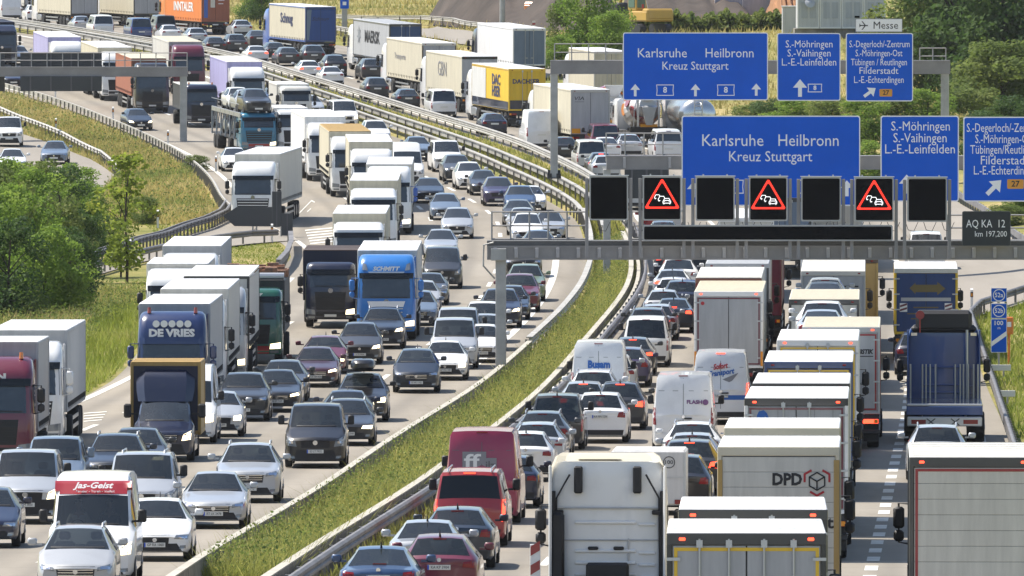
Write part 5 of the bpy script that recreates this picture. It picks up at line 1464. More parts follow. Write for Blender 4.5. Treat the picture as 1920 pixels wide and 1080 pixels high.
car(G, 'hatch', 900, 255, 'navy', 'dark blue car left of the white panel van by the rail')
car(G, 'bus', 833, 222, 'white', 'white minibus with tinted rear window behind the rail')
car(G, 'hatch', 763, 206, 'steelblue', 'dark blue-grey car between the minibus and the dark people van')
car(G, 'mpv', 702, 188, 'darkgrey', 'dark people carrier with silver star beside the rail')
car(G, 'suv', 700, 152, 'darkgrey', 'dark SUV behind the grey container trailer')
car(G, 'sedan', 625, 163, 'white', 'white saloon touching the rail left of the dark people carrier')
car(G, 'hatch', 578, 150, 'white', 'white hatchback with red lamps at the rail', braking=True)
car(G, 'suv', 630, 145, 'black', 'black SUV behind the blue trailer, right of the grey SUV')
car(G, 'suv', 588, 125, 'grey', 'grey SUV right behind the blue trailer')
car(G, 'estate', 545, 125, 'grey', 'dark grey estate left of the blue trailer')
car(G, 'hatch', 518, 114, 'black', 'black hatchback left of the dark grey estate')
car(G, 'sedan', 439, 121, 'white', 'white saloon with lit brake lamps above the lilac lorry roof', braking=True)
car(G, 'suv', 441, 103, 'grey', 'grey SUV ahead of the white saloon with brake lamps')
car(G, 'sedan', 487, 91, 'darkgrey', 'dark grey saloon right of the grey SUV in the far jam')
car(G, 'estate', 456, 70, 'silver', 'silver estate with dark tailgate right of the orange trailer')
car(G, 'hatch', 371, 86, 'silver', 'silver hatchback below the orange trailer')
car(G, 'hatch', 388, 104, 'black', 'black hatchback above the red lorry roof')
car(G, 'sedan', 322, 80, 'white', 'white car with only its roof above the trailer roofs at the far rail')
car(G, 'bus', 312, 71, 'darkgrey', 'dark grey van left of the orange trailer', tint=True)
car(G, 'bus', 266, 77, 'royal', 'royal blue delivery van in the far jam')
car(G, 'bus', 195, 71, 'white', 'white minibus in the far jam at the rail')
car(G, 'sedan', 157, 62, 'silver', 'silver car beside the white minibus in the far jam')
car(G, 'suv', 187, 42, 'maroon', 'maroon car ahead of the white minibus in the far jam')
car(G, 'highvan', 22, 38, 'white', 'white van at the top left corner')
car(G, 'suv', 68, 43, 'white', 'white SUV right of the white van at the top left corner')
car(G, 'bus', 1092, 325, 'offwhite', 'off-white minibus right of the far gantry post')
car(G, 'small', 1097, 336, 'black', 'small black car with glowing lamps behind the off-white minibus', braking=True)
car(G, 'bus', 1136, 292, 'wine', 'wine red van left of the gantry railing, below the mixer lorry')
car(G, 'sedan', 1152, 303, 'white', 'white saloon behind the second gantry railing')
car(G, 'hatch', 1184, 303, 'silver', 'silver hatchback behind the second gantry railing')
car(G, 'bus', 1228, 303, 'white', 'white van behind the second gantry railing')
car(G, 'hatch', 1131, 340, 'silver', 'silver hatchback at the left end of the second gantry beam')
car(G, 'hatch', 1113, 393, 'white', 'white hatchback at the left edge of the first black display')
car(G, 'sedan', 1192, 396, 'silver', 'silver saloon in the gap between the first two black displays')
car(G, 'hatch', 1207, 446, 'red', 'red hatchback above the long black text panel')
car(G, 'sedan', 1248, 446, 'silver', 'silver saloon above the long black text panel')
car(G, 'hatch', 1225, 470, 'grey', 'grey hatchback hidden behind the long black text panel')
def side_car(kind, u, v, colour, label, yaw=0):
    nm, cat = CATS[kind]; r = build_car(kind, nm, label, cat, colour, 'F', 1, 1, group='cars on the small road at far left')
    x, y = hitg(u, v); r.location = (x, y+2.2, zg(x, y+2.2)+.07); r.rotation_euler = (0, 0, math.pi-math.radians(yaw))
side_car('bus', 14, 277, 'white', 'white van on the small road at the left edge', -3)
side_car('sedan', 101, 311, 'skyblue', 'silver-blue car on the small road above the thicket', 0)
side_car('sedan', 20, 327, 'white', 'white car at the left edge just above the thicket', -3)
# ------------------------------------------------------------------ oncoming lorries
G = 'L'; LG = 'oncoming lorries in the jam'
def lorry(c, u, v, name, label, vt=None, h=None, yaw=0, dd=0, **kw):
    r = build_semi(name, label, 'F' if c == 'L' else 'R', group=LG if c == 'L' else 'lorries queueing away from the viewer', **kw)
    return put(r, c, u, v, vt, h, yaw, dd)
t_red = lorry(G, -12, 885, 'box_lorry', 'wine red cab lorry with white box at the left edge', cab='wine', box='lightgrey', cabh=3.5, boxh=3.95, tl=7.2, short=True, detail=2, lit=0, cabkw=dict(beacons='orange'))
lorry(G, 46, 845, 'articulated_lorry', 'white cab lorry with grey trailer behind the wine red lorry', cab='white', box='lightgrey', cabh=3.5, boxh=3.85, style=1, cabkw=dict(mirrors='white'))
t_dev = lorry(G, 322, 786, 'articulated_lorry', 'dark blue lorry with big white name and five round spotlights', cab='deepblue', box='lightgrey', cabh=3.75, boxh=4.0, detail=2, style=0, cabkw=dict(lights=True, mirrors='deepblue', visor='deepblue', beacons='red', grille='deepblue'))
lorry(G, 360, 748, 'articulated_lorry', 'white lorry directly behind the dark blue lorry with spotlights', cab='white', box='offwhite', cabh=3.7, boxh=4.0)
lorry(G, 402, 716, 'articulated_lorry', 'silver-white lorry with lit lamp and black-framed trailer', cab='lightgrey', box='offwhite', cabh=3.6, boxh=4.0, frame='darkgrey', lit=1, style=1)
t_green = lorry(G, 471, 690, 'scrap_lorry', 'dark green lorry with white lettering hauling a scrap body', cab='green', box='darkgrey', roof='darkgrey', cabh=3.0, boxh=3.3, tl=8.0, short=True, lit=1, detail=2, cabkw=dict(bumper='red'), boxkw=dict(curtain=False))
lorry(G, 620, 617, 'box_lorry', 'dark blue medium box lorry with star badge', cab='navy', box='navy', roof='brown', cabh=2.85, boxh=3.35, tl=6.5, short=True, lit=1, detail=2, boxw=2.5, cabw=2.2)
t_blue = lorry(G, 724, 640, 'articulated_lorry', 'bright blue lorry with white slogan on its roof and grille', cab='azure', box='offwhite', cabh=3.6, boxh=3.75, lit=1, detail=2, style=2, cabkw=dict(grille='azure', mirrors='azure', visor=None, bumper='navy'))
lorry(G, 329, 668, 'articulated_lorry', 'white lorry with cream box on the slip lane beside the grass', cab='white', box='offwhite', cabh=3.5, boxh=3.7, tl=8, short=True)
lorry(G, 356, 632, 'articulated_lorry', 'white lorry rearmost of the two on the slip lane beside the grass', cab='white', box='lightgrey', cabh=3.5, boxh=3.8)
lorry(G, 672, 550, 'articulated_lorry', 'white lorry with air conditioner on the cab roof behind the dark blue box lorry', cab='white', box='cream', cabh=3.3, boxh=3.7)
lorry(G, 700, 478, 'articulated_lorry', 'white lorry behind the one with the roof air conditioner', cab='white', box='cream', cabh=3.4, boxh=3.8)
t_sca = lorry(G, 729, 441, 'articulated_lorry', 'white and blue lorry with a row of spotlights on the cab roof', cab='white', box='offwhite', cabh=3.7, boxh=3.8, lit=1, cabkw=dict(lights=True, mirrors='blue', grille='blue', bumper='blue'))
lorry(G, 697, 398, 'articulated_lorry', 'white lorry with tall cream box in front of the white motorhome', cab='white', box='cream', cabh=3.6, boxh=4.0)
lorry(G, 660, 371, 'articulated_lorry', 'white cab lorry with tan roofed trailer', cab='white', box='cream', roof='tan', cabh=3.6, boxh=3.9)
lorry(G, 615, 341, 'articulated_lorry', 'white cab lorry with broad white trailer roof at the rear of the lorry row', cab='white', box='white', cabh=3.6, boxh=3.95)
lorry(G, 537, 290, 'box_lorry', 'small white cab lorry right of the loaded car carrier', cab='white', box='white', cabh=2.9, boxh=3.0, tl=5.5, short=True, cabw=2.2, boxw=2.3)
lorry(G, 556, 238, 'box_lorry', 'low white lorry with flat pale roof right of the car carrier cab', cab='offwhite', box='offwhite', cabh=2.8, boxh=2.9, tl=5.5, short=True, cabw=2.2, boxw=2.3)
lorry(G, 474, 426, 'articulated_lorry', 'large white lorry standing behind the dark sign backs at the slip road', cab='white', box='offwhite', cabh=3.6, boxh=4.0, yaw=4.5, style=1, detail=2)
lorry(G, 378, 240, 'tipper_lorry', 'dark blue tipper lorry with orange beacons', cab='navy', box='darkgrey', roof='offwhite', cabh=3.0, boxh=2.9, tl=6.5, short=True, cabw=2.35, boxw=2.4, cabkw=dict(beacons='orange'), boxkw=dict(curtain=False))
lorry(G, 286, 213, 'articulated_lorry', 'black lorry with salmon and grey trailer side', cab='black', box='rust', roof='cream', cabh=3.6, boxh=3.9, tl=12)
lorry(G, 355, 178, 'articulated_lorry', 'red lorry with beige trailer roof', cab='wine', box='offwhite', roof='cream', cabh=3.7, boxh=3.9, tl=12)
lorry(G, 466, 222, 'articulated_lorry', 'white lorry with lilac trailer side behind the car carrier', cab='white', box='lilac', roof='offwhite', cabh=3.6, boxh=3.95, tl=12)
lorry(G, 222, 190, 'articulated_lorry', 'white lorry with long cream trailer above the far left gantry', cab='white', box='cream', cabh=3.6, boxh=3.9, tl=13)
lorry(G, 127, 168, 'articulated_lorry', 'white lorry with lilac-white trailer at the left above the gantry railing', cab='white', box='lilac', roof='white', cabh=3.6, boxh=3.9, tl=12)
lorry(G, 6, 128, 'box_lorry', 'dark blue lorry at the far left edge', cab='navy', box='navy', roof='navy', cabh=3.4, boxh=3.6, tl=8, short=True)
mot = car(G, 'highvan', 766, 349, 'white', 'white motorhome with wide dark windscreen right of the cream box lorry')
# ------------------------------------------------------------------ departing lorries
G = 'R'
def rl(u, D, label, name='articulated_lorry', yaw=0, **kw):
    """rear face at distance D on the sight line u"""
    r = build_semi(name, label, 'R', group='lorries queueing away from the viewer', **kw)
    kx, _ = ray(u, 700)
    FLEET.append(dict(o=r, c='R', X=kx*D, D=D, L=r['_L'], W=r['_W'], yaw=math.radians(yaw), fixed=False, D0=D))
    return r
q_low = rl(1400, 181, 'pale trailer with yellow outlined doors at the bottom edge', cab='white', box='cream', tl=7.4, short=True, boxh=4.0, detail=2, name='box_lorry', rear=dict(trim='yellow', frame='darkgrey', header='grey', door='lightgrey', bars=4))
q_low2 = rl(1412, 194, 'pale box lorry just ahead of the yellow outlined trailer', cab='white', box='cream', tl=7.4, short=True, boxh=4.0, detail=2, name='box_lorry', rear=dict(frame='darkgrey', header='grey', door='lightgrey'))
q_dpd = rl(1460, 237, 'cream parcel lorry with red and black hexagon emblem on slatted door', cab='white', box='cream', tl=8.2, short=True, boxh=4.0, detail=2, name='parcel_lorry', rear=dict(roller=True, frame='cream', header='cream', door='offwhite', toplamps=False))
rl(1466, 250, 'cream box lorry directly ahead of the parcel lorry with hexagon emblem', cab='white', box='cream', tl=8.0, short=True, boxh=4.05, name='parcel_lorry', rear=dict(roller=True, frame='cream', header='cream', door='offwhite', toplamps=False))
q_big = rl(1824, 229, 'dirty grey and white trailer with red outlined door at the bottom right corner', cab='black', box='grey', roof='offwhite', tl=11, boxh=4.0, detail=2, rear=dict(roller=True, trim='red', frame='grey', header='grey', door='offwhite'))
q_sch = rl(1493, 279, 'white trailer with red outline and vertical elephant lettering', cab='white', box='offwhite', roof='white', boxh=4.0, detail=2, rear=dict(trim='wine', frame='white', header='darkgrey', door='lightgrey'))
rl(1502, 297, 'white trailer with dark slotted header and red line, ahead of the elephant trailer', cab='white', box='offwhite', roof='white', boxh=4.0, rear=dict(trim='red', frame='darkgrey', header='darkgrey', door='lightgrey'))
rl(1516, 326, 'white-roofed trailer with blue header', cab='blue', box='yellow', roof='white', boxh=4.0, rear=dict(frame='royal', header='royal', door='royal', trim='yellow'))
q_yel = rl(1533, 354, 'white trailer with yellow outlined rear and a tall side mirror', cab='white', box='white', roof='white', boxh=4.0, detail=2, rear=dict(trim='yellow', frame='white', header='white', door='offwhite'))
q_log = rl(1577, 371, 'pale trailer with red frame and dark lettering on the right', cab='white', box='offwhite', roof='cream', boxh=4.0, detail=2, frame='red', rear=dict(trim='red', frame='lightgrey', header='lightgrey', door='lightgrey', lamps_on=True))
q_wht = rl(1366, 421, 'big white trailer with thin red outline and orange corner boards', cab='white', box='offwhite', roof='cream', boxh=4.0, detail=2, rear=dict(trim='wine', frame='white', header='white', door='lightgrey', red=True, bars=0))
rl(1366, 438, 'trailer with rust red header ahead of the big white trailer', cab='white', box='offwhite', roof='offwhite', boxh=4.0, rear=dict(frame='red', header='rust', door='lightgrey'))
rl(1382, 456, 'grey-roofed trailer two ahead of the big white trailer', cab='grey', box='lightgrey', roof='lightgrey', boxh=4.0, rear=dict(frame='grey', header='lightgrey', door='lightgrey'))
q_mar = rl(1408, 476, 'wine red trailer with white lettering near the gantry beam', cab='wine', box='wine', roof='white', boxh=3.7, frame='wine', rear=dict(frame='wine', header='darkgrey', door='wine'))
rl(1545, 410, 'white trailer with black framed rear ahead of the silver car on a carrier', cab='white', box='offwhite', roof='cream', boxh=4.0, rear=dict(frame='darkgrey', header='darkgrey', door='offwhite'))
q_car = rl(1562, 450, 'grey-doored refrigerated trailer with two dark bars near the gantry', cab='white', box='lightgrey', roof='offwhite', boxh=3.9, frame='lightgrey', rear=dict(frame='lightgrey', header='offwhite', door='lightgrey', bars=0))
rl(1588, 468, 'open lorry with tan side and yellow load touching the gantry beam', cab='navy', box='tan', roof='brown', boxh=3.8, tl=10, frame='tan', rear=dict(frame='tan', header='brown', door='tan'))
q_gold = rl(1736, 456, 'blue and yellow box lorry with golden arrow on its doors', cab='white', box='yellow', roof='white', tl=8, short=True, boxh=3.8, frame='yellow', detail=2, name='box_lorry', rear=dict(frame='yellow', header='offwhite', door='royal', toplamps=False, bars=0))
rl(1395, 522, 'white lorry hidden behind the black displays', cab='white', box='white', boxh=3.9, rear=dict(frame='white', door='offwhite'))
rl(1556, 497, 'white trailer with small dark lettering just above the gantry beam', cab='white', box='white', boxh=3.9, rear=dict(frame='white', door='white'))
rl(1478, 552, 'blue-grey lorry in the gap between two black displays', cab='skyblue', box='skyblue', roof='white', boxh=3.9, rear=dict(frame='grey', door='skyblue'))
rl(1560, 560, 'white lorry between the black displays below the large blue sign', cab='white', box='offwhite', boxh=3.9, rear=dict(frame='white', door='offwhite'))
FG = dict(detail=1)
q_sck = lorry(G, 601, 106, 'articulated_lorry', 'blue trailer with cream side and dark slanted lettering', cab='blue', box='cream', roof='white', frame='blue', yaw=-4, rear=dict(frame='royal', header='royal', door='fleetblue', bars=0))
q_mae = lorry(G, 760, 143, 'container_lorry', 'grey container lorry with dark lettering and pale star', cab='white', box='lightgrey', roof='lightgrey', frame='grey', yaw=-5, rear=dict(frame='grey', header='grey', door='midblue', toplamps=False), boxkw=dict(curtain=False))
q_wid = lorry(G, 823, 184, 'articulated_lorry', 'tall cream-white trailer left of the three departing trailers', cab='white', box='cream', roof='white', yaw=-4, rear=dict(frame='brown', header='offwhite', door='lightgrey', red=True))
q_gbw = lorry(G, 899, 213, 'articulated_lorry', 'white trailer with thin outline letters and grey doors', cab='white', box='cream', roof='white', yaw=-4, rear=dict(frame='lightgrey', header='darkgrey', door='lightgrey', bars=0))
q_dac = lorry(G, 988, 240, 'articulated_lorry', 'yellow trailer with blue lettering and white front half', cab='white', box='yellow', roof='white', frame='yellow', yaw=-4, rear=dict(frame='yellow', header='yellow', door='yellow'))
rl(992, 866, 'white trailer with faint green marks ahead of the yellow trailer', cab='navy', box='white', roof='white', yaw=-4, boxh=4.0, rear=dict(frame='white', door='skyblue'))
q_via = lorry(G, 1079, 287, 'articulated_lorry', 'pale lilac-grey trailer with orange boards beside the far gantry post', cab='white', box='cream', roof='white', yaw=-5, rear=dict(frame='lightgrey', header='lightgrey', door='lightgrey', amber=True, bars=0))
rl(1146, 812, 'cream box lorry ahead of the two mixer lorries', cab='white', box='cream', roof='white', boxh=4.0, tl=9, short=True, yaw=-4, rear=dict(frame='offwhite', door='cream'), name='box_lorry')
q_ora = lorry(G, 404, 66, 'articulated_lorry', 'orange trailer with blue strip and white lettering', cab='orange', box='orange', roof='orange', frame='orange', yaw=-5, rear=dict(frame='rust', header='rust', door='rust', bars=0))
lorry(G, 276, 52, 'articulated_lorry', 'white trailer with thin black emblem left of the orange trailer', cab='white', box='cream', roof='white', yaw=-5, rear=dict(frame='grey', door='lightgrey', bars=0))
lorry(G, 158, 52, 'articulated_lorry', 'cream and grey trailer behind the maroon car at the top', cab='white', box='cream', roof='white', yaw=-5, rear=dict(frame='grey', door='lightgrey', bars=0))
lorry(G, 70, 34, 'articulated_lorry', 'pale grey trailer above the white SUV at the top left', cab='white', box='offwhite', roof='white', yaw=-5, rear=dict(frame='grey', door='lightgrey', bars=0))
lorry(G, 205, 40, 'articulated_lorry', 'grey lorry with blue-grey rear between two cream trailers at the top', cab='midblue', box='lightgrey', roof='white', yaw=-5, rear=dict(frame='midblue', door='steelblue', bars=0))
def leafy(name, cols, trans=.45, scale=.35, rough=.7):
    m, t, b = newmat(name); setp(b, cols[1], rough, spec=.25)
    tc = t.nodes.new('ShaderNodeTexCoord'); n = t.nodes.new('ShaderNodeTexNoise'); n.inputs['Scale'].default_value = scale; n.inputs['Detail'].default_value = 8; n.inputs['Roughness'].default_value = .7
    r = t.nodes.new('ShaderNodeValToRGB'); e = r.color_ramp.elements; e[0].position = .30; e[0].color = (*cols[0], 1); e[1].position = .70; e[1].color = (*cols[-1], 1)
    for k, c in enumerate(cols[1:-1]):
        x = e.new(.3+.4*(k+1)/(len(cols)-1)); x.color = (*c, 1)
    t.links.new(tc.outputs['Object'], n.inputs['Vector']); t.links.new(n.outputs['Fac'], r.inputs['Fac']); t.links.new(r.outputs['Color'], b.inputs['Base Color'])
    tr = t.nodes.new('ShaderNodeBsdfTranslucent'); t.links.new(r.outputs['Color'], tr.inputs[0])
    mx = t.nodes.new('ShaderNodeMixShader'); mx.inputs[0].default_value = trans
    t.links.new(b.outputs[0], mx.inputs[1]); t.links.new(tr.outputs[0], mx.inputs[2]); t.links.new(mx.outputs[0], t.nodes['Material Output'].inputs[0])
    return m
# ------------------------------------------------------------------ one-off vehicles
def flat_poly(pts, y, th=.006, axis='y'):
    """thin raised shape from (x,z) points in order"""
    m = MB(); n = len(pts)
    c = (sum(p[0] for p in pts)/n, sum(p[1] for p in pts)/n)
    if axis == 'y': m.add([(x, y, z) for x, z in pts]+[(x, y-th, z) for x, z in pts], [tuple(range(n)), tuple(range(2*n-1, n-1, -1))]+[(i, (i+1) % n, (i+1) % n+n, i+n) for i in range(n)])
    else: m.add([(y, x, z) for x, z in pts]+[(y-th, x, z) for x, z in pts], [tuple(range(n)), tuple(range(2*n-1, n-1, -1))]+[(i, (i+1) % n, (i+1) % n+n, i+n) for i in range(n)])
    return m
def tractor_white():
    r = thing('lorry_tractor', 'white lorry cab seen from behind with black air intake, at the bottom', 'lorry', group='lorries queueing away from the viewer')
    L = 6.0; f = L/2; hw = 1.24
    c = add_cab(r, f, 'white', 3.62, 2.5, 0, detail=2); o = cab_meshes(3.62, 2.5, 0)
    part('rear_panel_rib', o['rear_rib'], c, P('white')); part('air_intake', o['air_intake'], c, RUB)
    m = MB(); m.box(-1.1, 1.1, -2.30, -2.252, 2.62, 2.66, .01); m.box(-1.12, 1.12, -2.29, -2.252, 1.95, 1.98, .01); m.box(.42, .45, -2.285, -2.252, 1.0, 2.0, .005); part('panel_seam', m, c, P('lightgrey'))
    m = MB()
    for x in (-.42, .12): m.box(x, x+.22, -2.34, -2.25, 1.76, 1.83, .02)
    part('rear_vent', m, c, RUB)
    for s in (-1, 1):
        m = MB(); m.box(s*.62-.09, s*.62+.09, -2.42, -2.20, 2.95, 3.52, .03); part('spoiler_strut', m, c, RUB)
        m = MB(); m.box(s*.93, s*1.18, -2.40, -2.24, 2.50, 2.60, .02); m.tube([(s*.80, -2.36, 3.35), (s*1.08, -2.36, 2.85), (s*1.10, -2.36, 1.0)], .022, 5); part('strut_cable', m, c, RUB)
    # roof air deflector: open shell seen from behind
    m = MB()
    ring = lambda z, x, y0, y1: [(-x, y0, z), (-x*.98, y1+.25, z), (-x*.8, y1, z), (x*.8, y1, z), (x*.98, y1+.25, z), (x, y0, z)]
    m.loft([ring(3.2, 1.22, -2.5, -1.2), ring(3.5, 1.19, -2.5, -1.3), ring(3.72, 1.10, -2.5, -1.75), ring(3.80, .98, -2.5, -2.1)], False, False, False)
    part('roof_deflector', m, c, leafy('deflector_shell', [(.70, .66, .55), (.74, .70, .60)], .5, .5))
    m = MB()
    for s in (1, -1): m.box(s*1.19, s*1.235, -2.75, -2.26, 1.0, 3.55, .02)
    part('side_panel', m, c, P('white'))
    for s in (1, -1): part('gap_shade', MB().box(s*1.10, s*1.185, -2.40, -2.255, .9, 3.0, .01), c, RUB)  # black strips colour in the shade of the gap beside each side panel
    m = MB(); m.box(-1.6, -.7, -1.6, -1.3, 3.64, 3.70, .02); part('roof_hatch', m, c, P('cream'), (.95, 0, .0))
    chassis(r, -f, f-1.5, .88); axle_wheels(r, (f-4.7,), 2.5, True, 2)
    m = MB(); m.box(-.5, .5, f-5.2, f-4.2, 1.02, 1.12, .03); part('fifth_wheel', m, r, RUB); part('cable_board', MB().box(-.45, .45, f-2.75, f-2.35, 1.0, 1.5, .05), r, RUB)
    m = MB(); m.box(-1.62, -1.40, f-2.9, f-2.86, .3, 1.9, .01); b = part('hazard_board', m, r, P('white'))
    for k in range(4):
        z = .45+k*.40; part('red_stripe', flat_poly([(-1.61, z), (-1.41, z+.12), (-1.41, z+.32), (-1.61, z+.20)], f-2.905), b, P('red'))
    r['_L'] = L; r['_W'] = 2.5
    kx, _ = ray(1129, 900); D = 235.4
    FLEET.append(dict(o=r, c='R', X=kx*(D+3.6), D=D, L=L, W=2.5, yaw=0, fixed=True, D0=D))
tractor_white()
def flatbed_blue():
    r = thing('flatbed_lorry', 'blue flatbed lorry with upright stanchions and black roof fairing', 'lorry', group='lorries queueing away from the viewer')
    L = 9.4; f = L/2; y0 = -f
    c = add_cab(r, f, 'fleetblue', 3.7, 2.5, 1, detail=2); o = cab_meshes(3.7, 2.5, 1); part('rear_panel_rib', o['rear_rib'], c, P('fleetblue'))
    m = MB(); m.box(-.95, .95, -2.45, -1.5, 3.55, 4.25, .12); m.box(-1.1, 1.1, -2.4, -1.3, 3.5, 3.75, .1); part('roof_fairing', m, c, RUB)
    chassis(r, y0, f-1.6, .9); axle_wheels(r, (y0+1.6, y0+2.95), 2.5, True, 2)
    m = MB(); m.box(-1.26, 1.26, y0, f-2.5, 1.16, 1.30, .02); part('load_bed', m, r, P('navy'))
    m = MB(); m.box(-1.26, 1.26, y0-.03, y0+.02, .95, 1.24, .02); part('tail_board', m, r, P('fleetblue'))
    m = MB(); m.box(-1.24, 1.24, y0-.10, y0-.03, .58, .90, .03); m.box(-1.24, 1.24, y0-.09, y0-.03, 1.25, 1.33, .02); b = part('rear_beam', m, r, ALU)
    for x in (-.45, .35):
        for s in (1, -1):
            m = MB(); m.cyl((x-.14, y0-.11, .62+(s < 0)*.22), (x+.14, y0-.11, .62+(s > 0)*.22), .018, 5); part('cross_tie', m, b, RUB)
    m = MB()
    for x in (-1.12, -.72, -.60, -.46, -.28, .38, .55, .66, .82, 1.0, 1.14): m.cyl((x, f-2.75, 1.25), (x, f-2.75, 2.45), .028, 6)
    part('stanchion', m, r, ALU); m = MB(); m.cyl((.78, f-2.7, 1.25), (.78, f-2.7, 3.6), .045, 8); part('exhaust_stack', m, r, ALU)
    m = MB(); m.cyl((-.8, f-2.6, 3.5), (-.8, f-2.6, 4.1), .02, 5); m.disc((-.8, f-2.64, 4.1), (0, -1, 0), .15, 12, .03); part('signal_paddle', m, r, P('red'))
    for s in (1, -1):
        part('tail_light', MB().box(s*.62, s*1.1, y0-.115, y0-.09, .66, .80), r, TAIL); part('work_lamp', MB().box(s*.9, s*1.1, f-2.6, f-2.5, 3.4, 3.5), r, CHROME)
    r['_L'] = L; r['_W'] = 2.55; kx, _ = ray(1771, 830); D = 376
    FLEET.append(dict(o=r, c='R', X=kx*D, D=D, L=L, W=2.55, yaw=0, fixed=False, D0=D))
flatbed_blue()
def mixer(u, D, label):
    r = thing('concrete_mixer', label, 'concrete mixer', group='lorries queueing away from the viewer'); L = 8.6; f = L/2; y0 = -f
    add_cab(r, f, 'white', 2.95, 2.48, 0, detail=1); chassis(r, y0+.3, f-1.6, .95); axle_wheels(r, (y0+1.2, y0+2.55, y0+4.6), 2.5, True, 1)
    a, b = Vector((0, f-2.9, 2.05)), Vector((0, y0+.55, 2.75)); d = (b-a).normalized(); up = d.cross(Vector((1, 0, 0))).normalized(); n = 24; rings = []; prof = [(0, .55), (.08, .95), (.25, 1.17), (.55, 1.20), (.75, 1.0), (.92, .70), (1.0, .52)]
    for t, rad in prof:
        c = a+(b-a)*t; rings.append([tuple(c+Vector((1, 0, 0))*rad*math.cos(2*math.pi*k/n)+up*rad*math.sin(2*math.pi*k/n)) for k in range(n)])
    m = MB(); m.loft(rings, True, True); dr = part('drum', m, r, P('white'))
    bv = BVHTree.FromPolygons([Vector(p) for p in m.v], m.f)
    for k in range(14):
        t = (.78, .62, .40)[k % 3]; ang = k*1.18
        rad = pl(prof, t); c = a+(b-a)*t; nrm = Vector((1, 0, 0))*math.cos(ang)+up*math.sin(ang); nrm = (nrm+d*.18).normalized()
        m = MB(); m.disc(c+nrm*(rad-.07), nrm, .40, 14, .10); part('painted_spot', m, dr, P('red') if k % 2 else P('orange'))
    m = MB(); m.loft([[(-.62, y0+.5, 3.75), (.62, y0+.5, 3.75), (.62, y0-.05, 3.75), (-.62, y0-.05, 3.75)], [(-.28, y0+.45, 3.0), (.28, y0+.45, 3.0), (.28, y0+.1, 3.0), (-.28, y0+.1, 3.0)]], True, True); part('hopper', m, r, P('lightgrey'))
    m = MB(); m.loft([[(-.55, y0+.1, 2.7), (.55, y0+.1, 2.7), (.45, y0-.18, 2.6), (-.45, y0-.18, 2.6)], [(-.22, y0+.05, 1.5), (.22, y0+.05, 1.5), (.2, y0-.2, 1.45), (-.2, y0-.2, 1.45)]], True, True); part('chute', m, r, P('lightgrey'))
    m = MB()
    for s in (1, -1): m.box(s*.62, s*.74, y0+.2, y0+.34, 1.0, 3.3, .01); m.tube([(s*1.0, y0+.1, 1.0), (s*.95, y0+.1, 2.4), (s*.7, y0+.2, 3.3)], .04, 5)
    part('drum_stand', m, r, ALU)
    m = MB(); m.box(-1.2, 1.2, y0, y0+.1, .55, 1.35, .03); part('rear_panel', m, r, RUB); part('warning_board', MB().box(-.55, .55, y0-.03, y0, 1.32, 1.50), r, mat('amber_board', (.75, .33, .01), .5))
    for s in (1, -1): part('tail_light', MB().box(s*.65, s*1.1, y0-.03, y0, .68, .80), r, TAIL); part('mud_flap', MB().box(s*.7, s*1.22, y0+.15, y0+.2, .2, 1.05), r, RUB)
    kx, _ = ray(u, 270); FLEET.append(dict(o=r, c='R', X=kx*D, D=D, L=L, W=2.5, yaw=math.radians(-2), fixed=False, D0=D))
mixer(1152, 742, 'concrete mixer lorry with red spots, left one of the two')
mixer(1222, 734, 'concrete mixer lorry with red spots, right one beside the silver tanker')
def tanker(u, D, label):
    r = thing('tanker_lorry', label, 'tanker lorry', group='lorries queueing away from the viewer'); L = 11.5; f = L/2; y0 = -f
    add_cab(r, f, 'white', 3.4, 2.48, 1, detail=1); chassis(r, y0+.2, f-2.0, .9); axle_wheels(r, (f-5.2,), 2.5, True, 1); axle_wheels(r, (y0+1.5, y0+2.85, y0+4.2), 2.5, False, 1)
    n = 24; rings = []
    for y, k in ((y0+.1, .30), (y0+.2, .72), (y0+.45, .94), (y0+.8, 1.0), (f-3.4, 1.0), (f-3.05, .94), (f-2.8, .72), (f-2.7, .3)): rings.append([(1.22*k*math.cos(2*math.pi*q/n), y, 2.25+1.12*k*math.sin(2*math.pi*q/n)) for q in range(n)])
    m = MB(); m.loft(rings, True, True); me = m.mesh('tank', mat('tank_steel', (.62, .62, .60), .22, .9), 40); part('tank', me, r)
    m = MB()
    for s in (1, -1): m.box(s*.42, s*.48, y0+1.0, f-3.6, 3.37, 3.43); m.cyl((s*.25, y0+.06, .9), (s*.25, y0+.06, 3.5), .03, 6)
    y = y0+1.2
    while y < f-3.8: m.box(-.42, .42, y-.06, y+.06, 3.38, 3.41); y += .5
    for k in range(8): m.cyl((-.25, y0+.06, 1.1+k*.3), (.25, y0+.06, 1.1+k*.3), .022, 5)
    part('walkway', m, r, ALU)
    m = MB(); m.box(-1.2, 1.2, y0, y0+.15, .55, .75, .02); part('rear_bumper', m, r, P('white'))
    for s in (1, -1): part('tail_light', MB().box(s*.7, s*1.15, y0-.03, y0, .58, .72), r, TAIL)
    kx, _ = ray(u, 270); FLEET.append(dict(o=r, c='R', X=kx*D, D=D, L=L, W=2.5, yaw=0, fixed=False, D0=D))
tanker(1306, 728, 'silver tank lorry with roof walkway behind the nearer blue sign')
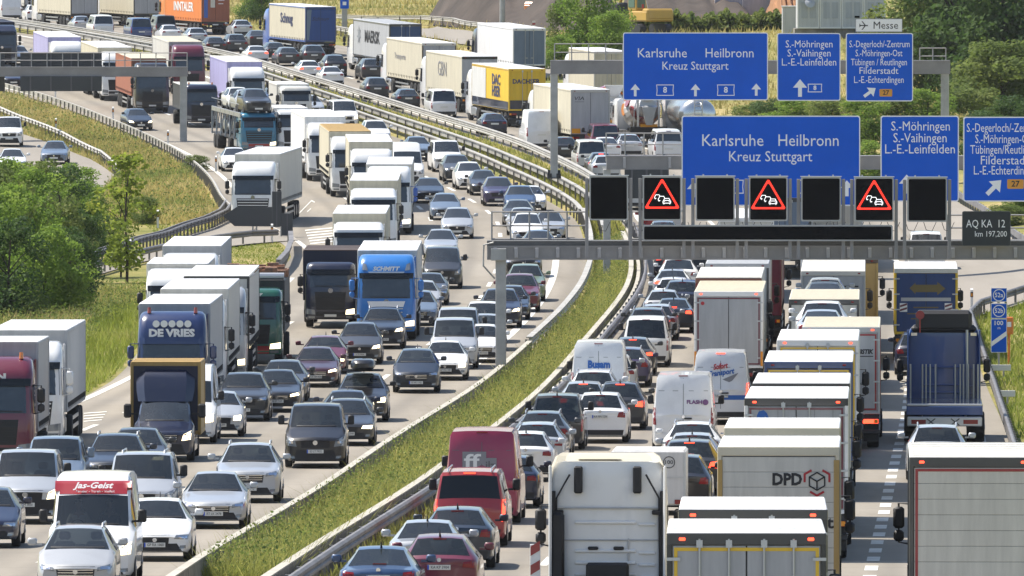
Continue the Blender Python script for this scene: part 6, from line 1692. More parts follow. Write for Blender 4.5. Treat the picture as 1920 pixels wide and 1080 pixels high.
def box_trailer():
    r = thing('box_trailer', 'small white box trailer with a round 100 marking beside the white lorry cab', 'trailer'); L = 3.6; y0 = -L/2
    m = MB(); m.box(-1.0, 1.0, y0, L/2, .55, 2.05, .06); part('box', m, r, skin('trailer_white', (.62, .62, .62)))
    m = MB(); m.box(-1.005, 1.005, y0-.01, y0+.05, 1.30, 1.33); m.box(-1.01, -.94, y0-.015, y0+.05, .6, 2.0, .01); m.box(.94, 1.01, y0-.015, y0+.05, .6, 2.0, .01); part('rear_frame', m, r, ALU)
    wm, rm = wheel_mesh(.32, .2)
    for s in (1, -1): part('wheel', wm, r, loc=(s*.88, -.2, .32)); part('tail_light', MB().box(s*.7, s*.95, y0-.03, y0, .60, .72), r, TAIL)
    c = [(.16*math.cos(q*math.pi/10)+.55, 1.72+.16*math.sin(q*math.pi/10)) for q in range(20)]; i = [(.14*math.cos(q*math.pi/10)+.55, 1.72+.14*math.sin(q*math.pi/10)) for q in range(20)]
    m = MB(); ring_poly(m, c, i, y0-.004); part('speed_ring', m, r, INK); text('100', r, (.55, y0-.008, 1.72), .15, INK, '-y', 'lettering', w=.21)
    m = MB(); m.cyl((0, L/2, .5), (0, L/2+.9, .45), .05, 6); part('drawbar', m, r, STEELM)
    kx, _ = ray(1216, 985); D = 304.5; FLEET.append(dict(o=r, c='R', X=kx*D, D=D, L=L, W=2.0, yaw=0, fixed=False, D0=D))
box_trailer()
def tan_box_van():
    r = thing('box_van', 'dark navy van with tan box body and roof fairing', 'van', group=GRP['L'])
    cm = car_meshes('bus', True); fc = car_face('bus', True, 1); k = cm['k']; L = 6.3; dy = L/2-k['L']/2; hw = k['W']/2
    pm = P('navy'); b = part('cab', cm['body'], r, pm, (0, dy, 0))
    part('windscreen', cm['windscreen'], b, GLASS); [part('side_window', cm[q_], b, TINT) for q_ in ('side_window0', 'side_window1')]
    for q, me in enumerate(fc['headlight']): part('headlight', me, b, LAMPON if q else LAMP)
    part('grille', fc['grille'], b, RUB); part('lower_grille', fc['lower_grille'], b, RUB); part('grille_bar', fc['grille_bar'], b, ALU); part('emblem', fc['emblem'], b, CHROME); part('wiper', fc['wiper'], b, RUB)
    part('licence_plate', fc['front_plate'], b, PLATE)
    for s in (1, -1):
        m = MB(); m.box(s*(hw+.10), s*(hw+.34), dy+1.05, dy+1.20, 1.35, 1.80, .05); m.box(s*(hw-.1), s*(hw+.12), dy+1.1, dy+1.15, 1.45, 1.5); part('wing_mirror', m, b, RUB, (0, -dy, 0))
    m = MB()
    R = lambda z, x, y1: [(-x, L/2-2.75, z), (-x, y1-.25, z), (-x*.72, y1, z), (x*.72, y1, z), (x, y1-.25, z), (x, L/2-2.75, z)]
    m.loft([R(1.86, .86, L/2-1.55), R(2.2, .92, L/2-1.75), R(2.6, .94, L/2-1.95), R(2.86, .88, L/2-2.2), R(2.94, .7, L/2-2.45)], True, True); part('roof_fairing', m.mesh('roof_fairing', None, 30), r, pm)
    box_body(r, -L/2, L/2-2.2, .80, 3.12, 2.24, skin('box_tan', PC['tan']), 'navy', 'tan', None, curtain=False, name='cargo_box')
    wm, rm = wheel_mesh(.35, .24)
    for y in (L/2-.9, -L/2+1.2):
        for s in (1, -1): part('wheel', wm, r, loc=(s*.84, y, .35))
    r['_L'] = L; r['_W'] = 2.24; put(r, 'L', 306, 868)
tan_box_van()
CARRIED = []
def car_carrier(label, c, u, D, cabcol, L, upper, lower, facing, yaw=0, cabh=2.75):
    r = thing('car_carrier', label, 'car transporter', group=LG if c == 'L' else 'lorries queueing away from the viewer'); f = L/2; y0 = -f
    add_cab(r, f, cabcol, cabh, 2.4, 1, detail=1, lit=1 if c == 'L' else 0, bumper='red' if c == 'L' else None); chassis(r, y0, f-1.6, .78); axle_wheels(r, (y0+2.0, y0+3.3, f-5.4), 2.4, True, 1)
    m = MB(); m.box(-1.2, 1.2, y0, f-2.5, .92, 1.02); part('lower_deck', m, r, STEELM)
    m = MB()
    for s in (1, -1): m.box(s*.55, s*1.2, y0+.2, f-.4, 2.52, 2.62); m.box(s*1.16, s*1.24, y0+.2, f-.4, 2.45, 2.75, .01)
    part('upper_deck', m, r, ALU)
    m = MB(); k = 0; y = y0+.3
    while y < f-2.4:
        for s in (1, -1): m.cyl((s*1.2, y, .9), (s*1.2, y, 2.7), .055, 6); m.cyl((s*1.2, y, 1.0), (s*1.2, min(f-2.3, y+1.5), 2.5), .04, 5)
        y += 2.2
    part('deck_post', m, r, P('skyblue') if c == 'L' else ALU)
    m = MB()
    for s in (1, -1): m.tube([(s*1.22, y0+.2, 3.3), (s*1.22, f-.8, 3.3)], .02, 5)
    part('guard_wire', m, r, ALU)
    r['_L'] = L; r['_W'] = 2.5; kx, _ = ray(u, 300)
    FLEET.append(dict(o=r, c=c, X=kx*D, D=D, L=L, W=2.5, yaw=math.radians(yaw), fixed=False, D0=D))
    for z, row in ((2.63, upper), (1.03, lower)):
        for kind, col, yy, lab in row:
            nm, cat = CATS[kind]; q = build_car(kind, nm, lab, cat, col, facing, 1 if c == 'R' else 0, 1, group='cars riding on transporters')
            CARRIED.append((q, r, (0, f-yy, z), 0.0))
car_carrier('blue cab car transporter loaded on two decks', 'L', 495, 752, 'teal', 14.5, [('suv', 'darkgrey', 2.4, 'dark SUV over the cab of the blue transporter'), ('sedan', 'silver', 6.3, 'silver saloon in the middle of the transporter upper deck'), ('hatch', 'white', 10.6, 'white hatchback at the rear of the transporter upper deck')],
            [('hatch', 'grey', 4.9, 'grey hatchback on the lower deck behind the blue cab'), ('hatch', 'silver', 10.2, 'silver hatchback on the lower deck at the rear of the transporter')], 'F', -3)
car_carrier('car transporter with a silver car on top between two trailers', 'R', 1540, 389, 'white', 13, [('sedan', 'silver', 10.4, 'silver car high on a transporter between the black framed trailer and the red framed one'), ('suv', 'white', 5.4, 'white SUV forward on the transporter beside the red framed trailer')], [], 'R')
car_carrier('car transporter with a pale blue car on top ahead of the black framed trailer', 'R', 1546, 428, 'white', 13, [('sedan', 'skyblue', 10.4, 'pale blue car high on the transporter below the refrigerated trailer'), ('hatch', 'lightgrey', 5.4, 'light grey car forward on the transporter below the refrigerated trailer')], [], 'R')
# ------------------------------------------------------------------ lettering and fittings on the traffic
def cabtext(r, h, w, style, tx, z, size, m, wd, bold=.012, x=0, shear=0, off=.03):
    b = cab_meshes(h, w, style)['bvh']; q = b.ray_cast(Vector((x, 9, z-.1)), Vector((0, -1, 0)))[0]
    text(tx, r, (x, r['_L']/2+q.y+off, z), size, m, '+y', 'lettering', w=wd, bold=bold, shear=shear)
WH = mat('white_lettering', (.75, .75, .74), .5); BL = mat('blue_lettering', (.02, .12, .42), .5); RD = mat('red_lettering', (.42, .02, .03), .5); GY = mat('grey_lettering', (.22, .22, .24), .5)
cabtext(t_dev, 3.75, 2.48, 0, 'DE VRIES', 3.0, .36, WH, 1.62, .02)
cabtext(t_red, 3.5, 2.48, 0, 'MAN', 2.90, .26, WH, .85, .015, x=.05)
cabtext(t_green, 3.0, 2.48, 0, 'LORZ', 2.72, .26, WH, .95, .015)
cabtext(t_blue, 3.6, 2.48, 2, 'SCHMITT', 3.02, .24, WH, 1.15, .012, shear=.25)
q = cab_meshes(3.6, 2.48, 2)['bvh']
part('slogan_bar', conform(q, [(-.72, 1.42), (.72, 1.42), (.80, 1.66), (-.80, 1.66)], 'f', 8, 2, .04), t_blue, WH, (0, t_blue['_L']/2, 0))
part('roof_stripe', conform(q, [(-.70, 2.82), (.70, 2.82), (.78, 2.90), (-.78, 2.90)], 'f', 8, 1, .02), t_blue, WH, (0, t_blue['_L']/2, 0))
for s in (1, -1): part('roof_lamp', conform(q, [(s*.78, 2.95), (s*1.02, 2.98), (s*1.0, 3.28), (s*.86, 3.22)], 'f', 3, 3, .02), t_blue, LAMP, (0, t_blue['_L']/2, 0))
q = cab_meshes(3.7, 2.48, 0)['bvh']; part('light_box', conform(q, [(-.75, 2.80), (.75, 2.80), (.75, 3.0), (-.75, 3.0)], 'f', 8, 2, .05), t_sca, P('lightgrey'), (0, t_sca['_L']/2, 0))
def jas_banner():
    k = CARS['highvan']; b = car_meshes('highvan')['bvh']
    part('red_banner', conform(b, [(-.90, 2.07), (.90, 2.07), (.90, 2.37), (-.90, 2.37)], 'f', 16, 4, .012).mesh('red_banner', None, 50), jas, paint('banner_red', (.32, .012, .02)))
    y = b.ray_cast(Vector((0, 9, 2.10)), Vector((0, -1, 0)))[0].y
    tilt = math.radians(-38)
    text('Jas-Geist', jas, (0, y-.02, 2.265), .24, WH, '+y', 'lettering', w=.95, bold=.006, shear=.35, rot=(math.pi/2+tilt, 0, math.pi))
    text('Fenster - Türen - Vielfalt', jas, (-.05, y+.045, 2.135), .10, WH, '+y', 'lettering', w=.90, rot=(math.pi/2+tilt, 0, math.pi))
jas_banner()
def ry(r): return -r['_L']/2
def vanback(k='highvan', z=1.6):
    return car_meshes(k)['bvh'].ray_cast(Vector((0, -12, z)), Vector((0, 1, 0)))[0].y
for v, win in ((busam, 0), (sof, 0), (fla, 0), (filz, 0)):
    b = car_meshes('highvan')['bvh']
    m = MB()
    for c in ([(-.008, .55), (.008, .55), (.008, 2.40), (-.008, 2.40)], [(-.80, 1.98), (.80, 1.98), (.80, 1.995), (-.80, 1.995)]):
        q = conform(b, c, 'b', 3, 8, .004); m.add(q.v, q.f)
    part('door_seam', m, v, mat('seam_grey', (.10, .10, .10), .7)); part('door_handle', MB().box(.03, .28, vanback('highvan', 1.1)-.03, vanback('highvan', 1.1), 1.07, 1.12, .01), v, RUB)
y = vanback('highvan', 1.75)-.012
text('Busam', busam, (.02, y-.01, 1.72), .36, BL, '-y', 'lettering', w=.80, bold=.02)
text('FLASH', fla, (.36, y, 1.62), .17, mat('lilac_lettering', (.20, .09, .22), .5), '-y', 'lettering', w=.50, bold=.008); m = MB(); m.disc((.72, y+.012, 1.62), (0, -1, 0), .095, 14, .012); part('ball_emblem', m, fla, mat('lilac_lettering'))
tl = (math.pi/2, -.14, 0)
text('Sofort', sof, (.0, y, 2.02), .26, RD, '-y', 'lettering', w=.52, bold=.01, shear=.3, rot=tl); text('Transport', sof, (.03, y, 1.80), .26, BL, '-y', 'lettering', w=.92, bold=.01, shear=.3, rot=tl)
part('emblem_wing', flat_poly([(-.1, 1.50), (.62, 1.80), (.40, 1.52), (.05, 1.36)], y), sof, GY); m = conform(car_meshes('highvan')['bvh'], [(-.02, .86), (.86, .86), (.86, 1.02), (-.02, 1.02)], 'b', 6, 1, .006); part('blue_band', m, sof, BL)
part('grey_block', flat_poly([(-.52, 1.45), (.12, 1.45), (.40, 1.45), (.40, 1.78), (.12, 1.78), (.12, 1.95), (-.52, 1.95)], y), filz, GY)
text('ff', filz, (-.25, y-.008, 1.68), .52, WH, '-y', 'lettering', w=.46, bold=.01); text('ilz', filz, (.24, y-.008, 1.58), .30, mat('dark_grey_lettering', (.09, .09, .10), .5), '-y', 'lettering', w=.26, bold=.004)
# parcel lorry emblem: three-sided frame round a cube
y = ry(q_dpd)-.016
text('DPD', q_dpd, (.18, y, 3.30), .34, INK, '-y', 'lettering', w=.62, bold=.014); text('dpd.net', q_dpd, (.55, y, 2.40), .34, INK, '-y', 'lettering', w=1.2, bold=.01)
def cube_logo(par, x, z, k, y):
    hx = [(x+k*math.sin(math.radians(60*i)), z+k*math.cos(math.radians(60*i))) for i in range(6)]; hi = [(x+k*.84*math.sin(math.radians(60*i)), z+k*.84*math.cos(math.radians(60*i))) for i in range(6)]
    m = MB(); ring_poly(m, hx, hi, y)
    for i in (1, 3, 5): m.tube([(x, y-.003, z), (hi[i][0], y-.003, hi[i][1])], k*.075, 5)
    g = part('cube_emblem', m, par, INK); K = k*1.62; t = k*1.36
    p = lambda a, rr: (x+rr*math.sin(math.radians(a)), z+rr*math.cos(math.radians(a)))
    mid = lambda a, b, f: (a[0]+(b[0]-a[0])*f, a[1]+(b[1]-a[1])*f)
    for a0 in (60, 180, 300):       # an angle piece round every second corner of the outer hexagon
        oc, ic = p(a0, K), p(a0, t); ol, il = mid(oc, p(a0-60, K), .56), mid(ic, p(a0-60, t), .56); orr, ir = mid(oc, p(a0+60, K), .56), mid(ic, p(a0+60, t), .56)
        m = MB()
        for q in ((ol, oc, ic, il), (oc, orr, ir, ic)): w = flat_poly(q, y); m.add(w.v, w.f)
        part('emblem_frame', m, g, RD)
cube_logo(q_dpd, .80, 3.27, .20, y)
part('door_guide', MB().box(-1.27, -1.17, y-.02, y, 2.6, 3.72, .01), q_dpd, P('tan')); part('door_guide', MB().box(1.15, 1.27, y-.02, y, 1.2, 3.72, .01), q_dpd, P('tan'))
y = ry(q_sch)-.016
text('SCHMITZ', q_sch, (-.72, y, 2.92), .20, BL, '-y', 'lettering', w=.95, bold=.012, rot=(math.pi/2, -math.pi/2, 0)); text('CARGOBULL', q_sch, (-.93, y, 2.86), .14, RD, '-y', 'lettering', w=.85, bold=.006, rot=(math.pi/2, -math.pi/2, 0))
part('elephant_emblem', flat_poly([(-.95, 3.40), (-.91, 3.40), (-.90, 3.50), (-.84, 3.50), (-.83, 3.40), (-.79, 3.40), (-.77, 3.56), (-.70, 3.46), (-.67, 3.50), (-.72, 3.62), (-.80, 3.70), (-.92, 3.66), (-.97, 3.55)], y), q_sch, BL)
m = MB()
for x in (-.9, -.45, 0, .45, .9): m.box(x-.004, x+.004, y-.004, y+.004, 1.3, 3.75)
part('door_rib', m, q_sch, P('grey'))
hx = 1.275
y = ry(q_log)-.016; text('LOGISTIK', q_log, (.66, y, 3.18), .20, INK, '-y', 'lettering', w=.80, bold=.01, shear=.2); part('underline', MB().box(.30, 1.05, y-.006, y, 3.02, 3.05), q_log, INK); text('.de', q_log, (.72, y, 2.15), .17, INK, '-y', 'lettering', w=.3)
y = ry(q_wht)-.016
part('round_emblem', MB().disc((-.96, y, 3.55), (0, -1, 0), .07, 12, .008), q_wht, RD)
y = ry(q_car)-.016
for s in (1, -1): text('CARRIER', q_car, (s*.62, y, 3.0), .19, GY, '-y', 'lettering', w=.50); part('dark_bar', MB().box(s*.22, s*1.0, y-.01, y, 3.25, 3.31), q_car, INK)
y = ry(q_gold)-.016
part('gold_arrow', flat_poly([(-.66, 3.0), (-.42, 3.22), (-.42, 3.14), (.45, 3.14), (.45, 3.26), (.78, 2.98), (.45, 2.72), (.45, 2.84), (-.42, 2.84), (-.42, 2.76)], y), q_gold, mat('gold_lettering', (.17, .125, .04), .6))
m = MB()
for z, w in ((2.20, .5), (1.95, .75), (1.75, .6)): m.box(-w, w, y-.006, y, z, z+.05)
part('gold_lines', m, q_gold, mat('gold_lettering'))
for s in (1, -1):
    b = part('hazard_board', MB().box(s*.75, s*1.05, y-.02, y, 2.05, 2.40), q_gold, P('white'))
    for k in range(2): part('red_stripe', flat_poly([(s*.90-.14, 2.07+k*.16), (s*.90+.14, 2.16+k*.16), (s*.90+.14, 2.24+k*.16), (s*.90-.14, 2.15+k*.16)], y-.022), b, P('wine'))
part('lower_panel', MB().box(-1.0, 1.0, y-.012, y, 2.48, 2.62), q_gold, P('lightgrey'))
y = ry(q_mar)-.016; text('Tamers', q_mar, (-.62, y, 3.28), .20, WH, '-y', 'lettering', w=.50, bold=.01)
def side(r, tx, yc, z, size, m, w, bold=.01, shear=0): text(tx, r, (-hx-.006, yc, z), size, m, '-x', 'lettering', w=w, bold=bold, shear=shear)
NAVYT = mat('navy_lettering', (.02, .03, .10), .5)
side(q_sck, 'Schnug', -1.2, 2.9, 1.1, NAVYT, 4.6, .03); text('Schnug', q_sck, (.0, ry(q_sck)-.016, 3.0), .42, NAVYT, '-y', 'lettering', w=1.45, bold=.012, shear=.3)
part('pale_slash', flat_poly([(-1.15, 1.3), (-.95, 1.3), (-.75, 3.75), (-1.15, 3.75)], ry(q_sck)-.014), q_sck, P('skyblue'))
side(q_mae, 'MAERSK', -1.8, 2.75, 1.3, INK, 5.6, .03)
def star(x, z, k): return [(x+(k if i % 2 == 0 else k*.45)*math.sin(math.pi*i/7), z+(k if i % 2 == 0 else k*.45)*math.cos(math.pi*i/7)) for i in range(14)]
part('star_emblem', flat_poly([(y_, z_) for y_, z_ in star(3.2, 2.8, .75)], -hx-.006, .006, 'x'), q_mae, P('skyblue'))
part('star_emblem', flat_poly(star(-.35, 2.95, .13), ry(q_mae)-.016), q_mae, WH)
side(q_gbw, 'GBN', -.8, 2.85, 1.5, GY, 3.2, -.01)
side(q_wid, 'Transporte', .2, 2.75, .6, GY, 4.2, 0)
side(q_dac, 'DAC', -3.6, 3.1, 1.0, NAVYT, 3.0, .03); side(q_dac, 'HSER', -3.6, 2.3, 1.0, NAVYT, 3.0, .03); text('DACHSER', q_dac, (-.05, ry(q_dac)-.016, 3.12), .42, NAVYT, '-y', 'lettering', w=1.9, bold=.016)
part('white_panel', MB().box(-hx-.012, -hx-.002, 0.2, q_dac['_y1']-.15, 1.3, 3.8), q_dac, skin('panel_white', (.66, .66, .64)))
m = MB(); m.box(-hx-.014, -hx-.003, q_dac['_y0']+.2, q_dac['_y1']-.15, 1.18, 1.75); m.box(-hx+.1, hx-.1, q_dac['_y0']-.02, q_dac['_y0']-.012, 1.26, 1.85); part('navy_band', m, q_dac, P('navy'))
text('VIA', q_via, (-.72, ry(q_via)-.016, 3.42), .34, INK, '-y', 'lettering', w=.62, shear=.2); part('underline', MB().box(-1.02, -.42, ry(q_via)-.02, ry(q_via)-.012, 3.20, 3.22), q_via, INK)
side(q_ora, 'INNTALER', -1.6, 2.35, 1.1, WH, 7.2, .03); part('blue_strip', MB().box(-1.05, -.70, ry(q_ora)-.02, ry(q_ora)-.012, 1.5, 3.8), q_ora, P('blue'))
part('white_notice', MB().box(-.45, -.05, ry(q_ora)-.02, ry(q_ora)-.012, 2.4, 3.5), q_ora, P('offwhite'))
m = MB()
for k, (z, w) in enumerate(((3.5, .5), (3.25, .35), (3.0, .55), (2.7, .45))): m.box(.25, .25+w, ry(q_ora)-.02, ry(q_ora)-.012, z, z+.07)
part('white_lines', m, q_ora, WH)
# roof box, scrap load, roof air conditioner
m = MB(); R_ = lambda z, k: rrect(.42*k, -.95*k, .95*k, z, .18, 4, .35*k)
m.loft([R_(1.76, .86), (R_(1.84, 1)), R_(1.98, 1), R_(2.08, .9), R_(2.12, .7)], True, True); rbx = part('roof_box', m.mesh('roof_box', P('black'), 40)); tag(rbx, 'glossy black roof box on top of the black SUV', 'roof box')
CARRIED.append((rbx, rb, (0, -.1, 0.02), 0.0))
m = MB()
for y_ in (.45, -.7): m.cyl((-.72, y_, 1.74), (.72, y_, 1.74), .028, 6)
part('roof_bar', m, rb, RUB)
m = MB(); rr_ = random.Random(5)
for k in range(90):
    x, y_, z = rr_.uniform(-1.05, 1.05), rr_.uniform(-3.6, 1.2), 3.30+rr_.uniform(0, .35); s = rr_.uniform(.08, .32); m.box(x-s, x+s*.6, y_-s*.7, y_+s, z-.1, z+s*.6)
sc = part('scrap_load', m, None, mat('scrap_mixed', (.24, .22, .20), .6, .3, noise=.7, nscale=3, col2=(.50, .22, .10))); tag(sc, 'jumbled scrap heaped on the dark green lorry', 'scrap'); sc['kind'] = 'stuff'; CARRIED.append((sc, t_green, (0, 0, 0), 0.0))
m = MB()
m.cyl((-1.25, t_green['_y1']-.3, 3.42), (1.25, t_green['_y1']-.3, 3.42), .16, 12); part('cover_roller', m, t_green, ALU)
# ------------------------------------------------------------------ the two people in the van with the red banner
SKINS = []
def seated_person(label, van, x, shirt, hands, head_turn=0.0, hairc=(.05, .03, .02)):
    J = {'pelvis': (0, 0, .06, .13), 'waist': (0, -.04, .26, .125), 'chest': (0, -.06, .46, .15), 'neck0': (0, -.05, .62, .065), 'neck': (0, -.02, .69, .055), 'jaw': (0, .02, .76, .070), 'head': (0, .0, .85, .088), 'crown': (0, -.02, .93, .055)}
    B = [('pelvis', 'waist'), ('waist', 'chest'), ('chest', 'neck0'), ('neck0', 'neck'), ('neck', 'jaw'), ('jaw', 'head'), ('head', 'crown')]
    for s, n in ((1, 'r'), (-1, 'l')):
        hx_, hy_, hz_ = hands[0 if s > 0 else 1]
        J.update({'sh'+n: (s*.18, -.05, .56, .062), 'el'+n: (s*.26, .10, .32, .045), 'wr'+n: (hx_, hy_-.09, hz_-.02, .030), 'pa'+n: (hx_, hy_-.02, hz_, .034), 'hp'+n: (s*.10, .02, .04, .088), 'kn'+n: (s*.14, .44, .10, .062), 'an'+n: (s*.14, .56, -.32, .042), 'to'+n: (s*.14, .70, -.36, .034)})
        B += [('chest', 'sh'+n), ('sh'+n, 'el'+n), ('el'+n, 'wr'+n), ('wr'+n, 'pa'+n), ('pelvis', 'hp'+n), ('hp'+n, 'kn'+n), ('kn'+n, 'an'+n), ('an'+n, 'to'+n)]
    def skinned(names, grow, m, nm, extra=None):
        ids = [k for k in J if k in names]; me = bpy.data.meshes.new(nm); me.from_pydata([J[k][:3] for k in ids], [(ids.index(p), ids.index(q)) for p, q in B if p in ids and q in ids], [])
        o = bpy.data.objects.new(nm, me); COL.objects.link(o); sk = o.modifiers.new('skin', 'SKIN'); o.modifiers.new('sub', 'SUBSURF').levels = 1; o.modifiers['sub'].render_levels = 1
        bm = bmesh.new(); bm.from_mesh(me); ly = bm.verts.layers.skin.verify()
        for v_, k in zip(bm.verts, ids):
            r_ = J[k][3]+grow; wide = 1.25 if k in ('chest', 'waist', 'pelvis') else 1.0
            v_[ly].radius = (r_*wide, r_); v_[ly].use_root = k in ('pelvis', 'waist')
        bm.to_mesh(me); bm.free(); SKINS.append((o, m, extra)); return o
    SK = mat('skin_tone', (.42, .24, .17), .55)
    ex = MB()
    for s, n in ((1, 'r'), (-1, 'l')):
        px_, py_, pz_ = J['pa'+n][:3]
        for f_, (dx, ln_) in enumerate(((-.024, .062), (-.008, .072), (.008, .068), (.023, .052))): ex.tube([(px_+dx, py_+.01, pz_+.012), (px_+dx*1.1, py_+.03+ln_*.35, pz_+.020), (px_+dx*1.1, py_+.03+ln_*.55, pz_-.012), (px_+dx, py_+.02+ln_*.35, pz_-.035)], .0088, 6)
        ex.tube([(px_-s*.028, py_-.02, pz_+.005), (px_-s*.048, py_+.012, pz_+.016), (px_-s*.045, py_+.040, pz_+.006)], .0098, 6)
        ex.box(s*.084, s*.100, -.015, .025, .82, .88, .008)
    ex.box(-.014, .014, .085, .118, .815, .86, .010); ex.box(-.026, .026, .088, .096, .772, .782, .003)
    for s in (1, -1): ex.box(s*.034-.014, s*.034+.014, .080, .090, .865, .877, .004)
    body = skinned(J.keys(), 0, SK, 'person', ex); tag(body, label, 'person')
    cl = skinned([k for k in J if k[:2] in ('pe', 'wa', 'ch', 'sh', 'el')], .012, mat('shirt_'+shirt, PC[shirt], .9), 'shirt'); cl.parent = body
    tr = skinned([k for k in J if k[:2] in ('pe', 'hp', 'kn', 'an')], .010, mat('trousers_dark', (.02, .025, .04), .9), 'trousers'); tr.parent = body
    m = MB(); R = []
    for q in range(5):
        a_ = q/4*math.pi*.5; R.append([(.098*math.cos(a_)*math.cos(w_*.5236), -.018+.104*math.cos(a_)*math.sin(w_*.5236)*(.75 if 0 < w_ < 6 else 1), .868+.10*math.sin(a_)) for w_ in range(12)])
    m.loft(R, True, True); part('hair', m, body, mat('hair_'+shirt, hairc, .7))
    k = CARS['highvan']; CARRIED.append((body, van, (x, k['L']/2-k['r0']-.48, k['cz']-.36), head_turn)); return body
seated_person('driver in a grey shirt at the wheel of the van with red banner', jas, -.36, 'grey', ((.15, .36, .30), (-.15, .36, .30)))
seated_person('passenger in a light shirt beside the driver of the van with red banner', jas, .36, 'offwhite', ((.10, .30, .14), (-.12, .26, .13)), 0, (.10, .07, .04))
def finish_skins():
    dg = bpy.context.evaluated_depsgraph_get()
    for o, m, ex in SKINS:
        me = bpy.data.meshes.new_from_object(o.evaluated_get(dg)); o.modifiers.clear()
        if ex:
            bm = bmesh.new(); bm.from_mesh(me); t_ = ex.mesh('tmp'); bm.from_mesh(t_); bm.to_mesh(me); bm.free()
        for p in me.polygons: p.use_smooth = True
        me.materials.clear(); me.materials.append(m); o.data = me
def load_carried():
    bpy.context.view_layer.update()
    for q, r, loc, a in CARRIED:
        M = Matrix.Translation(r.location) @ r.rotation_euler.to_matrix().to_4x4() @ Matrix.Translation(Vector(loc)) @ Matrix.Rotation(a, 4, 'Z')
        q.location = M.to_translation(); q.rotation_euler = M.to_euler()
        for k in ('_L', '_W'):
            if k in q: del q[k]
# ------------------------------------------------------------------ plants
import numpy as np
LEAF_A = leafy('leaf_bright', [(.06, .13, .022), (.19, .29, .045), (.42, .48, .10)], .54, .9)
LEAF_B = leafy('leaf_dark', [(.028, .065, .02), (.07, .125, .032), (.19, .24, .06)], .48, .7)
LEAF_C = leafy('leaf_olive', [(.06, .11, .03), (.16, .21, .05), (.34, .35, .11)], .52, .7)
LEAF_D = leafy('leaf_yellowish', [(.09, .16, .025), (.25, .31, .045), (.50, .45, .08)], .55, .9)
BARK = mat('bark', (.05, .038, .028), .9, noise=.4, nscale=4)
def np_mesh(name, V, Fq, m, per=4):
    me = bpy.data.meshes.new(name); nv, nf = len(V), len(Fq)
    me.vertices.add(nv); me.vertices.foreach_set('co', np.asarray(V, np.float32).ravel())
    me.loops.add(nf*per); me.loops.foreach_set('vertex_index', np.asarray(Fq, np.int32).ravel())
    me.polygons.add(nf); me.polygons.foreach_set('loop_start', np.arange(0, nf*per, per, dtype=np.int32)); me.polygons.foreach_set('loop_total', np.full(nf, per, np.int32))
    me.materials.append(m); me.update(calc_edges=True); me.validate(); return me
def crown_mesh(seed, n, size, h=1.0, r=.42, lobes=26, m=LEAF_A, base=.05, shape='bush'):
    """leaf-sized faces gathered in clumps through an uneven crown of height h"""
    g = np.random.default_rng(seed); C = []
    for k in range(lobes):
        z = base+(1-base)*(g.random()**.85)
        if shape == 'bush': rad = r*math.sqrt(max(0.05, 1-((z-.38)/.66)**2))
        elif shape == 'tall': rad = r*(.35+.9*math.sin(math.pi*min(1, max(.05, (z-base)/(1-base)*.85+.12))))
        else: rad = r*math.sqrt(max(.04, 1-((z-.55)/.5)**2))
        a = g.random()*6.283; q = rad*(g.random()**.45)*.9
        C.append((q*math.cos(a), q*math.sin(a), z*.94*h, (.10+.12*g.random())*(1.15-.5*z)*(r/.42)))
    C = np.array(C); wgt = C[:, 3]**2; wgt /= wgt.sum(); idx = g.choice(lobes, n, p=wgt)
    d = g.normal(size=(n, 3)); d /= np.linalg.norm(d, axis=1)[:, None]; rr = (.45+.62*g.random(n)**.6)[:, None]
    c = C[idx, :3]+d*rr*C[idx, 3:4]*np.array([1.15, 1.15, .9]); c[:, 2] = np.maximum(c[:, 2], .01)
    nrm = d*.6+g.normal(size=(n, 3))*.55+np.array([0, 0, .35]); nrm /= np.linalg.norm(nrm, axis=1)[:, None]
    a = np.cross(nrm, g.normal(size=(n, 3))); a /= np.linalg.norm(a, axis=1)[:, None]; b = np.cross(nrm, a)
    s = (size*(.6+.8*g.random(n)))[:, None]
    V = np.stack([c-a*s*.6, c+b*s*.38, c+a*s*.65, c-b*s*.38], 1).reshape(-1, 3)
    return np_mesh('crown', V, np.arange(n*4).reshape(-1, 4), m), C
def trunk_mesh(C, h, r, m=BARK, base=.0, top=.8, limbs=9):
    mb = MB(); pts = [(0, 0, -.15), (.01*h, .005*h, .2*h), (-.008*h, .01*h, .45*h), (.01*h, -.006*h, top*h)]
    n = 8; rings = []
    for (x, y, z), k in zip(pts, (1.25, 1, .7, .22)): rings.append([(x+r*k*math.cos(2*math.pi*q/n), y+r*k*math.sin(2*math.pi*q/n), z) for q in range(n)])
    mb.loft(rings, True, True)
    for c in C[:limbs]:
        z0 = min(c[2]*.6+.05*h, top*h*.85); mid = (c[0]*.45, c[1]*.45, (z0+c[2])/2+.02*h)
        p = [Vector((0, 0, z0)), Vector(mid), Vector(c[:3])]
        for i, (k0, k1) in enumerate(((.42, .26), (.26, .08))): mb.cyl(p[i], p[i+1], r*k0, 5, r*k1)
    return mb.mesh('trunk', m)
CROWNS = {}
def plant(name, label, cat, x, y, h, wid, variant, rot=0, z=None, group=None):
    """variant -> shared unit-height crown and trunk"""
    if variant not in CROWNS:
        n, size, r, lobes, m, shape, base, tr = VARIANTS[variant]
        cm, C = crown_mesh(sum(map(ord, variant)), n, size, 1.0, r, lobes, m, base, shape); CROWNS[variant] = (cm, trunk_mesh(C, 1.0, tr), r)
    cm, tm, r = CROWNS[variant]
    o = thing(name, label, cat, (x, y, zg(x, y) if z is None else z), (0, 0, rot), group)
    k = wid/2/r
    c = part('crown', cm, o); c.scale = (k, k, h); t = part('trunk', tm, o); t.scale = (k if k < h else h, k if k < h else h, h)
    return o
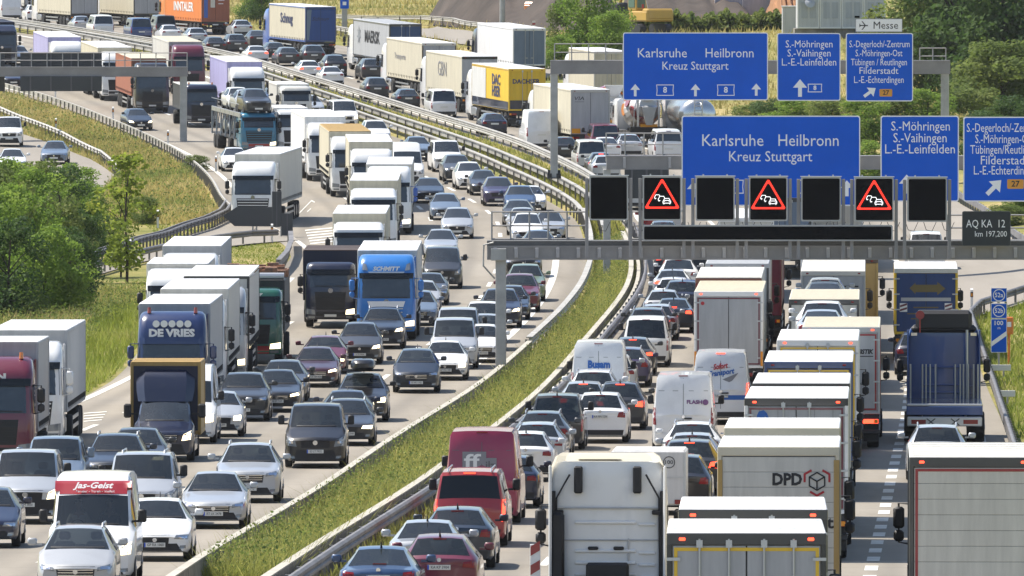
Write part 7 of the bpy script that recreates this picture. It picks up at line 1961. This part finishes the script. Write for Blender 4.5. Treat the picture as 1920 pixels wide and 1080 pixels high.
VARIANTS = {  # leaves, leaf size, radius, clumps, leaf colour, form, base, trunk
 'bush_a': (9000, .030, .42, 34, LEAF_A, 'bush', .03, .018), 'bush_b': (9000, .030, .42, 30, LEAF_B, 'bush', .03, .018), 'bush_c': (8000, .032, .42, 30, LEAF_C, 'bush', .03, .018),
 'tree_a': (11000, .030, .40, 40, LEAF_C, 'round', .12, .03), 'tree_b': (11000, .030, .40, 42, LEAF_B, 'round', .10, .03), 'sapling': (1250, .028, .17, 34, LEAF_D, 'tall', .16, .010), 'low_a': (5000, .05, .9, 26, LEAF_C, 'bush', .03, .02)}
VR = random.Random(21)
def bush_at(u, v, h, wid, variant, label, name='bush', cat='bush', group=None):
    x, y = hitg(u, v); return plant(name, label, cat, x, y, h, wid, variant, VR.uniform(0, 6.28), group=group)
BL_ = 'bushes on the left bank'
for u, v, h, w, k, l in ((18, 606, 4.6, 4.0, 'bush_b', 'dark bush at the lower left edge above the wine red lorry'), (82, 600, 4.3, 3.6, 'bush_a', 'bright bush in front, second from the left edge'), (128, 578, 3.7, 2.8, 'bush_b', 'dark rounded bush at the shaded right foot of the thicket'),
     (-22, 560, 5.4, 4.4, 'bush_a', 'bright bush cut by the left edge, middle of the thicket'), (42, 545, 5.2, 4.2, 'bush_a', 'tall bright bush in the middle of the thicket'), (100, 530, 4.4, 3.6, 'bush_c', 'olive bush in the middle of the thicket'), (150, 520, 3.3, 2.6, 'bush_b', 'dark bush just left of the thin tree'),
     (-10, 490, 5.0, 4.6, 'bush_c', 'olive bush behind at the left edge of the thicket'), (58, 478, 4.6, 4.4, 'bush_a', 'bright bush at the back of the thicket'), (112, 462, 4.2, 3.6, 'bush_b', 'dark bush at the back, left of the thin tree crown'), (160, 448, 3.2, 3.0, 'bush_a', 'bright bush at the back right of the thicket'),
     (20, 428, 4.0, 4.6, 'bush_a', 'bright bush along the top of the thicket below the white van'), (84, 420, 3.7, 4.2, 'bush_c', 'olive bush along the top of the thicket below the silver car'), (140, 410, 3.2, 3.8, 'bush_a', 'bright bush at the top right end of the thicket'), (205, 470, 1.9, 2.2, 'bush_b', 'small dark bush behind the thin tree'), (268, 420, 1.6, 1.8, 'bush_c', 'small olive bush in the dry grass right of the thin tree'), (365, 322, 1.1, 1.8, 'bush_c', 'small shrub beside the concrete block of the left gantry')):
    bush_at(u, v, h, w, k, l, group=BL_)
bush_at(237, 531, 6.6, 2.9, 'sapling', 'thin young tree with sparse yellowish leaves beside the slip road', 'young_tree', 'tree')
bush_at(226, 520, 4.6, 1.7, 'sapling', 'lower second stem left of the thin young tree', 'young_tree', 'tree')
TR = 'trees and bushes behind the right carriageway'
for u, v, h, w, k, nm, l in ((1100, 112, 6.6, 5.6, 'bush_a', 'bush', 'tall bright bush standing left of the large far blue sign'), (1062, 104, 4.8, 3.4, 'bush_c', 'bush', 'olive bush at the left foot of the tall bright bush'), (1140, 118, 4.2, 4.0, 'bush_a', 'bush', 'lower bright bush right of the tall bright bush'), (1052, 128, 2.6, 3, 'bush_a', 'bush', 'low bush at the left end of the far gantry beam'),
     (1752, 175, 10.5, 8.0, 'tree_a', 'tree', 'big tree directly right of the airplane sign'), (1800, 190, 11.5, 9, 'tree_b', 'tree', 'big dark tree at the top right'), (1880, 200, 11, 9, 'tree_b', 'tree', 'dark tree at the top right edge'), (1800, 160, 13, 8, 'tree_b', 'tree', 'tall tree behind the big tree beside the airplane sign'), (1950, 180, 12, 9, 'tree_a', 'tree', 'tree cut by the right edge at the top'),
     (1880, 245, 6.0, 7, 'tree_a', 'tree', 'rounded pale tree at the right edge above the nearer exit sign'), (1820, 262, 3.6, 5, 'bush_c', 'bush', 'olive bush right of the far gantry post'), (1740, 262, 3.4, 4.6, 'bush_a', 'bush', 'bright bush left of the far gantry post'), (1680, 262, 3.0, 4.6, 'bush_c', 'bush', 'olive bush under the far exit sign'), (1620, 268, 3.0, 4.2, 'bush_a', 'bush', 'bright bush between the two big blue signs'),
     (1560, 262, 2.8, 4.2, 'bush_c', 'bush', 'olive bush below the far blue sign with the tall arrow'), (1500, 255, 2.6, 4.4, 'bush_a', 'bush', 'bright bush above the nearer large blue sign'), (1445, 250, 2.3, 4.0, 'bush_b', 'bush', 'dark bush above the right part of the nearer large sign'), (1400, 246, 1.8, 3.6, 'bush_c', 'bush', 'low olive bush above the nearer large sign'), (1900, 300, 4.0, 5, 'bush_b', 'bush', 'dark bush behind the nearer exit sign'), (1850, 320, 3.6, 5, 'bush_b', 'bush', 'dark bush behind the gap beside the nearer exit sign'),
     (1640, 330, 2.2, 3.2, 'bush_a', 'bush', 'bright bush in the gap between the nearer blue signs'), (1905, 402, 1.5, 2.6, 'bush_a', 'bush', 'low bright bush below the nearer exit sign'), (1880, 425, 1.2, 2.4, 'bush_c', 'bush', 'low olive shrub above the kilometre sign'), (490, 42, 3.2, 3.6, 'bush_b', 'bush', 'dark bush at the top beside the blue trailer'), (475, 30, 3.4, 3.2, 'bush_a', 'bush', 'bright bush at the top right of the orange trailer')):
    bush_at(u, v, h, w, k, l, nm, 'tree' if nm == 'tree' else 'bush', TR)
hx0, hy0 = hitg(1320, 62)
hd, C_ = crown_mesh(77, 16000, .30, 1.0, .42, 20, LEAF_B, .03)
bpy.data.meshes.remove(hd)
def hedge():
    g = np.random.default_rng(4); n = 15000; A = Vector(hitg(1165, 64)); B = Vector(hitg(1475, 60)); t = g.random(n); lump = .80+.10*np.sin(t*61+.7)+.09*np.sin(t*23)+.08*np.sin(t*147+2)
    h = 1.9*lump*g.random(n)**.6; x = A.x+(B.x-A.x)*t; y = A.y+(B.y-A.y)*t+g.normal(size=n)*.6
    zz = np.array([zg(A.x+(B.x-A.x)*k/40, A.y+(B.y-A.y)*k/40) for k in range(41)]); z = np.interp(t*40, np.arange(41), zz)+h
    c = np.stack([x, y, z], 1); a = g.normal(size=(n, 3)); a /= np.linalg.norm(a, axis=1)[:, None]; b = np.cross(a, g.normal(size=(n, 3))); b /= np.linalg.norm(b, axis=1)[:, None]; s = (.10+.14*g.random(n))[:, None]
    V = np.stack([c-a*s, c+b*s*.6, c+a*s, c-b*s*.6], 1).reshape(-1, 3)
    o = part('hedge', np_mesh('hedge', V, np.arange(n*4).reshape(-1, 4), LEAF_C)); tag(o, 'long green hedge above the far large blue sign', 'hedge')
hedge()
# ---- grass
GRASS_Y = leafy('grass_dry', [(.15, .22, .05), (.44, .37, .13), (.62, .52, .26)], .4, .075)
GRASS_G = leafy('grass_fresh', [(.14, .20, .03), (.27, .32, .055), (.46, .42, .15)], .45, .25)
GRASS_M = leafy('weeds_median', [(.15, .18, .04), (.32, .33, .08), (.58, .50, .20)], .5, .8)
def blades(name, pts, hmin, hmax, wid, m, seed=1, lean=.35):
    g = np.random.default_rng(seed); P_ = np.array(pts); n = len(P_); a = g.random(n)*6.283; h = hmin+(hmax-hmin)*g.random(n)**1.6
    d = np.stack([np.cos(a), np.sin(a), np.zeros(n)], 1); w = (wid*(.6+.8*g.random(n)))[:, None]
    tip = P_+np.stack([g.normal(size=n)*lean*h, g.normal(size=n)*lean*h, h], 1)
    V = np.stack([P_-d*w, P_+d*w, tip], 1).reshape(-1, 3)
    return stuff(part(name, np_mesh(name, V, np.arange(n*3).reshape(-1, 3), m, 3)))
def in_slip(x, y):
    for P_ in SLIPS:
        c = False
        for (x0, y0), (x1, y1) in zip(P_, P_[1:]+P_[:1]):
            if (y0 > y) != (y1 > y) and x < x0+(y-y0)*(x1-x0)/(y1-y0): c = not c
        if c: return True
    return False
def scatter(n, fx0, fx1, D0, D1, seed, clump=.5, power=1.0):
    r = random.Random(seed); out = []
    for _ in range(n*6):
        if len(out) >= n: break
        D = D0+(D1-D0)*r.random()**power; a, b = fx0(D), fx1(D)
        x = a+(b-a)*r.random()
        k = .5+.5*math.sin(x*1.7+D*.21)*math.sin(D*.37+x*.6)
        if r.random() < 1-clump*(1-k) and not in_slip(x, D): out.append((x, D, zg(x, D)-.02))
    return out
tag(blades('weeds', scatter(64000, lambda D: eL1(D)+.52, lambda D: eR0(D)-.64, 262, 600, 1, .6, 1.25), .12, .86, .020, GRASS_M, 1, .55), 'tall green and yellow weeds between the two median barriers', 'weeds')
tag(blades('weeds', scatter(9000, lambda D: eR0(D)+.1, lambda D: eR0(D)+.75, 262, 420, 2, .85), .06, .45, .026, GRASS_M, 2), 'shaded weeds under the steel guardrail', 'weeds')
tag(blades('grass', scatter(14000, lambda D: eL1(D)+.6, lambda D: eR0(D)-.1, 602, 960, 3, .5), .10, .50, .05, GRASS_M, 3), 'green grass on the embankment between the far guardrails', 'grass')
tag(blades('grass', scatter(42000, lambda D: eL0(D)-9.5, lambda D: eL0(D)-.2, 396, 540, 4, .55), .08, .62, .034, GRASS_G, 4), 'fresh green grass and weeds on the left bank', 'grass')
tag(blades('grass', scatter(42000, lambda D: eL0(D)-13, lambda D: eL0(D)-.8, 640, 905, 5, .55), .12, .62, .055, GRASS_Y, 5), 'dry yellow meadow between the slip road and the far bend', 'grass')
tag(blades('grass', scatter(16000, lambda D: eR1(D)+.3, lambda D: eR1(D)+7, 380, 520, 6, .5), .08, .5, .04, GRASS_G, 6), 'grass on the right bank at the exit', 'grass')
tag(blades('grass', scatter(26000, lambda D: eR1(D)+1.5, lambda D: eR1(D)+40, 720, 1180, 7, .5), .15, .8, .09, GRASS_Y, 7), 'dry tall grass behind the departing road', 'grass')
def leafspecks(name, pts, hmin, hmax, size, m, seed):
    g = np.random.default_rng(seed); P_ = np.array(pts); n = len(P_); c = P_+np.stack([np.zeros(n), np.zeros(n), hmin+(hmax-hmin)*g.random(n)**1.5], 1)
    a = g.normal(size=(n, 3)); a /= np.linalg.norm(a, axis=1)[:, None]; b = np.cross(a, g.normal(size=(n, 3))); b /= np.linalg.norm(b, axis=1)[:, None]; s = (size*(.5+g.random(n)))[:, None]
    return stuff(part(name, np_mesh(name, np.stack([c-a*s, c+b*s*.6, c+a*s, c-b*s*.6], 1).reshape(-1, 3), np.arange(n*4).reshape(-1, 4), m)))
tag(blades('grass', scatter(15000, lambda D: eL0(D)-11, lambda D: eL0(D)-3.2, 428, 536, 15, .8), .2, .95, .035, GRASS_Y, 15), 'dry golden grass patches on the left bank', 'grass')
tag(blades('grass', scatter(9000, lambda D: eL0(D)-6, lambda D: eL0(D)-.2, 540, 640, 16, .5), .05, .16, .04, GRASS_G, 16), 'short fresh grass in the gore by the slip road', 'grass')
tag(blades('weeds', scatter(9000, lambda D: eL1(D)+.55, lambda D: eR0(D)-.66, 262, 520, 17, .95, 1.3), .45, 1.15, .020, GRASS_M, 17, .4), 'tall ragged stalks standing above the median weeds', 'weeds')
tag(leafspecks('weed_leaves', scatter(34000, lambda D: eL1(D)+.5, lambda D: eR0(D)-.64, 262, 600, 11, .9, 1.25), .05, .95, .038, LEAF_C, 11), 'broad leaved weeds mixed into the median grass', 'weeds')
tag(leafspecks('weed_flowers', scatter(5200, lambda D: eL1(D)+.5, lambda D: eR0(D)-.64, 262, 560, 12, .9, 1.25), .30, .85, .022, leafy('yellow_flower', [(.45, .40, .06), (.62, .55, .12), (.60, .58, .40)], .4, 2.0), 12), 'small yellow and whitish flower heads over the median weeds', 'flowers')
tag(leafspecks('weed_leaves', scatter(30000, lambda D: eL0(D)-9.5, lambda D: eL0(D)-2.2, 430, 536, 13, .85), .05, .90, .05, LEAF_C, 13), 'broad leaved weeds on the left bank below the thicket', 'weeds')
tag(leafspecks('weed_leaves', scatter(15000, lambda D: eL0(D)-13, lambda D: eL0(D)-1, 640, 880, 14, .9), .05, .6, .07, LEAF_C, 14), 'green weeds in the dry meadow', 'weeds')
# ------------------------------------------------------------------ building site along the top
EARTH = mat('bare_earth', (.055, .042, .034), .95, noise=.4, nscale=.25, bumpd=.3, detail=9)
SANDY = mat('dry_field', (.40, .29, .15), .95, noise=.25, nscale=.1)
def mound(u0, v0, u1, v1, depth, hgt, name, m, label=None, seed=1):
    A = hitg(u0, v0); B = hitg(u1, v1); g = random.Random(seed); nx, ny = 40, 14; vs = []
    ph = [g.uniform(0, 6) for _ in range(6)]
    for i in range(nx+1):
        for j in range(ny+1):
            t, s = i/nx, j/ny; x = A[0]+(B[0]-A[0])*t; y = A[1]+(B[1]-A[1])*t+depth*s
            e = min(1, t*5, (1-t)*5); p = min(1, s*2.2)*(1 if s < .8 else (1-s)*5)
            z = zg(x, y)-.15+hgt*e*p*(.8+.22*math.sin(t*9+ph[0])+.12*math.sin(t*23+ph[1]+s*4))+.25*p*math.sin(t*47+ph[2]+s*9)*e
            vs.append((x, y, z))
    m_ = MB(); m_.add(vs, [(i*(ny+1)+j, (i+1)*(ny+1)+j, (i+1)*(ny+1)+j+1, i*(ny+1)+j+1) for i in range(nx) for j in range(ny)])
    o = part(name, m_.mesh(name, m, 60)); struct(o); return o
mound(800, 47, 1185, 66, 46, 6.5, 'earth_bank', EARTH, seed=2)
mound(1130, 46, 1420, 40, 40, 3.4, 'earth_bank', EARTH, seed=5)
mound(1440, 40, 1520, 42, 24, 2.6, 'earth_bank', mat('orange_earth', (.26, .13, .06), .95, noise=.3, nscale=.3), seed=6)
def containers():
    D = hitg(1578, 72)[1]; a, b = at(1495, 62, D), at(1661, 0, D); zb = min(a.z, zg(a.x, D)); W_ = b.x-a.x
    r = thing('container_building', 'stacked white site office containers above the far blue signs', 'site office', ((a.x+b.x)/2, D, zb))
    n = 4; w = W_/n; h = 2.7; wall = skin('container_white', (.52, .54, .56))
    for fl in range(3):
        for k in range(n):
            x0 = -W_/2+k*w; m = MB(); m.box(x0+.015, x0+w-.015, 0, 5.5, fl*h+.01+.9, fl*h+h-.02+.9, .03); c = part('container', m, r, wall)
            m = MB(); m.box(x0+.015, x0+.10, -.02, .1, fl*h+.92, fl*h+h+.87); m.box(x0+w-.10, x0+w-.015, -.02, .1, fl*h+.92, fl*h+h+.87); m.box(x0+.1, x0+w-.1, -.018, .1, fl*h+h+.72, fl*h+h+.87); m.box(x0+.1, x0+w-.1, -.018, .1, fl*h+.92, fl*h+1.05); part('frame', m, c, P('white'))
            for q in (.18, .56):
                m = MB(); m.box(x0+w*q, x0+w*q+w*.28, -.025, .03, fl*h+1.75, fl*h+3.05, .01); wn_ = part('window', m, c, skin('shutter_white', (.40, .43, .47))); 
                if (k, q) in ((2, .56), (3, .18), (3, .56)):
                    m = MB(); m.box(x0+w*q+.05, x0+w*q+w*.28-.05, -.034, -.02, fl*h+1.78, fl*h+(2.5 if (k, q) == (3, .18) else 1.95)); part('pane', m, wn_, TINT)
    m = MB(); m.box(-W_/2-.2, W_/2+.2, .2, 5.3, .0, .9); part('base', m, r, CONC)
    m = MB(); m.cyl((-W_/2+W_*.14, -.4, 3.0), (-W_/2+W_*.14+.02, -.5, 3.05), .42, 14, .10); m.cyl((-W_/2+W_*.14, -.3, 2.5), (-W_/2+W_*.14, -.3, 3.0), .03, 6); part('satellite_dish', m, r, P('lightgrey'))
    D = hitg(1467, 66)[1]+6; a = at(1467, 62, D-6); r = thing('site_cabin', 'small white cabin box left of the stacked containers', 'cabin', (a.x+.9, D-6, min(a.z, zg(a.x, D-6))))
    m = MB(); m.box(-.9, .9, 0, 2.2, 0, 2.3, .04); part('body', m, r, wall); part('notice', MB().box(.55, .8, -.012, .01, 1.0, 1.6), r, P('yellow')); m = MB(); m.box(-.95, .95, -.05, 2.25, 2.3, 2.42, .02); part('roof', m, r, P('white'))
    D = hitg(1440, 30)[1]; a, b = at(1392, 26, D), at(1500, 0, D); z0 = zg(a.x, D)
    r = thing('white_wall', 'pale wall of a building at the top behind the hedge', 'building', ((a.x+b.x)/2, D, z0)); w = b.x-a.x
    m = MB(); m.box(-w/2, w/2, 0, 8, -.3, 7.5, .03); part('wall', m, r, skin('pale_wall', (.50, .47, .50))); m = MB(); m.box(-w/2-2.4, -w/2, .5, 6, -.3, 1.9, .03); part('annex', m, r, skin('pale_wall', (.5, .47, .5))); m = MB()
    for k in range(3): m.box(-w/2+1+k*2, -w/2+2.2+k*2, -.02, .02, 4.4, 5.6)
    part('window', m, r, TINT)
containers()
def excavator(u, v, label, body, yaw=.3):
    x, y = hitg(u, v); r = thing('excavator', label, 'excavator', (x, y, zg(x, y)), (0, 0, yaw))
    for s in (1, -1):
        m = MB(); n = 14; ring = []
        pts = [(1.5*math.copysign(1, math.cos(a))*(.6+.4*abs(math.cos(a))), .45+.42*math.sin(a)) for a in [2*math.pi*q/n for q in range(n)]]
        m.loft([[(s*1.25-.28, p, z) for p, z in pts], [(s*1.25+.28, p, z) for p, z in pts]], True, True); part('track', m, r, STEELM)
    m = MB(); m.box(-1.3, 1.3, -2.2, 1.0, 1.05, 1.95, .12); part('body', m, r, P(body)); m = MB(); m.box(-1.25, 1.25, -2.25, -1.2, 1.2, 2.15, .15); part('counterweight', m, r, P(body))
    m = MB(); m.box(-1.2, -.2, -.2, 1.3, 1.95, 3.3, .10); c = part('cab', m, r, P(body)); m = MB(); m.box(-1.1, -.3, -.25, 1.35, 2.2, 3.1, .04); m.box(-1.25, -.15, 0, 1.1, 2.2, 3.1, .04); part('window', m, c, mat('green_glass', (.08, .16, .14), .08))
    m = MB(); p = [Vector((.35, .9, 1.9)), Vector((.35, 2.2, 4.8)), Vector((.35, 4.4, 5.6))]
    for q in range(2): m.cyl(p[q], p[q+1], .26, 6, .20)
    part('boom', m, r, P(body)); m = MB(); m.cyl((.35, 4.4, 5.6), (.35, 5.2, 2.6), .18, 6, .13); part('dipper', m, r, P(body)); m = MB(); m.box(-.2, .9, 4.7, 5.6, 1.6, 2.6, .15); part('bucket', m, r, STEELM)
    m = MB(); m.cyl((-1.0, -1.0, 2.15), (-1.0, -1.0, 2.5), .1, 8); part('beacon', m, r, P('red'))
excavator(1214, 64, 'yellow and orange excavator at the top on the brown bank', 'ochre', .5)
excavator(1036, 50, 'orange excavator half hidden left of the tall bright bush', 'orange', -2.2)
def cone_post(u, v):
    x, y = hitg(u, v); r = thing('barrier_post', 'small red and white striped post left of the tall bright bush', 'marker post', (x, y, zg(x, y)))
    m = MB(); m.box(-.12, .12, -.03, .03, 0, 1.3); part('post', m, r, P('white'))
    for k in range(3): part('red_stripe', MB().box(-.122, .122, -.034, .034, .15+k*.4, .35+k*.4), r, P('red'))
cone_post(1001, 68)
# ------------------------------------------------------------------ settle the traffic, load the carriers, fix lettering
settle(False)
load_carried()
finish_text()
finish_skins()

# ------------------------------------------------------------------ summer haze over the far traffic
def haze():
    m = MB(); m.box(-950, 950, -30, 1700, -14, 62); o = part('haze', m); o['kind'] = 'stuff'; o['label'] = 'thin summer haze over the motorway'; o['category'] = 'haze'
    mt = bpy.data.materials.new('haze'); mt.use_nodes = True; t = mt.node_tree; t.nodes.remove(t.nodes['Principled BSDF'])
    v = t.nodes.new('ShaderNodeVolumePrincipled'); v.inputs['Color'].default_value = (.86, .88, .92, 1); v.inputs['Density'].default_value = HAZE; v.inputs['Anisotropy'].default_value = .2
    t.links.new(v.outputs[0], t.nodes['Material Output'].inputs['Volume']); o.data.materials.append(mt)
HAZE = .000032
haze()
